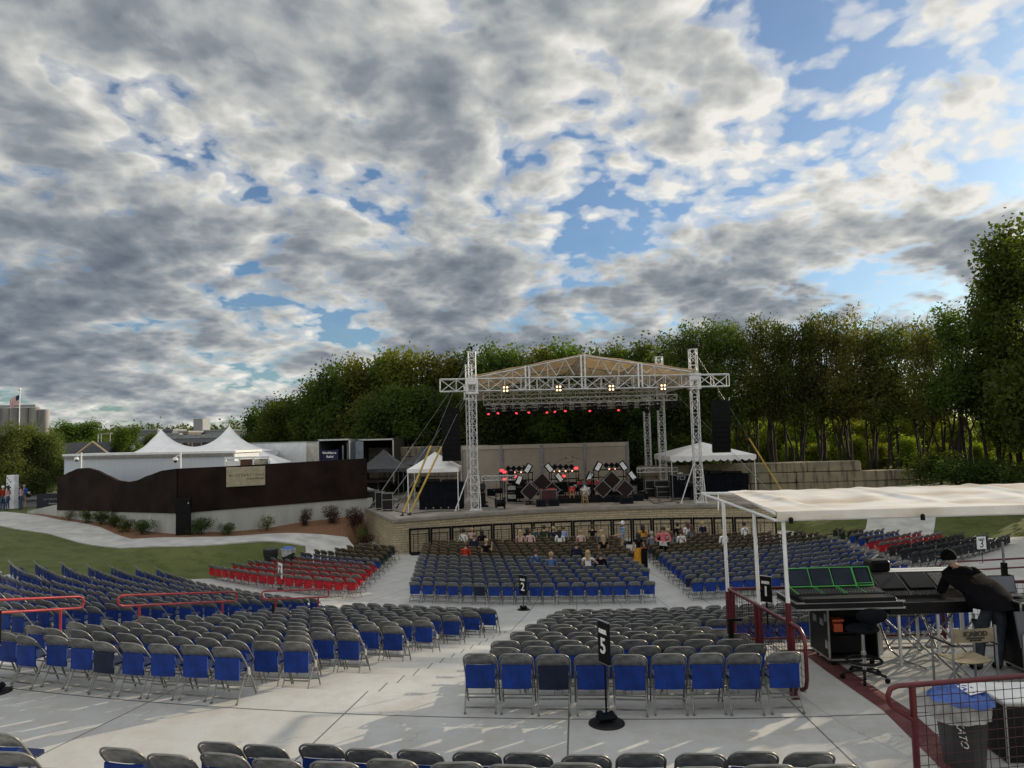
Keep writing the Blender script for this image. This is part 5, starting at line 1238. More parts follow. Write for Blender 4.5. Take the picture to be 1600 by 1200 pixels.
# number signs
def sign(x, y, z, word, num, lab, rz=R(-62), zc=1.0, w=.24, h=.52, white=False, base=True, tent_=True):
    o = empty('riser_sign', (x, y, z), 0, lab, 'sign', 'riser number signs'); fm = M_WHITEP if white else M_BLACK; tm = mat('sign_black_print', (.03, .03, .08), .6) if white else mat('sign_white_print', (.8, .8, .78), .6)
    if base:
        b = MB(); b.lathe((0, 0, 0), [(.23, 0), (.23, .012), (.20, .022), (.03, .03)], 28); b.build('base_disk', M_BLK3, o)
        b = MB(); b.box((0, 0, .085), (.26, .17, .07), rz=.2, bev=.03); b.box((-.08, .03, .12), (.09, .10, .05), bev=.02); b.box((.07, .03, .115), (.07, .1, .05), bev=.02); b.build('sandbag', M_BLK2, o)
    b = MB(); b.tube((0, 0, .02 if base else -.4), (0, 0, zc-h/2+.05), .014, 8); b.build('pole', M_BLACK, o)
    T = Matrix.Translation((0, 0, zc)) @ Matrix.Rotation(rz, 4, 'Z')
    b = MB(); b.box((0, 0, 0), (w, .03, h), M=T); pn = b.build('board', fm, o)
    b = MB(); b.box((0, 0, h/2+.004), (w+.01, .035, .008), M=T); b.box((0, 0, -h/2-.004), (w+.01, .035, .008), M=T); b.build('board_edge', M_GREYM, o)
    X = Matrix.Rotation(R(90), 4, 'X')
    text_mesh('lettering', word, w*.30, tm, pn, T @ Matrix.Translation((0, -.018, h*.26)) @ X, bold=.003 if not white else 0)
    text_mesh('numeral', num, w*1.15, tm, pn, T @ Matrix.Translation((0, -.018, -h*.10)) @ X, bold=.004 if not white else 0)
    return o
sign(1.09, 9.62, 2.5, 'RISER', '5', 'black stand sign reading RISER 5 in front of the riser chairs', zc=1.01, rz=R(-64))
sign(-7.95, 11.42, 2.5, 'RISER', '6', 'black stand sign reading RISER 6 at the left picture edge', zc=.98, rz=R(-32), w=.26)
sign(.2, 26.45, 0, 'RISER', '2', 'small black stand sign reading RISER 2 behind the front centre chairs', zc=.86, w=.34, h=.70, rz=R(-45))
sign(4.22, 12.7, ZP+.7, 'RISER', '1', 'black sign with a figure 1 on the platform railing', zc=.26, w=.2, h=.42, base=False, rz=R(-45))
sign(19.95, 32.0, 0, 'RISER', '3', 'white stand sign with a 3 in front of the black chairs at right', zc=1.02, w=.42, h=.52, white=True, rz=R(8))
sign(-9.7, 30.6, 0, 'RISER', '4', 'white stand sign seen nearly edge-on behind the red chairs', zc=.86, w=.42, h=.62, white=True, rz=R(-52))
# ---------------- white canopy over the sound desk ----------------
o = empty('desk_canopy', (3.7, 10.3, ZP), 0, 'long white vinyl canopy on white poles over the sound desk', 'canopy')
XL0, XR0 = 3.62, 11.2
M_CANV = mat('canopy_vinyl', (.80, .78, .74), .45, var=.05, scale=1.5, trans=.18)
def cnv():
    t = M_CANV.node_tree; b = t.nodes['Principled BSDF']; src = b.inputs['Base Color'].links[0].from_socket; tc = t.nodes.new('ShaderNodeTexCoord'); mp = t.nodes.new('ShaderNodeMapping'); t.links.new(tc.outputs['Object'], mp.inputs[0]); mp.inputs['Scale'].default_value = (.45, 1.1, 1)
    n = t.nodes.new('ShaderNodeTexNoise'); t.links.new(mp.outputs[0], n.inputs['Vector']); n.inputs['Scale'].default_value = 1.5; n.inputs['Detail'].default_value = 7
    a = mixc(t, ramp(t, n.outputs['Fac'], [(.44, 0), (.66, .9)]), src, (.52, .41, .29)); t.links.new(a, b.inputs['Base Color'])
cnv()
def can(u, v):    # u along X, v from ridge to the near eave
    x = XL0+(XR0-XL0)*u; y = 12.6-2.3*v+.0*x; s = ((x-XL0) % 1.92)/1.92
    z = 5.13-.10*v - .016*math.sin(math.pi*s)*math.sin(math.pi*min(1, v*1.05))*1.6 + .018*math.sin(9*x+5*v)*(1-v)*v*2
    fold = .045*math.exp(-((s-.15-.22*v)/.055)**2)*math.sin(math.pi*(.15+.85*v)); z += fold
    if v < .06: z += .005*math.sin(x*14)
    return (x-3.7, y+.12*u-10.3, z-ZP)
b = MB(); b.grid(can, 150, 26, thick=.006)
def val(u, v):
    x = XL0+(XR0-XL0)*u; p = can(u, 1); return (p[0], p[1]-.01-.012*math.sin(x*5)*v, p[2]-.115*v)
b.grid(val, 60, 3); b.build('canvas', M_CANV, o)
b = MB()
def C_(x, y, z): return (x-3.7, y-10.3, z-ZP)
for p, q in [((3.68, 14.6, 4.93), (XR0, 14.8, 4.93)), ((3.72, 12.6, 5.09), (XR0, 12.72, 5.09)), ((3.61, 10.34, 4.91), (XR0, 10.46, 4.91)), ((3.68, 14.6, 4.93), (3.61, 10.34, 4.91)), ((3.68, 14.6, 4.94), (3.72, 12.6, 5.09)), ((3.72, 12.6, 5.09), (3.61, 10.34, 5.0))]: b.tube(C_(*p), C_(*q), .022, 7)
for k in range(1, 5): x = 3.62+1.92*k; b.tube(C_(x, 10.36, 4.93), C_(x, 12.62, 5.08), .02, 6); b.tube(C_(x, 12.62, 5.08), C_(x, 14.7, 4.93), .02, 6)
b.build('roof_frame', M_WHITEP, o)
for x, y, zs in ((3.62, 12.9, 3.40), (3.73, 11.6, 3.42), (3.755, 10.42, 3.76)):
    b = MB(); b.tube(C_(x, y, zs), C_(x-.01, y, 4.92), .028, 8); b.build('pole', M_WHITEP, o); b = MB(); b.tube(C_(x, y, ZP), C_(x, y, zs), .040, 8); b.build('pole_sleeve', M_MAROON, o)
for x in (3.80, 5.62, 7.5): b = MB(); b.ball(C_(x, 10.27, 4.92), .035, 8, sq=(1, .6, 1)); b.box(C_(x, 10.27, 4.89), (.05, .03, .05)); b.build('clamp', M_BLACK, o)
b = MB(); b.tube(C_(4.0, 14.6, 4.93), C_(3.98, 14.58, 4.6), .012, 5); b.build('tie_strap', M_WHITEP, o)
# ---------------- sound desk ----------------
M_SCREEN = mat('dark_screen', (.03, .045, .075), .25, spec=.5, var=.1); M_SCREEN2 = mat('unlit_screen', (.012, .013, .015), .4, spec=.3, var=.1); M_GRN = mat('green_trim_paint_glow', (.1, .5, .12), .5, emit=((.12, .55, .14), .12)); M_SURF = mat('desk_surface', (.018, .018, .020), .5, var=.5, scale=90, spec=.2)
o = empty('mixing_console', (5.0, 11.7, 3.43), 0, 'large black mixing console with a green-edged screen bank on an open road case', 'mixing console', 'mixing consoles')
b = MB(); b.box((0, 0, .06), (1.62, .85, .10), bev=.015); b.box((0, -.1, .14), (1.4, .7, .07), bev=.02); b.build('body', M_BLK3, o)
b = MB()
for z in (.015, .115): b.box((0, -.43, z), (1.64, .02, .022)); b.box((-.815, 0, z), (.02, .86, .022))
b.build('case_edge', M_EDGE, o)
T = Matrix.Translation((-.02, .02, .185)) @ Matrix.Rotation(R(5), 4, 'X') @ Matrix.Scale(.66, 4, (0, 1, 0))
b = MB(); b.box((0, 0, 0), (1.38, .62, .05), bev=.01, M=T); b.build('control_surface', M_SURF, o)
b = MB()
for k in range(28):
    for j in range(3): b.box((-.62+k*.045, -.22+j*.11, .032), (.014, .035, .012), M=T)
b.build('faders', M_GREYM, o)
T2 = Matrix.Translation((-.02, .27, .345)) @ Matrix.Rotation(R(-32), 4, 'X')
b = MB(); b.box((0, 0, 0), (1.34, .06, .32), bev=.01, M=T2); sb = b.build('screen_bank', M_BLK3, o)
b = MB()
for x in (-.49, -.14, .21): b.box((x+.01, -.033, 0), (.32, .008, .26), M=T2)
b.box((.53, -.033, .01), (.2, .008, .22), M=T2); b.build('screen', M_SCREEN, o)
b = MB()
for z in (-.152, .152): b.box((0, -.035, z), (1.34, .012, .010), M=T2)
for x in (-.665, -.315, .035, .385, .40, .665): b.box((x, -.035, 0), (.010, .012, .31), M=T2)
b.box((.53, -.037, -.115), (.24, .012, .007), M=T2)
for x in (-.66, -.30, -.26, .05, .09, .38): b.box((x, -.02, .032), (.008, .56, .006), M=T)
b.build('green_trim', M_GRN, o)  # green paint lines with a faint glow added, no lamp
o = empty('open_road_case', (5.16, 11.95, ZP), 0, 'open black road case of electronics under the big console', 'flight case')
b = MB(); w, l, h = .76, .72, .86; z0 = .10
for c, d in (((-w/2+.015, 0, z0+h/2), (.03, l, h)), ((w/2-.015, 0, z0+h/2), (.03, l, h)), ((0, l/2-.015, z0+h/2), (w-.06, .03, h)), ((0, 0, z0+.015), (w-.06, l-.03, .03)), ((0, 0, z0+h-.015), (w-.06, l-.03, .03))): b.box(c, d)
b.box((0, .05, z0+.36), (w-.07, l-.2, .02)); b.build('shell', M_BLK3, o)
b = MB(); e = .022
for x in (-w/2, w/2):
    for y in (-l/2, l/2): b.box((x, y, z0+h/2), (e, e, h+.02))
for z in (z0, z0+h):
    b.box((0, -l/2, z), (w, e, e)); b.box((-w/2, 0, z), (e, l, e)); b.box((w/2, 0, z), (e, l, e))
for zz in (.25, .72): b.box((-w/2-.006, -.28, z0+h*zz), (.012, .08, .12))
b.build('edge_trim', M_EDGE, o)
for y in (-.12, .14): b = MB(); b.box((-w/2-.004, y, z0+.52), (.01, .13, .10)); b.build('handle', M_GREYM, o)
b = MB(); b.box((-.05, .0, z0+.20), (w-.2, .5, .26)); b.box((.02, .05, z0+.66), (w-.25, .4, .12)); b.build('rack_unit', M_BLACK, o)
b = MB(); b.box((-.18, -.1, z0+.45), (.14, .3, .12)); b.box((-.18, -.1, z0+.56), (.18, .3, .035)); b.build('orange_box', mat('orange_plastic', (.5, .09, .03), .6), o)
for x in (-.3, .3):
    for y in (-.28, .28): b = MB(); b.tube((x-.02, y, .05), (x+.02, y, .05), .05, 10); b.build('caster', M_BLACK, o)
o = empty('mixing_console', (6.35, 11.95, 3.28), 0, 'second black mixing console with dark screens where the man works', 'mixing console', 'mixing consoles')
b = MB(); b.prism([(-.42, 0), (.42, 0), (.42, .48), (.30, .50), (-.30, .20), (-.42, .17)], -.64, .64, 0, Matrix.Rotation(R(90), 4, 'Z') @ Matrix.Rotation(R(90), 4, 'X')); b.build('body', M_BLK3, o)
T = Matrix.Translation((0, .0, .37)) @ Matrix.Rotation(math.atan2(.30, .60), 4, 'X')
for x in (-.40, .06): b = MB(); b.box((x, .06, 0), (.38, .34, .02), M=T); b.build('screen', M_SCREEN2, o)
b = MB(); b.box((.45, .05, .0), (.26, .40, .018), M=T)
for k in range(26): b.box((-.60+k*.036, -.23, .0), (.010, .10, .02), M=T)
b.build('button_field', mat('button_field', (.10, .10, .10), .5, var=.9, scale=45), o)
b = MB()
for x in (-.61, -.19, .27, .60): b.box((x, .02, .004), (.008, .56, .012), M=T)
b.build('divider', M_GREYM, o)
o = empty('folding_stand', (6.35, 11.8, ZP), 0, 'silver folding crossed-leg stand under the second console', 'stand'); 
for x0, x1, y in ((-.5, .1, .3), (.1, .65, .3), (-.5, .1, -.2), (.1, .65, -.2)): b = MB(); b.tube((x0, y, .05), (x1, y, .62), .014, 6); b.tube((x1, y, .05), (x0, y, .62), .014, 6); b.build('cross_brace', M_GREYM, o)
for x in (-.5, .1, .65):
    for y in (-.25, .35): b = MB(); b.box((x, y, .38), (.035, .035, .76)); b.build('leg', M_ALU, o)
for x in (-.55, .2): b = MB(); b.path([(x, .45, .70), (x+.1, .2, .12), (x+.16, -.1, .03), (x+.3, -.5, .02)], .018, 6); b.build('skid', M_CHROME, o)
b = MB(); b.box((0, 0, 0), (2.2, .42, .05), bev=.01); b.box((-.7, .15, -.5), (.05, .05, 1.0)); b.box((.9, .15, -.5), (.05, .05, 1.0)); o = b.build('white_ledge', M_WHITEP, None, (6.6, 12.55, 3.72)); tag(o, 'white table top behind the second console', 'table')
o = empty('desk_speaker', (6.02, 12.5, 3.75), .1, 'small black monitor speaker on the white table top', 'loudspeaker'); b = MB(); b.box((0, 0, .1), (.34, .28, .2), bev=.035); b.build('housing', M_BLK3, o); b = MB(); b.box((0, -.145, .1), (.27, .01, .13)); b.build('grille', M_BLACK, o); b = MB(); b.tube((-.08, 0, .21), (.06, .05, .26), .012, 5); b.build('cable', M_WHITEP, o)
# stool
o = empty('drafting_stool', (5.03, 11.0, ZP), .15, 'black drafting stool with foot ring and wheels at the console', 'stool')
b = MB(); b.ball((0, 0, .72), .24, 16, sq=(1.05, .85, .28)); b.build('seat', M_BLK2, o)
b = MB(); b.ball((.02, -.22, .95), .22, 16, sq=(1.15, .35, .52)); b.tube((0, -.05, .65), (0, -.24, .8), .018, 6); b.build('backrest', M_BLK2, o)
b = MB(); b.tube((0, 0, .1), (0, 0, .68), .025, 8); b.tube((0, 0, .1), (0, 0, .4), .036, 8); b.build('column', M_CHROME, o)
b = MB(); b.path([(.24*math.cos(R(15*i)), .24*math.sin(R(15*i)), .27) for i in range(24)], .020, 6, closed=True); b.box((0, 0, .27), (.46, .03, .02)); b.build('foot_ring', M_BLK3, o)
for k in range(5):
    a = R(72*k+20); c, s_ = math.cos(a), math.sin(a); b = MB(); b.path([(0, 0, .13), (.15*c, .15*s_, .12), (.30*c, .30*s_, .085)], .022, 6); lg = b.build('leg', M_BLK3, o)
    b = MB(); b.tube((.31*c-.02*s_, .31*s_+.02*c, .035), (.31*c+.02*s_, .31*s_-.02*c, .035), .035, 10); b.build('caster', M_BLACK, lg)
# director's chair
o = empty('director_chair', (5.78, 9.78, ZP), R(4), 'tan canvas director chair with lettered back behind the near railing', 'chair')
M_CANVAS = mat('tan_canvas', (.24, .20, .13), .9, var=.1, scale=8, bump=.2, bscale=200)
b = MB(); b.grid(lambda u, v: (-.27+.54*u, -.20-.03*math.sin(math.pi*u), .90+.17*v), 8, 3); b.grid(lambda u, v: (-.27+.54*u, -.19-.03*math.sin(math.pi*u), .90+.17*v), 8, 3); bk = b.build('back_canvas', M_CANVAS, o)
text_mesh('lettering', 'ICABOD', .085, mat('canvas_print', (.03, .03, .03), .8), bk, facing((0, -.238, 1.01)), bold=.002)
b = MB(); b.box((0, -.236, .957), (.24, .004, .022)); b.build('printed_bar', mat('canvas_print', (.03, .03, .03)), bk)
text_mesh('lettering', '507-460-9001', .028, mat('canvas_print', (.03, .03, .03)), bk, facing((0, -.236, .928)))
b = MB(); b.grid(lambda u, v: (-.25+.5*u, -.20+.42*v, .66-.03*math.sin(math.pi*u)), 8, 3, thick=.01); b.build('seat', M_CANVAS, o)
for sx in (-1, 1):
    for y in (-.20, .22): b = MB(); b.tube((sx*.29, y, .02), (sx*.29, y, .86 if y > 0 else 1.10), .016, 7); b.build('leg', M_GREYM, o)
    b = MB(); b.box((sx*.29, .01, .87), (.045, .48, .022), bev=.008); b.build('armrest', M_BLK3, o)
    b = MB(); b.tube((sx*.29, -.2, .03), (sx*.29, .22, .03), .014, 6); b.tube((sx*.29, -.2, .25), (sx*.29, .22, .25), .012, 6); b.build('side_bar', M_GREYM, o)
for y in (-.19, .21): b = MB(); b.tube((-.28, y, .12), (.26, y+.01, .66), .014, 6); b.tube((.28, y, .12), (-.26, y+.01, .66), .014, 6); b.build('cross_leg', M_GREYM, o)
b = MB(); b.box((0, .3, .22), (.5, .2, .02)); b.build('footrest', M_BLK3, o)
# right side: case with laptop, lid, clothed table
o = case('road_case', (7.85, 11.2, ZP), (1.1, .6, .95), 0, 'waist-high black road case carrying the laptop', 'cases around the sound desk')
o = empty('laptop', (7.42, 11.35, ZP+1.07), R(-6), 'open laptop with a dark screen right of the man', 'laptop'); b = MB(); b.box((0, 0, .01), (.36, .25, .02), bev=.004); b.build('keyboard_base', M_GREYM, o)
b = MB(); T = Matrix.Translation((0, .13, .135)) @ Matrix.Rotation(R(-14), 4, 'X'); b.box((0, 0, 0), (.38, .012, .26), bev=.004, M=T); b.build('lid', M_BLACK, o); b = MB(); b.box((0, -.008, 0), (.35, .004, .23), M=T); b.build('screen', mat('laptop_screen', (.05, .07, .10), .15, spec=.8), o)
o = empty('equipment_bag', (7.95, 11.2, ZP+1.06), .2, 'crumpled black bag on the case beside the laptop', 'bag'); b = MB(); b.ball((0, 0, .09), .2, 12, sq=(1, .7, .5)); b.ball((.12, .03, .13), .1, 8); b.build('bag_body', M_BLK2, o); b = MB(); b.path([(-.1, 0, .16), (0, 0, .24), (.1, 0, .17)], .01, 5); b.build('strap', M_BLACK, o)
b = MB(); T = Matrix.Translation((7.42, 10.72, ZP+.72)) @ Matrix.Rotation(R(-12), 4, 'X'); b.box((0, 0, 0), (.62, .04, .50), M=T, bev=.01); tag(b.build('case_lid', mat('grey_lid', (.10, .11, .125), .6)), 'grey case lid leaning against the laptop case', 'case lid')
o = empty('side_table', (7.4, 10.2, ZP), 0, 'small round-cornered table with a white cloth at the right edge', 'table'); b = MB(); b.cyl((0, 0, .70), .42, .02, 20); b.build('tabletop', M_BLACK, o)
for k in range(3): b = MB(); b.tube((0, 0, .68), (.3*math.cos(k*2.1), .3*math.sin(k*2.1), 0), .02, 6); b.build('leg', M_BLACK, o)
def cloth(u, v):
    a = 2*math.pi*u; r = .46*min(1, v*1.6); z = .725-(0 if v < .65 else (v-.65)*(.9+.5*math.sin(3*a+1))); r += 0 if v < .65 else .03*math.sin(9*a); return (7.4+r*math.cos(a), 10.2+r*math.sin(a), ZP+z)
b = MB(); b.grid(cloth, 60, 16); tag(b.build('tablecloth', M_WHITE), 'white cloth hanging from the small table at the right edge', 'tablecloth')
b = MB(); b.ball((7.42, 10.15, ZP+.75), .22, 14, sq=(1.3, .8, .22)); tag(b.build('dark_jacket', mat('navy_fabric', (.012, .018, .035), .9)), 'dark blue jacket heaped on the white table cloth', 'jacket')
# pole with equipment behind the laptop
o = empty('microphone_pole', (7.95, 12.2, ZP), 0, 'grey pole stand with black clamps behind the laptop', 'stand'); b = MB(); b.tube((0, 0, 0), (0, 0, 1.72), .02, 8); b.build('pole', M_GREYM, o); b = MB(); b.box((0, 0, 1.28), (.07, .07, .22)); b.box((.06, 0, 1.1), (.05, .05, .2)); b.build('clamp', M_BLACK, o)
b = MB(); [b.tube((0, 0, .3), (.4*math.cos(k*2.1), .4*math.sin(k*2.1), 0), .014, 6) for k in range(3)]; b.build('tripod', M_BLACK, o)
# bin with blue lid bag
o = empty('waste_bin', (4.80, 8.25, ZP), 0, 'dark grey waste bin with clear liner and crumpled blue bag behind the mesh', 'waste bin')
b = MB(); b.lathe((0, 0, 0), [(.20, 0), (.23, .3), (.255, .66), (.27, .68)], 24); b.build('barrel', mat('bin_grey', (.045, .048, .052), .6, var=.15), o)
M_LINER = mat('clear_liner', (.55, .56, .56), .35, var=.15, scale=8, trans=.3); M_BLUEB = mat('blue_bag', (.03, .09, .34), .4, var=.25, scale=5)
def lin(u, v): a = 2*math.pi*u; r = .285+.014*math.sin(11*a+4*v)+.02*v*math.sin(3*a); return (r*math.cos(a), r*math.sin(a), .72-.22*v-.03*v*math.sin(2*a+1))
b = MB(); b.grid(lin, 56, 6); b.build('liner', M_LINER, o)
def bag(u, v): a = 2*math.pi*u; r = .325*v; return (r*math.cos(a), r*math.sin(a), .745+.06*(1-v*v)-.05*v**6+.014*math.sin(9*a+3*math.sin(6*v))*v+.012*math.sin(r*60+2*a))
b = MB(); b.grid(bag, 48, 10); b.build('blue_bag', M_BLUEB, o)
b = MB(); b.add([(-.02, -.22, .80), (.25, -.1, .80), (.24, .16, .795), (.02, .12, .805), (-.02, .0, .81)], [(0, 1, 2, 3, 4)]); b.build('paper_sheet', M_WHITE, o)
text_mesh('lettering', 'KATO', .10, mat('sign_white_print', (.8, .8, .78)), o, Matrix.Translation((-.135, -.212, .40)) @ Matrix.Rotation(R(-30), 4, 'Z') @ Matrix.Rotation(R(90), 4, 'X') @ Matrix.Rotation(R(-80), 4, 'Z'), shear=.4)
o = case('road_case', (6.22, 8.5, ZP-.1), (1.9, .66, .62), -.05, 'black road case with white top behind the near mesh railing', 'cases around the sound desk')
b = MB(); b.box((0, 0, .735), (1.88, .64, .02)); b.build('white_top', M_WHITEP, o)
for x in (-.6, .4): b = MB(); b.box((x, -.335, .45), (.22, .012, .16), bev=.004); b.build('latch', M_EDGE, o)
# ---------------- brown wall at the left ----------------
PL, PC, PR = Vector((-30.15, 49.0)), Vector((-18.63, 41.0)), Vector((-9.28, 46.5))
o = empty('brown_wall', (PC.x, PC.y, 1.2), 0, 'dark brown steel wall with a wavy top on a concrete base', 'wall')
def wpt(t):   # t 0..1 left leg, 1..2 right leg
    return PL.lerp(PC, t) if t <= 1 else PC.lerp(PR, t-1)
def wtop(t):
    pts = [(0, 4.12), (.05, 4.25), (.12, 4.5), (.2, 4.72), (.28, 4.76), (.36, 4.62), (.45, 4.32), (.55, 4.02), (.63, 3.95), (.70, 4.05), (.80, 4.38), (.90, 4.66), (1.0, 4.77), (1.25, 4.78), (1.5, 4.83), (2, 4.91)]
    for i in range(len(pts)-1):
        if pts[i][0] <= t <= pts[i+1][0]: k = (t-pts[i][0])/(pts[i+1][0]-pts[i][0]); k = k*k*(3-2*k)*.35+k*.65; return pts[i][1]+(pts[i+1][1]-pts[i][1])*k
def wbot(t): return 1.97+(2.31-1.97)*t if t <= 1 else 2.31+.13*(t-1)
for seg, nme in ((0, 'steel_panel'), (1, 'steel_panel')):
    b = MB(); n = 80; a0, a1 = wpt(seg+1e-4), wpt(seg+1-1e-4); nn = (a1-a0).normalized(); nrm = Vector((nn.y, -nn.x)); vs = []
    for i in range(n+1):
        t = seg+i/n; p = wpt(t); 
        for s in (.10, -.10):
            q = p+nrm*s; vs += [(q.x-PC.x, q.y-PC.y, wbot(t)-1.2), (q.x-PC.x, q.y-PC.y, wtop(t)-1.2)]
    fs = []
    for i in range(n): k = 4*i; fs += [(k, k+4, k+5, k+1), (k+2, k+3, k+7, k+6), (k+1, k+5, k+7, k+3), (k, k+2, k+6, k+4)]
    fs += [(0, 1, 3, 2), (4*n, 4*n+2, 4*n+3, 4*n+1)]; b.add(vs, fs); b.build(nme, M_BROWN, o)
b = MB()
for (a, c, za, zc) in ((PL+(PL-PC).normalized()*.0, PC, 1.97, 2.31), (PC, PR+Vector((.3, .2)), 2.31, 2.44)):
    nn = (c-a).normalized(); nr = Vector((nn.y, -nn.x)); P = [a+nr*.04, c+nr*.04, c-nr*.35, a-nr*.35]; b.prism([(p.x-PC.x, p.y-PC.y) for p in P], -.9, [za-1.205, zc-1.205, zc-1.205, za-1.205])
b.build('concrete_base', M_WALLC, o)
b = MB(); q0 = PL+Vector((-3.6, 2.4)); nn = (PL-q0).normalized(); nr = Vector((nn.y, -nn.x)); P = [q0+nr*.04, PL+nr*.04, PL-nr*.3, q0-nr*.3]; b.prism([(p.x, p.y) for p in P], .8, [1.75, 2.35, 2.35, 1.75]); tag(b.build('low_wall', M_WALLC), 'low sloped concrete wall at the left end of the brown wall', 'wall')
o2 = empty('black_post', (-18.15, 40.62, 1.2), R(8), 'tall square black post at the corner of the brown wall', 'post'); b = MB(); b.box((0, 0, .55), (.72, .3, 1.2)); b.build('lower_box', M_BLACK, o2); b = MB(); b.box((0, 0, 1.55), (.8, .34, .8), bev=.01); b.build('upper_box', M_BLACK, o2); b = MB(); b.box((.3, -.18, 1.7), (.05, .02, .08)); b.build('catch', M_EDGE, o2)
# stone sign on the right leg
n2 = (PR-PC).normalized(); nr = Vector((n2.y, -n2.x)); ang = math.atan2(n2.y, n2.x)
tA = .23; tB = .427; pA, pB = PC.lerp(PR, tA), PC.lerp(PR, tB); pm = (pA+pB)/2+nr*.16; Ls = (pB-pA).length
o3 = empty('wall_sign', (pm.x, pm.y, 4.16), ang, 'pale stone sign with engraved name on the brown wall', 'sign'); b = MB(); b.box((0, 0, 0), (Ls, .1, 1.10), bev=.01); sl = b.build('stone_slab', mat('sign_stone', (.34, .31, .21), .85, var=.08, scale=4), o3)
M_INK = mat('engraving', (.08, .075, .05), .8)
text_mesh('lettering', 'VETTERSTONE', .20, M_INK, sl, facing((.13, -.055, .07)), spacing=1.45); text_mesh('script_lettering', 'Amphitheater', .18, M_INK, sl, facing((.5, -.055, -.13)), shear=.45)
b = MB(); b.add([(-.96, -.054, .15), (-.87, -.054, -.02), (-.78, -.054, .15), (-.84, -.054, .12), (-.87, -.054, .15), (-.90, -.054, .12)], [(0, 1, 2, 3, 4, 5)]); b.build('emblem', M_INK, sl)
# pole lamps / cameras above the wall
for px, y, lab in ((127, 48.2, 'white camera lamp on a white pole above the wavy wall'), (282, 41.9, 'white camera lamp on a white pole above the wall corner')):
    p = at(px, 712, y); o = empty('security_camera', (p.x, y, p.z-2.0), 0, lab, 'camera', 'white cameras on poles above the brown wall'); b = MB(); b.tube((0, 0, 0), (0, 0, 2.2), .05, 6); b.build('pole', M_WHITEP, o)
    b = MB(); b.lathe((-.24, -.1, 1.72), [(.12, 0), (.17, .05), (.13, .16), (.05, .2)], 12); b.tube((0, 0, 2.05), (-.22, -.1, 1.95), .03, 6); b.build('housing', M_WHITEP, o); b = MB(); b.ball((-.24, -.1, 1.70), .09, 10); b.build('dome', M_BLACK, o)
# ---------------- vans, trailers, tents behind ----------------
def quadbox(name, a, c, depth, z0, z1, m, parent=None, flipn=False):
    a, c = Vector(a), Vector(c); d = (c-a).normalized(); nr = Vector((-d.y, d.x))*depth; b = MB(); P = [a, c, c+nr, a+nr]; o = parent.location if parent else Vector((0, 0, 0))
    b.prism([(p.x-o.x, p.y-o.y) for p in P], z0-o.z, z1-o.z); return b.build(name, m, parent)
M_CORR = mat('white_side_panel', (.52, .56, .62), .45, .15, var=.05, scale=20, stretch=(3, 3, .05))
M_GREYP = mat('grey_door', (.22, .26, .30), .5, .2)
o = empty('event_trailer', (-26, 52, 1.6), 0, 'long white trailer standing behind the wavy brown wall', 'trailer')
quadbox('body', (-31.4, 51.6), (-18.0, 47.6), 2.6, 2.3, 5.46, M_CORR, o); quadbox('roof_rim', (-31.5, 51.5), (-17.9, 47.5), 2.8, 5.46, 5.60, M_WHITEP, o)
quadbox('awning_shade', (-31.4, 51.45), (-18.0, 47.45), .12, 5.26, 5.42, mat('shade_grey', (.22, .21, .20), .7), o)
b = MB(); [b.tube((x, y-.6, .5), (x, y-.2, .5), .45, 14) for x, y in ((-2.5, 0.2), (-1.3, -.2), (5, -2))]; b.build('wheels', M_BLACK, o)
o = empty('gate_frame', (-17.3, 46.6, 1.6), R(-3), 'open white and brown framed booth beside the trailer end', 'booth'); b = MB()
for x in (-.9, .0, .9, 1.9): b.box((x, 0, 1.9), (.10, .1, 3.4))
b.box((.5, 0, 3.55), (2.9, .12, .12)); b.build('frame', M_WHITEP, o); b = MB(); b.box((-.45, .05, 2.6), (.8, .05, 1.5)); b.build('white_panel', M_WHITE, o)
b = MB(); b.box((.45, .05, 2.9), (.8, .05, 1.1)); b.build('brown_panel', mat('brown_board', (.10, .045, .02), .7), o); b = MB(); b.box((1.42, .05, 2.85), (.9, .05, 1.2)); b.build('stained_panel', mat('stained_board', (.34, .32, .25), .8, var=.4, scale=2), o)
# twin-peak marquee
o = empty('marquee_tent', (-23.3, 56, 3.4), R(4), 'large white marquee with two high peaks behind the trailer', 'tent')
def mq(u, v):
    x = -5.0+9.6*u; y = -3+6*v; d1 = math.hypot((x+3.35)/1.0, y*.9); d2 = math.hypot((x-1.7)/1.0, y*.9); h = 1.95*math.exp(-d1/1.3)+2.12*math.exp(-d2/1.3); edge = min(u, 1-u, v, 1-v)
    return (x, y, 1.95+(h-.12)*min(1, edge*9)**.5*1.0+.05)
b = MB(); b.grid(mq, 120, 60, thick=.01); b.build('roof', M_WHITE, o); b = MB()
for s in (-3, 3): b.box((-.2, s, 1.8), (9.6, .03, .35))
for s in (-5, 4.6): b.box((s, 0, 1.8), (.03, 6, .35))
b.build('valance', M_WHITE, o)
for x in (-5, 4.6):
    for y in (-3, 3): b = MB(); b.tube((x, y, -1.9), (x, y, 1.9), .06, 6); b.build('pole', M_WHITEP, o)
tent('canopy_tent', (-18.4, 54.0, 1.6), 3.4, 3.2, 2.95, 3.85, 0, 'small white canopy tent behind the brown wall', M_WHITE, curve=.0)
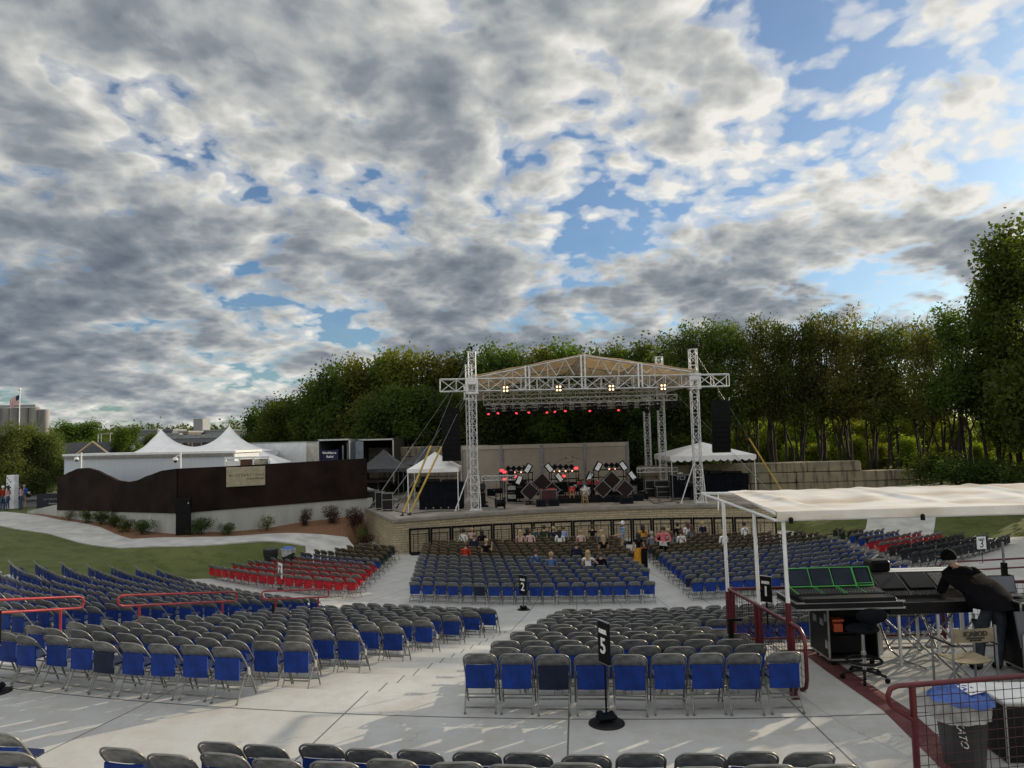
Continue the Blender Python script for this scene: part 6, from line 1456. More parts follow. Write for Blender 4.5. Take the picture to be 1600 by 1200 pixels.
# trailers
def trailer(lab, a, c, depth, z0, z1, open_end=False):
    a, c = Vector(a), Vector(c); m = (a+c)/2; o = empty('box_trailer', (m.x, m.y, 1.6), 0, lab, 'trailer', 'white trailers behind the wall'); quadbox('body', a, c, depth, z0, z1, mat('trailer_white', (.74, .76, .78), .4, .1, var=.04, scale=2), o)
    quadbox('roof_rim', a+Vector((0, -.02)), c+Vector((0, -.02)), depth, z1, z1+.08, M_EDGE, o); b = MB(); d = (c-a)
    for t in (.75, .85): p = a+d*t-m; b.tube((p.x, p.y+.1, .5), (p.x, p.y+.6, .5), .5, 14)
    b.build('wheels', M_BLACK, o); b = MB(); p = a+d*.25-m; b.box((p.x, p.y+.6, .5), (.15, .5, 1.3)); b.build('landing_gear', M_GREYM, o); return o
t1 = trailer('long white box trailer parked behind the marquee', (-24.5, 64), (-16.0, 57.0), 2.6, 3.2, 5.95)
b = MB(); b.add([( -16.0-t1.location.x, 57.0-t1.location.y-.05, 1.75), (-13.85-t1.location.x, 56.2-t1.location.y, 1.75), (-13.85-t1.location.x, 56.2-t1.location.y, 4.3), (-16.0-t1.location.x, 57.0-t1.location.y-.05, 4.3)], [(0, 1, 2, 3), (3, 2, 1, 0)]); b.build('open_door', mat('bright_door', (.72, .70, .62), .3, .3, var=.08), t1)
def open_truck(x0, x1, y, z0, z1, rz, lab, inner):
    o = empty('open_truck', ((x0+x1)/2, y, z0), rz, lab, 'truck', 'open trucks behind the wall'); w = x1-x0; h = z1-z0; L = 6; b = MB()
    b.box((-w/2+.04, L/2, h/2), (.08, L, h)); b.box((w/2-.04, L/2, h/2), (.08, L, h)); b.box((0, L/2, h-.04), (w-.16, L, .08)); b.box((0, L/2, .04), (w-.16, L, .08)); b.box((0, L, h/2), (w, .08, h)); b.build('cargo_box', inner, o)
    b = MB()
    for x in (-w/2, w/2): b.box((x, -.02, h/2), (.09, .06, h+.06))
    b.box((0, -.02, h), (w+.1, .06, .10)); b.build('rim', M_EDGE, o); b = MB()
    for s in (-w/2+.3, w/2-.3):
        b.tube((s-.15, 1.4, -.75), (s+.15, 1.4, -.75), .45, 12)
    b.build('wheels', M_BLACK, o); return o
M_INN = mat('truck_inside', (.10, .11, .12), .7, .2, var=.5, scale=6, stretch=(6, 6, .1)); M_INN2 = mat('truck_inside_wood', (.035, .025, .02), .85, var=.3, scale=4)
t2 = open_truck(-13.75, -11.55, 52, 2.9, 6.12, 0, 'open-backed truck hung with a dark blue banner', M_INN)
b = MB(); b.grid(lambda u, v: (-1.0+1.25*u, .25+.05*math.sin(6*u), 1.75+.80*v-.06*math.sin(3*u)), 8, 4); bn = b.build('banner', mat('banner_blue', (.012, .016, .07), .8), t2)
text_mesh('lettering', 'Workforce', .215, mat('sign_white_print', (.8, .8, .78)), bn, facing((-.38, .16, 2.30)), bold=.006); text_mesh('lettering', 'Relief', .215, mat('sign_white_print', (.8, .8, .78)), bn, facing((-.34, .16, 2.03)), bold=.006)
b = MB(); b.box((.75, 1, 1.7), (.05, .3, 2.6)); b.box((.45, .8, 2.0), (.1, .1, 1.6)); b.build('load_bar', M_GREYM, t2)
t3 = open_truck(-11.5, -8.9, 54.6, 2.9, 6.05, 0, 'open-backed truck with a dark wooden inside beside the trees', M_INN2)
b = MB(); b.box((-1.25-.0, -.6, 1.55), (.9, .06, 3.0), rz=R(20)); b.build('open_door', M_GREYP, t3)
# ramp behind the stage
b = MB(); b.prism([(-11.3, 52), (-8.0, 50.8), (-8.0, 51.8), (-11.3, 53)], [2.0, 1.86, 1.86, 2.0], [2.95, 1.95, 1.95, 2.95]); tag(b.build('loading_ramp', M_ALU), 'sloping silver loading ramp behind the dark tent', 'ramp')
# ---------------- bins on the lawn ----------------
def bin_(x, y, blue, lab):
    o = empty('waste_bin', (x, y, .05), .3, lab, 'waste bin', 'pair of waste bins at the lawn edge'); b = MB(); b.lathe((0, 0, 0), [(.24, 0), (.28, .5), (.32, 1.0)], 16); b.build('barrel', mat('bin_black', (.012, .02, .02), .5), o)
    m = M_LINER if blue else mat('black_liner', (.02, .02, .022), .25); b = MB(); b.grid(lambda u, v: ((.33+.02*math.sin(9*6.28*u))*math.cos(6.28*u), (.33+.02*math.sin(9*6.28*u))*math.sin(6.28*u), 1.06-(.28+.08*math.sin(12.56*u))*v), 40, 4); b.build('liner', m, o)
    b = MB(); b.lathe((0, 0, 1.0), [(.32, 0), (.30, .08), (.1, .14)], 16); b.build('lid_bag', M_BLUEB if blue else m, o)
bin_(-11.5, 34.9, False, 'dark bin with black liner, left of the pair on the lawn'); bin_(-10.75, 35.1, True, 'dark bin with blue and clear liner, right of the pair on the lawn')
# ---------------- far left: car park, flag, silos, buildings ----------------
def car(x, y, rz, col, lab, s=1.0, z=None):
    z = terr(x, y)+.05 if z is None else z; o = empty('parked_car', (x, y, z), rz, lab, 'car', 'cars in the car park'); m = mat('car_'+'_'.join(str(int(c*100)) for c in col), col, .25, .3, var=.03, spec=.8)
    prof = [(-2.2, .32), (-2.25, .75), (-2.05, .98), (-1.35, 1.05), (-.65, 1.48), (.75, 1.50), (1.75, 1.05), (2.2, .92), (2.22, .35)]; gl = [(-1.22, 1.06), (-.60, 1.42), (.72, 1.44), (1.55, 1.06)]
    b = MB(); n = len(prof); vs = []
    for w in (-1, 1):
        for (px, pz) in prof: yy = w*(.88 if pz < 1.1 else .70); vs.append((px*s, yy*s, pz*s))
    b.add(vs, [tuple(range(n-1, -1, -1)), tuple(range(n, 2*n))]+[(i, (i+1) % n, n+(i+1) % n, n+i) for i in range(n)]); b.build('body', m, o)
    b = MB()
    for w in (-1, 1):
        pts = [(px*s, w*(.80 if pz < 1.1 else .715)*s*(1.03), pz*s) for px, pz in gl]; b.add(pts, [(0, 1, 2, 3), (3, 2, 1, 0)])
    for i in (3, 5):
        p, q = prof[i], prof[i+1]; b.add([((p[0]*.9+q[0]*.1)*s, -.72*s, (p[1]*.9+q[1]*.1+.015)*s), ((p[0]*.9+q[0]*.1)*s, .72*s, (p[1]*.9+q[1]*.1+.015)*s), ((p[0]*.1+q[0]*.9)*s, .64*s, (p[1]*.1+q[1]*.9+.015)*s), ((p[0]*.1+q[0]*.9)*s, -.64*s, (p[1]*.1+q[1]*.9+.015)*s)], [(0, 1, 2, 3), (3, 2, 1, 0)])
    b.build('windows', mat('car_glass', (.02, .025, .03), .1, spec=.9), o)
    for wx in (-1.35, 1.4):
        for w in (-1, 1): b = MB(); b.tube((wx*s, w*.72*s, .33*s), (wx*s, w*.9*s, .33*s), .33*s, 14); wh = b.build('wheel', M_BLACK, o); b = MB(); b.tube((wx*s, w*.90*s, .33*s), (wx*s, w*.915*s, .33*s), .2*s, 10); b.build('rim', M_EDGE, wh)
    for w in (-.6, .6): b = MB(); b.box((2.2*s, w*s, .74*s), (.06, .3*s, .14*s)); b.build('headlight', M_WHITEP, o)
car(-42.8, 61.5, R(-8), (.02, .022, .025), 'black car parked nearest behind the left group of people'); car(-47.0, 72, R(10), (.03, .12, .30), 'blue car parked in front of the trailer end'); car(-44.3, 70.5, R(8), (.06, .09, .08), 'dark green car beside the blue one'); car(-48.0, 60.5, R(-8), (.03, .03, .04), 'dark car at the left picture edge'); car(-54, 78, R(0), (.45, .40, .33), 'pale car under the trees of the car park'); car(-60, 76, R(0), (.4, .4, .42), 'silver car farther back under the trees')
o = empty('flag_pole', (-107.3, 160, 1.6), 0, 'tall pole flying a striped flag behind the left trees', 'flag pole'); b = MB(); b.tube((0, 0, 0), (0, 0, 17.0), .13, 8, r2=.09); b.ball((0, 0, 17.1), .3, 8); b.build('pole', M_WHITEP, o)
M_FW = mat('flag_white', (.75, .73, .72), .8); M_FR = mat('flag_red', (.45, .03, .04), .8); M_FB = mat('flag_blue', (.02, .03, .12), .8)
b = MB()
def fl(u, v): return (-.15-1.9*u, .25*math.sin(5*u+1), 16.0-2.0*v-1.5*u*.8+.1*math.sin(6*u))
for k in range(13):
    for j in range(8):
        u0, u1, v0, v1 = j/8, (j+1)/8, k/13, (k+1)/13; mi = 2 if (k < 7 and j < 3) else (1 if k % 2 == 0 else 0); q = [fl(u0, v0), fl(u1, v0), fl(u1, v1), fl(u0, v1)]; b.add(q, [(0, 1, 2, 3)], mi)
b.build('flag', [M_FW, M_FR, M_FB], o)
o = empty('grain_silos', (-208, 300, 1.6), 0, 'row of grey concrete grain silos on the left horizon', 'silos'); M_SILO = mat('silo_concrete', (.10, .10, .11), .9, col2=(.40, .38, .36), scale=.22, stretch=(1, 1, .25))
for i in range(12): b = MB(); b.cyl((-26+i*3.9, 0, 0), 1.95, 20.5-(i > 10)*1.0, 18); b.build('silo', M_SILO, o)
b = MB(); b.box((-8, 0, 21.2), (44, 2.2, .9)); b.box((-22, 0, 22), (14, 3, 1.6)); b.build('conveyor', M_GREYM, o)
# gabled building
def wallbox(nm, c, d, m, par, rz=0): b = MB(); b.box(c, d); return b.build(nm, m, par)
o = empty('gabled_building', (-54, 92, 1.6), R(4), 'red building with a dark gabled roof and pale gable trim', 'building'); wallbox('wall', (0, 0, 1.7), (8.5, 6, 3.4), mat('red_siding', (.28, .05, .03), .8), o)
b = MB(); b.prism([(-3.3, 0), (0, 1.6), (3.3, 0)], -4.5, 4.5, 0, Matrix.Translation((0, 0, 3.35)) @ Matrix.Rotation(R(90), 4, 'Z') @ Matrix.Rotation(R(90), 4, 'X')); b.build('roof', mat('roof_shingle', (.04, .042, .048), .9, var=.2, scale=8), o)
b = MB(); b.prism([(-1.9, 0), (0, 1.5), (1.9, 0)], -3.5, 0, 0, Matrix.Translation((3.2, 0, 3.4)) @ Matrix.Rotation(R(90), 4, 'X')); b.build('front_gable', mat('roof_shingle', (.04, .042, .048)), o)
b = MB(); b.tube((1.2, -.0, 3.4), (3.2, -.0, 4.98), .12, 4); b.tube((5.2, 0, 3.4), (3.2, 0, 4.98), .12, 4); o_ = b.build('gable_trim', mat('trim_wood', (.5, .38, .24), .8), o); o_.location.y = 3.0*-1.2
b = MB(); b.box((6.3, 0, 2.2), (.5, .5, 4.4)); b.box((7.3, 0, 1.8), (2.0, 1, 3.2)); b.build('white_pier', M_WHITEP, o)
# buildings on the horizon
def building(x, y, w, d, h, m, lab, extra=None, rows=1):
    o = empty('distant_building', (x, y, 1.4), 0, lab, 'building', 'buildings on the horizon'); wallbox('wall', (0, 0, h/2), (w, d, h), m, o); wallbox('parapet', (0, 0, h+.25), (w+.4, d+.4, .5), M_GREYM, o); n = max(2, int(w/6))
    for r in range(rows):
        for i in range(n): wallbox('window', (-w/2+w*(i+.5)/n, -d/2-.04, h*(r+.55)/rows), (w/n*.55, .12, h/rows*.35), mat('far_glass', (.05, .06, .07), .2), o)
    if extra: wallbox('tower_block', extra[0], extra[1], M_GREYM, o)
M_F1 = mat('far_wall_grey', (.15, .16, .18), .9); M_F2 = mat('far_wall_pale', (.26, .28, .30), .9); M_F3 = mat('far_wall_brown', (.12, .09, .08), .9); M_F4 = mat('far_wall_tan', (.34, .29, .24), .9)
def bpx(px0, px1, pyt, y, m, lab, **k):
    a, c = at(px0, pyt, y), at(px1, pyt, y); building((a.x+c.x)/2, y+10, c.x-a.x, 20, a.z-1.6, m, lab, **k)
bpx(212, 246, 672.5, 230, M_F1, 'dark grey block left of the white tent peaks', rows=2); bpx(247, 280, 679, 225, M_F3, 'low brown building behind the first tent peak'); bpx(279, 294, 675, 228, M_F3, 'brown brick building between the tent peaks')
bpx(292, 352, 674, 240, M_F2, 'long pale grey hall between the tent peaks', extra=((-2.2, -8, 6.2), (3.0, 6, 12.4))); bpx(352, 388, 674, 236, M_F4, 'tan hall right of the second tent peak'); bpx(314, 334, 683, 210, M_F4, 'small pale building with bands in front of the long hall')
o = empty('road_bridge', (-52, 170, 1.6), 0, 'grey road bridge crossing behind the tents', 'bridge'); wallbox('deck', (0, 0, 5.0), (70, 8, 1.0), M_F1, o); wallbox('parapet', (0, -4, 5.9), (70, .3, .8), M_F2, o)
for i in range(6): wallbox('pier', (-30+i*12, 0, 2.3), (1.5, 5, 4.6), M_F1, o)
for i, (px, y) in enumerate([(153, 130), (158, 140), (172, 135), (300, 180), (378, 170)]):
    p = at(px, 678, y); o = empty('street_lamp', (p.x, y, 1.6), i, f'thin far street lamp, {ordn(i+1)} from left on the horizon', 'street lamp', 'far street lamps'); b = MB(); b.tube((0, 0, 0), (0, 0, p.z-1.6), .10, 5); b.build('pole', M_GREYM, o); b = MB(); b.tube((0, 0, p.z-1.7), (1.8, 0, p.z-1.5), .07, 4); b.box((1.9, 0, p.z-1.5), (.7, .25, .12)); b.build('lamp_arm', M_GREYM, o)
# entrance barrier, fence and banner at far left
o = empty('banner_barrier', (-32.7, 52.2, 1.65), R(-4), 'dark navy banner on a barrier beside the low wall', 'barrier'); b = MB(); b.box((0, 0, .62), (2.0, .06, 1.15)); bb_ = b.build('banner', mat('banner_navy', (.01, .013, .025), .8), o)
text_mesh('lettering', 'VETTERSTONE', .17, mat('banner_print', (.25, .26, .24), .8), bb_, facing((.15, -.04, .80)), spacing=1.2); text_mesh('lettering', 'Amphitheater', .17, mat('banner_print2', (.5, .5, .5), .8), bb_, facing((.35, -.04, .52)), shear=.4)
for x in (-.9, .9): b = MB(); b.box((x, 0, .02), (.06, .6, .04)); b.build('foot', M_BLACK, o)
o = empty('steel_fence', (-30.0, 51.2, 1.7), R(-35), 'dark steel bar fence at the left end of the brown wall', 'fence'); b = MB(); b.box((0, 0, 1.25), (3.2, .05, .05)); b.box((0, 0, .8), (3.2, .04, .04)); b.build('rail', M_GREYM, o)
for x in (-1.5, -.75, 0, .75, 1.5): b = MB(); b.box((x, 0, .65), (.06, .06, 1.3)); b.build('post', M_BLACK, o)
p = at(19, 785, 55); o = empty('advertising_pillar', (p.x, 55, 1.62), 0, 'tall white patterned pillar behind the people at left', 'sign pillar'); b = MB(); b.box((0, 0, 1.25), (.62, .5, 2.5), bev=.03); b.build('pillar_body', mat('pillar_white', (.7, .7, .74), .6, var=.1, scale=3), o); b = MB(); [b.box((-.2+.11*(k % 3), -.26, 2.3-.14*k), (.09, .01, .08)) for k in range(12)]; b.build('printed_pattern', M_BLACK, o)
# ---------------- people ----------------
M_SKIN = mat('skin', (.42, .24, .17), .6, var=.05); 
def cm(name, c): return mat('cloth_'+name, c, .9, var=.15, scale=7, spec=.1, bump=.25, bscale=18)
CL = {'white': cm('white', (.68, .68, .68)), 'black': cm('black', (.006, .006, .008)), 'navy': cm('navy', (.014, .02, .045)), 'red': cm('red', (.38, .04, .02)), 'blue': cm('blue', (.08, .14, .28)), 'pale': cm('pale_blue', (.26, .34, .58)), 'teal': cm('teal', (.03, .09, .08)),
      'pink': cm('pink', (.52, .14, .15)), 'floral': mat('cloth_floral', (.45, .30, .28), .8, var=.4, scale=30), 'olive': cm('olive', (.03, .045, .03)), 'khaki': cm('khaki', (.28, .20, .13)), 'jeans': cm('denim', (.05, .09, .17)), 'grey': cm('grey', (.13, .14, .16)), 'yellow': cm('yellow', (.50, .24, .03)), 'royal': cm('royal', (.02, .10, .42)), 'pantsgrey': cm('charcoal_grey', (.04, .047, .06)), 'pinkish': cm('light_pink', (.5, .35, .33))}
HAIR = {'dark': mat('hair_dark', (.018, .013, .01), .6, var=.2, scale=20), 'blonde': mat('hair_blonde', (.40, .28, .14), .6, var=.25, scale=25), 'brown': mat('hair_brown', (.09, .05, .03), .6, var=.2, scale=20), 'grey': mat('hair_grey', (.28, .26, .24), .7, var=.2), 'white': CL['white'], 'black': CL['black']}
def plaid():
    m = bpy.data.materials.new('cloth_plaid'); m.use_nodes = True; t = m.node_tree; b = t.nodes['Principled BSDF']; b.inputs['Roughness'].default_value = .9
    tc = t.nodes.new('ShaderNodeTexCoord'); sp = t.nodes.new('ShaderNodeSeparateXYZ'); t.links.new(tc.outputs['Object'], sp.inputs[0])
    f = lambda s, k: math_(t, 'LESS_THAN', math_(t, 'FRACT', math_(t, 'MULTIPLY', s, k)), .45)
    a = mixc(t, f(sp.outputs[2], 9.), (.02, .05, .16), (.10, .22, .50)); a = mixc(t, math_(t, 'MULTIPLY', f(math_(t, 'ADD', sp.outputs[0], sp.outputs[1]), 9.), .6), a, (.35, .45, .62)); t.links.new(a, b.inputs['Base Color']); return m
CL['plaid'] = plaid()
def body_mesh(J, shirt, pants, skin=M_SKIN, shoes=None, sleeve=.6, short=False, hands=False, dress=None, bulk=1.0):
    # J: joints; one continuous skinned surface
    V = []; E = []; Rr = []; Z = []      # zone: 0 skin 1 shirt 2 pants 3 shoe
    def v(p, r, z):
        r = r if isinstance(r, tuple) else (r, r); k = bulk if z and r[0] > .034 else 1; V.append(Vector(p)); Rr.append((r[0]*k, r[1]*k)); Z.append(z); return len(V)-1
    def e(a, b_): E.append((a, b_))
    P, S_, C, Nk, H0, H1, H2 = (Vector(J[k]) for k in ('pelvis', 'waist', 'chest', 'neck', 'head0', 'head1', 'head2'))
    ip = v(P, (.155, .12), 2 if not dress else 1); iw = v(S_, (.14, .10), 1); ic = v(C, (.165, .115), 1); ish = v(C.lerp(Nk, .62), (.11, .085), 1); inn = v(Nk, .052, 0); i0 = v(H0, .066, 0); i1 = v(H1, (.082, .092), 0); i2 = v(H2, (.055, .065), 0)
    for a, b_ in ((ip, iw), (iw, ic), (ic, ish), (ish, inn), (inn, i0), (i0, i1), (i1, i2)): e(a, b_)
    fw = Vector(J.get('face', (0, 1, 0))).normalized(); nz = v(H0.lerp(H1, .55)+fw*.105, .013, 0); e(i1, nz)
    for s in 'lr':
        sh, el, wr = Vector(J['sh'+s]), Vector(J['el'+s]), Vector(J['wr'+s]); a = v(sh, .062, 1); b_ = v(sh.lerp(el, .5), .050, 1 if sleeve > .2 else 0); c = v(el, .042, 1 if sleeve > .5 else 0); d = v(el.lerp(wr, .45), .038, 1 if sleeve > .8 else 0); f = v(wr, .026, 0)
        for p, q in ((ish, a), (a, b_), (b_, c), (c, d), (d, f)): e(p, q)
        dr = (wr-el).normalized(); hp = v(wr+dr*.06, (.040, .018), 0); e(f, hp); side = dr.cross(Vector((0, 0, 1))); side = side.normalized() if side.length > .1 else Vector((1, 0, 0))
        if hands:
            for k, (off, ln) in enumerate(((-.030, .062), (-.010, .075), (.010, .070), (.029, .055))):
                g = v(wr+dr*.095+side*off, .0095, 0); g2 = v(wr+dr*(.095+ln*.55)+side*off*1.15+Vector((0, 0, -.012)), .0085, 0); g3 = v(wr+dr*(.095+ln)+side*off*1.2+Vector((0, 0, -.030)), .0075, 0); e(hp, g); e(g, g2); e(g2, g3)
            th = v(wr+dr*.055+side*.045, .010, 0); t2 = v(wr+dr*.09+side*.060+Vector((0, 0, -.01)), .009, 0); e(f, th); e(th, t2)
        else:
            g = v(wr+dr*.13, (.030, .016), 0); e(hp, g); th = v(wr+dr*.08+side*.045, .011, 0); e(hp, th)
        if J.get('hip'+s) is None: continue
        hp_, kn, an, to = (Vector(J[k+s]) for k in ('hip', 'kn', 'an', 'to')); z2 = 1 if dress else 2
        a = v(hp_, .088, z2); m_ = v(hp_.lerp(kn, .55), .074, z2); c = v(kn, .055, 0 if short else z2); d = v(kn.lerp(an, .4), .052, 0 if short else z2); f = v(an, .036, 0 if short else z2); g = v(to, (.036, .026), 3); hl = v(an+Vector((0, 0, -.05)), .036, 3)
        for p, q in ((ip, a), (a, m_), (m_, c), (c, d), (d, f), (f, hl), (hl, g)): e(p, q)
    me = bpy.data.meshes.new('tmp'); me.from_pydata([tuple(x) for x in V], E, []); ob = bpy.data.objects.new('tmp', me); COL.objects.link(ob)
    sk = ob.modifiers.new('s', 'SKIN'); sk.use_smooth_shade = True; sk.branch_smoothing = .6
    sv_ = me.skin_vertices[0].data
    for i, r in enumerate(Rr): sv_[i].radius = r
    sv_[0].use_root = True
    sb = ob.modifiers.new('u', 'SUBSURF'); sb.levels = 1; sb.render_levels = 1
    dg = bpy.context.evaluated_depsgraph_get(); out = bpy.data.meshes.new_from_object(ob.evaluated_get(dg)); bpy.data.objects.remove(ob)
    out.name = 'body'; out.materials.clear()
    for m in (skin, shirt, pants, shoes or CL['black']): out.materials.append(m)
    seg = [(V[a], V[b_], Z[a], Z[b_]) for a, b_ in E]; mi = []
    for p in out.polygons:
        c = p.center; best = 9; zb = 0
        for A, B, za, zb_ in seg:
            d = B-A; t = max(0, min(1, (c-A).dot(d)/max(1e-9, d.length_squared))); q = (c-(A+d*t)).length
            if q < best: best = q; zb = za if t < .5 else zb_
        mi.append(zb)
    out.polygons.foreach_set('material_index', mi); out.update(); return out
def joints(pose, lean=0.0, arms='down', turn=0.0):
    if pose == 'sit':
        b0 = .52; J = dict(pelvis=(0, 0, b0), waist=(0, -.02, b0+.20), chest=(0, -.01+lean*.3, b0+.42), neck=(0, .01+lean*.5, b0+.60), head0=(0, .02+lean*.6, b0+.66), head1=(0, .03+lean*.7, b0+.75), head2=(0, .02+lean*.7, b0+.83))
        for s, k in ((-1, 'l'), (1, 'r')):
            J['sh'+k] = (s*.185, lean*.4, b0+.52); J['hip'+k] = (s*.09, .03, b0-.02); J['kn'+k] = (s*.11, .44, b0); J['an'+k] = (s*.11, .42, .09); J['to'+k] = (s*.12, .56, .04)
            if arms == 'phone' and s > 0: J['el'+k] = (s*.24, .10, b0+.30); J['wr'+k] = (s*.22, .18, b0+.58)
            elif arms == 'out' and s > 0: J['el'+k] = (.36, .0, b0+.34); J['wr'+k] = (.54, .08, b0+.30)
            else: J['el'+k] = (s*.23, .03, b0+.24); J['wr'+k] = (s*.13, .26, b0+.10)
    else:
        J = dict(pelvis=(0, 0, .93), waist=(0, 0, 1.12), chest=(0, .0, 1.34), neck=(0, .01, 1.50), head0=(0, .02, 1.57), head1=(0, .035, 1.66), head2=(0, .025, 1.745))
        for s, k in ((-1, 'l'), (1, 'r')):
            J['sh'+k] = (s*.19, 0, 1.43); J['hip'+k] = (s*.09, 0, .90); J['kn'+k] = (s*.10, .03, .50); J['an'+k] = (s*.11, -.02, .10); J['to'+k] = (s*.13, .13, .035)
            J['el'+k] = (s*.25, -.03, 1.17); J['wr'+k] = (s*.26, .08, .95)
    return J
def hair_child(o, J, kind, color):
    H1 = Vector(J['head1']); fw = Vector(J.get('face', (0, 1, 0))).normalized(); b = MB(); c = H1-fw*.018+Vector((0, 0, .022)); hm = HAIR[color]
    b.ball(c, .108, 14, sq=(.92, 1.02, 1.02))
    if kind == 'long':
        n = 10
        b.grid(lambda u, v: tuple(c-fw*(.075+.03*math.sin(math.pi*u))+Vector((fw.y, -fw.x, 0))*((u-.5)*(.20-.04*v))+Vector((0, 0, .03-.34*v))), 8, 8, thick=.0); b.grid(lambda u, v: tuple(c-fw*(.02+.09*math.sin(math.pi*u))+Vector((fw.y, -fw.x, 0))*((u-.5)*(.215-.03*v))+Vector((0, 0, .03-.32*v))), 8, 8)
        b.tube(tuple(c-fw*.05), tuple(c-fw*.07+Vector((0, 0, -.32))), .085, 8, r2=.04)
    if kind == 'bun': b.ball(c-fw*.08+Vector((0, 0, .06)), .05, 8)
    if kind == 'pony': b.tube(tuple(c-fw*.09), tuple(c-fw*.12+Vector((0, 0, -.25))), .035, 8, r2=.015)
    if kind == 'cap': b.box(c+fw*.13+Vector((0, 0, -.0)), (.15, .13, .015), rz=math.atan2(fw.y, fw.x)-math.pi/2)
    h = b.build('cap' if kind == 'cap' else 'hair', hm, o)
    if kind == 'cap': 
        bb = MB(); bb.ball(H1-fw*.03+Vector((0, 0, -.035)), .094, 10, sq=(.95, 1, .75)); bb.build('hair', HAIR['grey'], o)
def person(x, y, z, rz, J, lab, shirt, pants='navy', hair='brown', hk='short', sleeve=.6, short=False, hands=False, s=1.0, group=None, dress=None, shoes=None, extra=None, bulk=1.0):
    o = empty('person', (x, y, z), rz, lab, 'person', group); o.scale = (s, s, s)
    me = body_mesh(J, CL[shirt], CL[pants], sleeve=sleeve, short=short, hands=hands, dress=dress, shoes=CL[shoes] if shoes else None, bulk=bulk); bo = bpy.data.objects.new('body', me); COL.objects.link(bo); bo.parent = o
    hair_child(o, J, hk, hair)
    if extra: extra(o, J)
    return o
def strap(o, J): 
    c = Vector(J['chest']); b = MB(); b.path([tuple(c+Vector((-.14, -.09, .16))), tuple(c+Vector((0, -.135, 0))), tuple(c+Vector((.15, -.10, -.2)))], .016, 5); b.build('bag_strap', CL['black'], o)
SEATED = [ # px, py of head centre, shirt, hair, style, sleeve, label
 (719, 831, 'white', 'dark', 'short', .3, 'seated person in a white top with a black strap, leftmost by the barrier', strap), (735, 828, 'pinkish', 'blonde', 'bun', 0, 'seated person with a blonde bun, second from left by the barrier', None),
 (752, 830, 'black', 'dark', 'long', .6, 'seated person all in black with long dark hair near the left', None), (733, 849, 'red', 'brown', 'short', .6, 'seated person in a red shirt', None), (752, 847, 'black', 'blonde', 'short', 0, 'seated person in a black sleeveless top holding up a phone', None),
 (735, 838, 'navy', 'brown', 'cap', .5, 'seated person in navy just behind the one in red', None), (809, 831, 'floral', 'blonde', 'long', .2, 'seated person with long hair in a pale floral top', None), (821, 832, 'pinkish', 'brown', 'short', .3, 'seated person in dull pink right of the floral top', None), (827, 829, 'black', 'dark', 'long', .3, 'seated person in black between pink and teal', None),
 (834, 824, 'teal', 'dark', 'cap', .6, 'seated person in teal with a dark cap', None), (851, 824, 'olive', 'dark', 'short', .6, 'seated person in dark olive right of the teal one', None), (862, 824, 'navy', 'blonde', 'short', .6, 'seated person with fair hair left of the pale blue shirt', None), (869, 825, 'pale', 'brown', 'short', .7, 'seated person in a pale blue shirt', None),
 (883, 830, 'white', 'dark', 'long', .3, 'seated person in white with dark long hair', None), (899, 829, 'pinkish', 'blonde', 'bun', 0, 'seated person with pale hair and bare shoulders, centre', None), (834, 859, 'blue', 'brown', 'short', .6, 'broad seated person in a blue shirt with a black strap', strap), (854, 863, 'blue', 'blonde', 'bun', .4, 'small seated person in blue beside the broad one', None),
 (901, 848, 'navy', 'brown', 'short', .6, 'seated person in a navy shirt, centre', None), (913, 865, 'white', 'blonde', 'long', .2, 'seated person in white with long blonde hair reaching out an arm', None), (930, 862, 'black', 'brown', 'short', .6, 'seated person in a black shirt beside the blonde one', None),
 (922, 824, 'black', 'brown', 'bun', 0, 'seated person in a black sleeveless top near the barrier, centre', None), (938, 828, 'grey', 'blonde', 'long', .3, 'seated person with long fair hair right of the black top', None), (936, 841, 'black', 'blonde', 'long', 0, 'seated person with blonde hair, one row behind', None),
 (993, 824, 'yellow', 'dark', 'long', .3, 'seated person in mustard with dark hair by the barrier', None), (1006, 833, 'grey', 'grey', 'short', .6, 'seated person with grey hair behind the aisle', None), (1017, 832, 'black', 'brown', 'long', .6, 'seated person with brown long hair right of the grey-haired one', None), (1029, 832, 'grey', 'brown', 'long', .6, 'seated person with long brown hair left of the white tops', None),
 (1046, 830, 'white', 'blonde', 'short', .4, 'seated person in white with a black strap and fair hair', strap), (1061, 831, 'white', 'brown', 'bun', .4, 'seated person in white with a low bun', strap), (1050, 819, 'black', 'dark', 'short', .6, 'seated person in black nearest the barrier on the right', None), (1065, 820, 'white', 'brown', 'long', .4, 'seated person in white near the barrier on the right', None),
 (1079, 820, 'grey', 'brown', 'long', .6, 'seated person with long grey-brown hair near the barrier', None), (1091, 815, 'navy', 'blonde', 'cap', .3, 'seated person in navy with a cap near the barrier', None), (1162, 819, 'white', 'dark', 'short', .6, 'seated person in white between the canopy poles', strap), (1124, 830, 'white', 'blonde', 'long', .6, 'seated person in white beside the first canopy pole', None)]
TAKEN = set()
for i, (px, py, sh, hr, hk, sl, lab, ex) in enumerate(SEATED):
    q = gp(px, py, 1.26); arms = 'phone' if 'phone' in lab else ('out' if 'reaching' in lab else 'down')
    ch = min(((c, (c[0]-q[0])**2+(c[1]-q[1])**2) for c in CHAIRS if c[2] < .1 and (round(c[0], 3), round(c[1], 3)) not in TAKEN), key=lambda t: t[1])[0]; TAKEN.add((round(ch[0], 3), round(ch[1], 3)))
    person(ch[0], ch[1]+.02, -.03, ch[3]+random.uniform(-.2, .2), joints('sit', random.uniform(-.05, .1), arms), lab, sh, ['jeans', 'navy', 'black'][i % 3], hr, hk, sl, group='people seated before the stage', s=random.uniform(.95, 1.02), extra=ex)
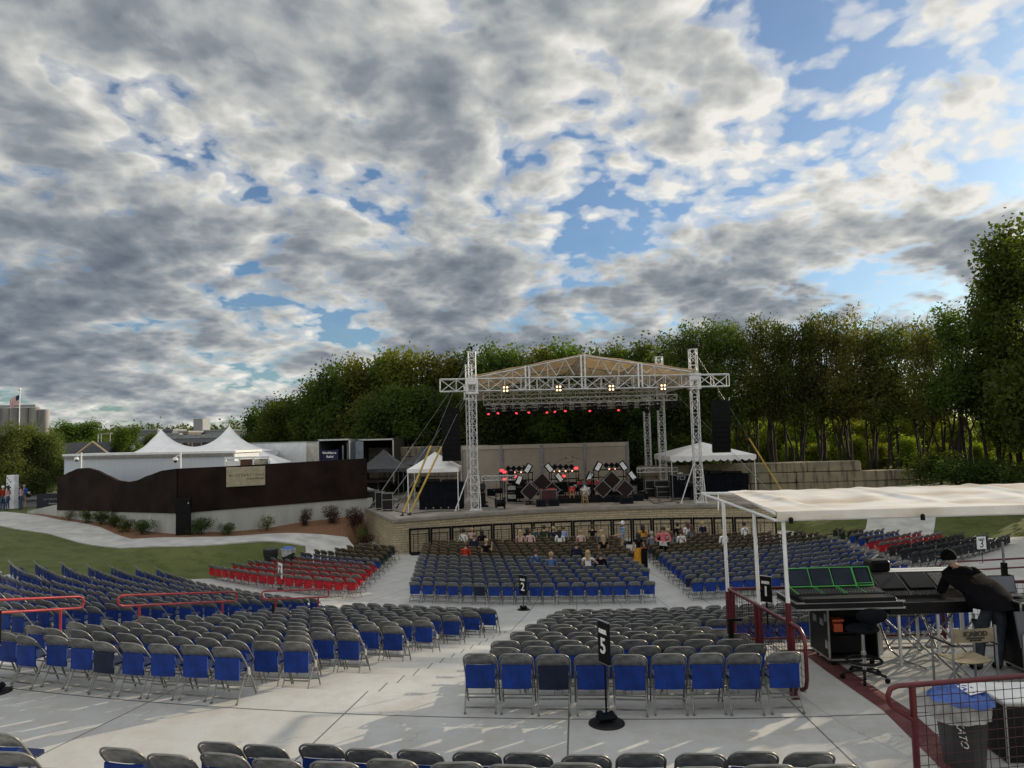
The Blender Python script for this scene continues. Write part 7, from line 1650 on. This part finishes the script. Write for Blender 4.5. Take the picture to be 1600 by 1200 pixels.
# man in plaid walking, side on, carrying things
J = joints('stand'); J.update(shl=(-.05, .18, 1.42), shr=(.05, -.18, 1.42), hipl=(0, .09, .9), hipr=(0, -.09, .9), knl=(.12, .08, .50), anl=(.02, .09, .10), tol=(.16, .10, .035), knr=(.02, -.10, .48), anr=(-.18, -.10, .16), tor=(-.04, -.1, .06), ell=(.06, .24, 1.16), wrl=(.30, .16, 1.12), elr=(.02, -.26, 1.16), wrr=(.28, -.20, 1.10), face=(1, .1, 0))
J = {k: (v[0], v[1], v[2]) for k, v in J.items()}
def cup(o, J): b = MB(); b.cyl((.40, .12, 1.12), .04, .12, 10, r2=.045); b.build('cup', M_WHITEP, o)
q = gp(974, 873, 0); p_ = person(q[0], q[1], 0, R(180), J, 'standing man in a blue plaid shirt, shorts and white cap in the aisle', 'plaid', 'khaki', 'white', 'cap', .5, True, True, 1.03, shoes='white')
def dress_(col, col2):
    def f(o, J):
        b = MB(); n = 24
        def g(u, v): a = 2*math.pi*u; r = .17+.16*v+.018*math.sin(8*a)*v; return (r*math.cos(a)*.95, r*math.sin(a)*.8, 1.12-1.05*v)
        b.grid(g, 40, 10); b.build('skirt', CL[col], o)
        b = MB(); b.grid(lambda u, v: (.02+.30*u, -.27-.02*math.sin(5*u), 1.1-1.0*v), 6, 8); b.build('skirt_panel', CL[col2], o)
        b = MB(); b.ball((.36, .18, 1.02), .12, 8, sq=(1, .6, .8)); b.build('bag', CL['red'], o)
    return f
J = joints('stand'); J['wrr'] = (.36, .14, 1.08); J['elr'] = (.27, 0, 1.15); q = gp(999, 895, 0); person(q[0], q[1], 0, R(10), J, 'standing woman in a long mustard and black dress in the aisle', 'black', 'yellow', 'dark', 'long', .2, extra=dress_('yellow', 'black'), s=.98, shoes='black')
J = joints('stand'); J['wrr'] = (.05, .24, 1.12); J['wrl'] = (-.04, .24, 1.10); J['elr'] = (.27, .05, 1.14); J['ell'] = (-.27, .05, 1.14); J['face'] = (0, 1, -.3)
def papers(o, J): b = MB(); b.add([(-.16, .25, .93), (.14, .23, .96), (.12, .30, 1.18), (-.12, .32, 1.12)], [(0, 1, 2, 3), (3, 2, 1, 0)]); b.build('papers', M_WHITEP, o)
q = gp(1038, 884, 0); o = person(q[0], q[1], 0, R(165), J, 'standing person in a pink top reading papers in the front right block', 'pink', 'black', 'dark', 'short', .7, extra=papers, s=1.02); o.scale = (1.25, 1.15, 1.0)
# the man at the sound desk, bent over the console
J = joints('stand'); J.update(pelvis=(.08, -.16, .92), waist=(.03, -.08, 1.10), chest=(-.08, .10, 1.28), neck=(-.13, .24, 1.40), head0=(-.16, .29, 1.44), head1=(-.18, .34, 1.52), head2=(-.19, .32, 1.60), shl=(-.28, .18, 1.31), shr=(.12, .18, 1.33), ell=(-.38, .22, 1.05), wrl=(-.26, .40, 1.07), elr=(.16, .30, 1.06), wrr=(-.04, .44, 1.10), hipl=(-.03, -.15, .89), hipr=(.18, -.15, .89), knl=(-.06, -.08, .50), knr=(.2, -.08, .50), anl=(-.13, -.12, .10), anr=(.13, -.12, .10), tol=(-.15, .04, .035), tor=(.15, .04, .035), face=(-.25, .95, -.25))
def jacket(o, J):
    b = MB(); K = [Vector((.08, -.17, .90)), Vector((.04, -.10, 1.08)), Vector((-.07, .06, 1.24)), Vector((-.10, .17, 1.33)), Vector((-.13, .235, 1.385))]; W = [(.29, .23), (.30, .23), (.33, .23), (.26, .16), (.10, .09)]
    def g(u, v):
        a = 2*math.pi*u; t = v*4; i = min(3, int(t)); k = t-i; c = K[i].lerp(K[i+1], k); w = W[i][0]*(1-k)+W[i+1][0]*k; d = W[i][1]*(1-k)+W[i+1][1]*k
        return (c.x+w*math.cos(a)*(1+.025*math.sin(5*a+9*v)), c.y+d*math.sin(a), c.z+.03*math.sin(a)*(0 if v < .1 else 1))
    b.grid(g, 36, 16); b.build('jacket', CL['black'], o)
    b = MB(); b.add([(.02, -.165, 1.19), (.07, -.165, 1.20), (.06, -.165, 1.17)], [(0, 1, 2)]); b.build('back_mark', M_WHITEP, o)
o = person(6.98, 11.35, ZP, R(3), J, 'man in a black jacket and cap leaning over the second console', 'black', 'pantsgrey', 'black', 'cap', 1.0, hands=True, s=1.04, extra=jacket, shoes='black', bulk=1.42); o.scale = (1.16, 1.08, 1.04)
# group at the far left entrance
G5 = [(4, 797, 'red', 'white', 'jeans', .8, 'person at the left edge carrying a white bag', True), (33, 796, 'pinkish', 'dark', 'jeans', .6, 'woman in a pale top and jeans by the white pillar', False), (26.5*1.0+2, 793, 'navy', 'brown', 'navy', .6, 'person in navy half hidden behind the man in blue', False), (37, 795, 'royal', 'grey', 'khaki', .5, 'man in a bright blue shirt and shorts by the navy banner', False), (12, 797, 'pinkish', 'dark', 'jeans', .5, 'woman in jeans with dark hair at the left edge', False)]
for i, (px, py, sh, hr, pt, sl, lab, bagf) in enumerate(G5):
    q = gp(px, py, 1.66); J = joints('stand'); J['wrr'] = (.30, .25, 1.05)
    def wb(o, J): b = MB(); b.ball((.25, -.05, .9), .2, 8, sq=(.6, 1, 1.2)); b.build('bag', M_WHITEP, o)
    person(q[0], q[1], terr(q[0], q[1])+.05, R([60, 100, 20, 0, 90][i]), J, lab, sh, pt, hr, 'long' if 'woman' in lab else 'short', sl, pt == 'khaki', group='people at the left entrance', extra=wb if bagf else None)
q = gp(88, 795, 1.7); person(q[0], q[1]+1.0, terr(q[0], q[1])+.1, R(200), joints('stand'), 'person in dark clothes behind the bar fence by the brown wall', 'black', 'black', 'brown', 'short', .6)
q = gp(592, 766, 1.85); person(q[0], q[1], 1.85, R(170), joints('stand'), 'stage hand in black and jeans under the dark tent', 'black', 'jeans', 'brown', 'short', .5)
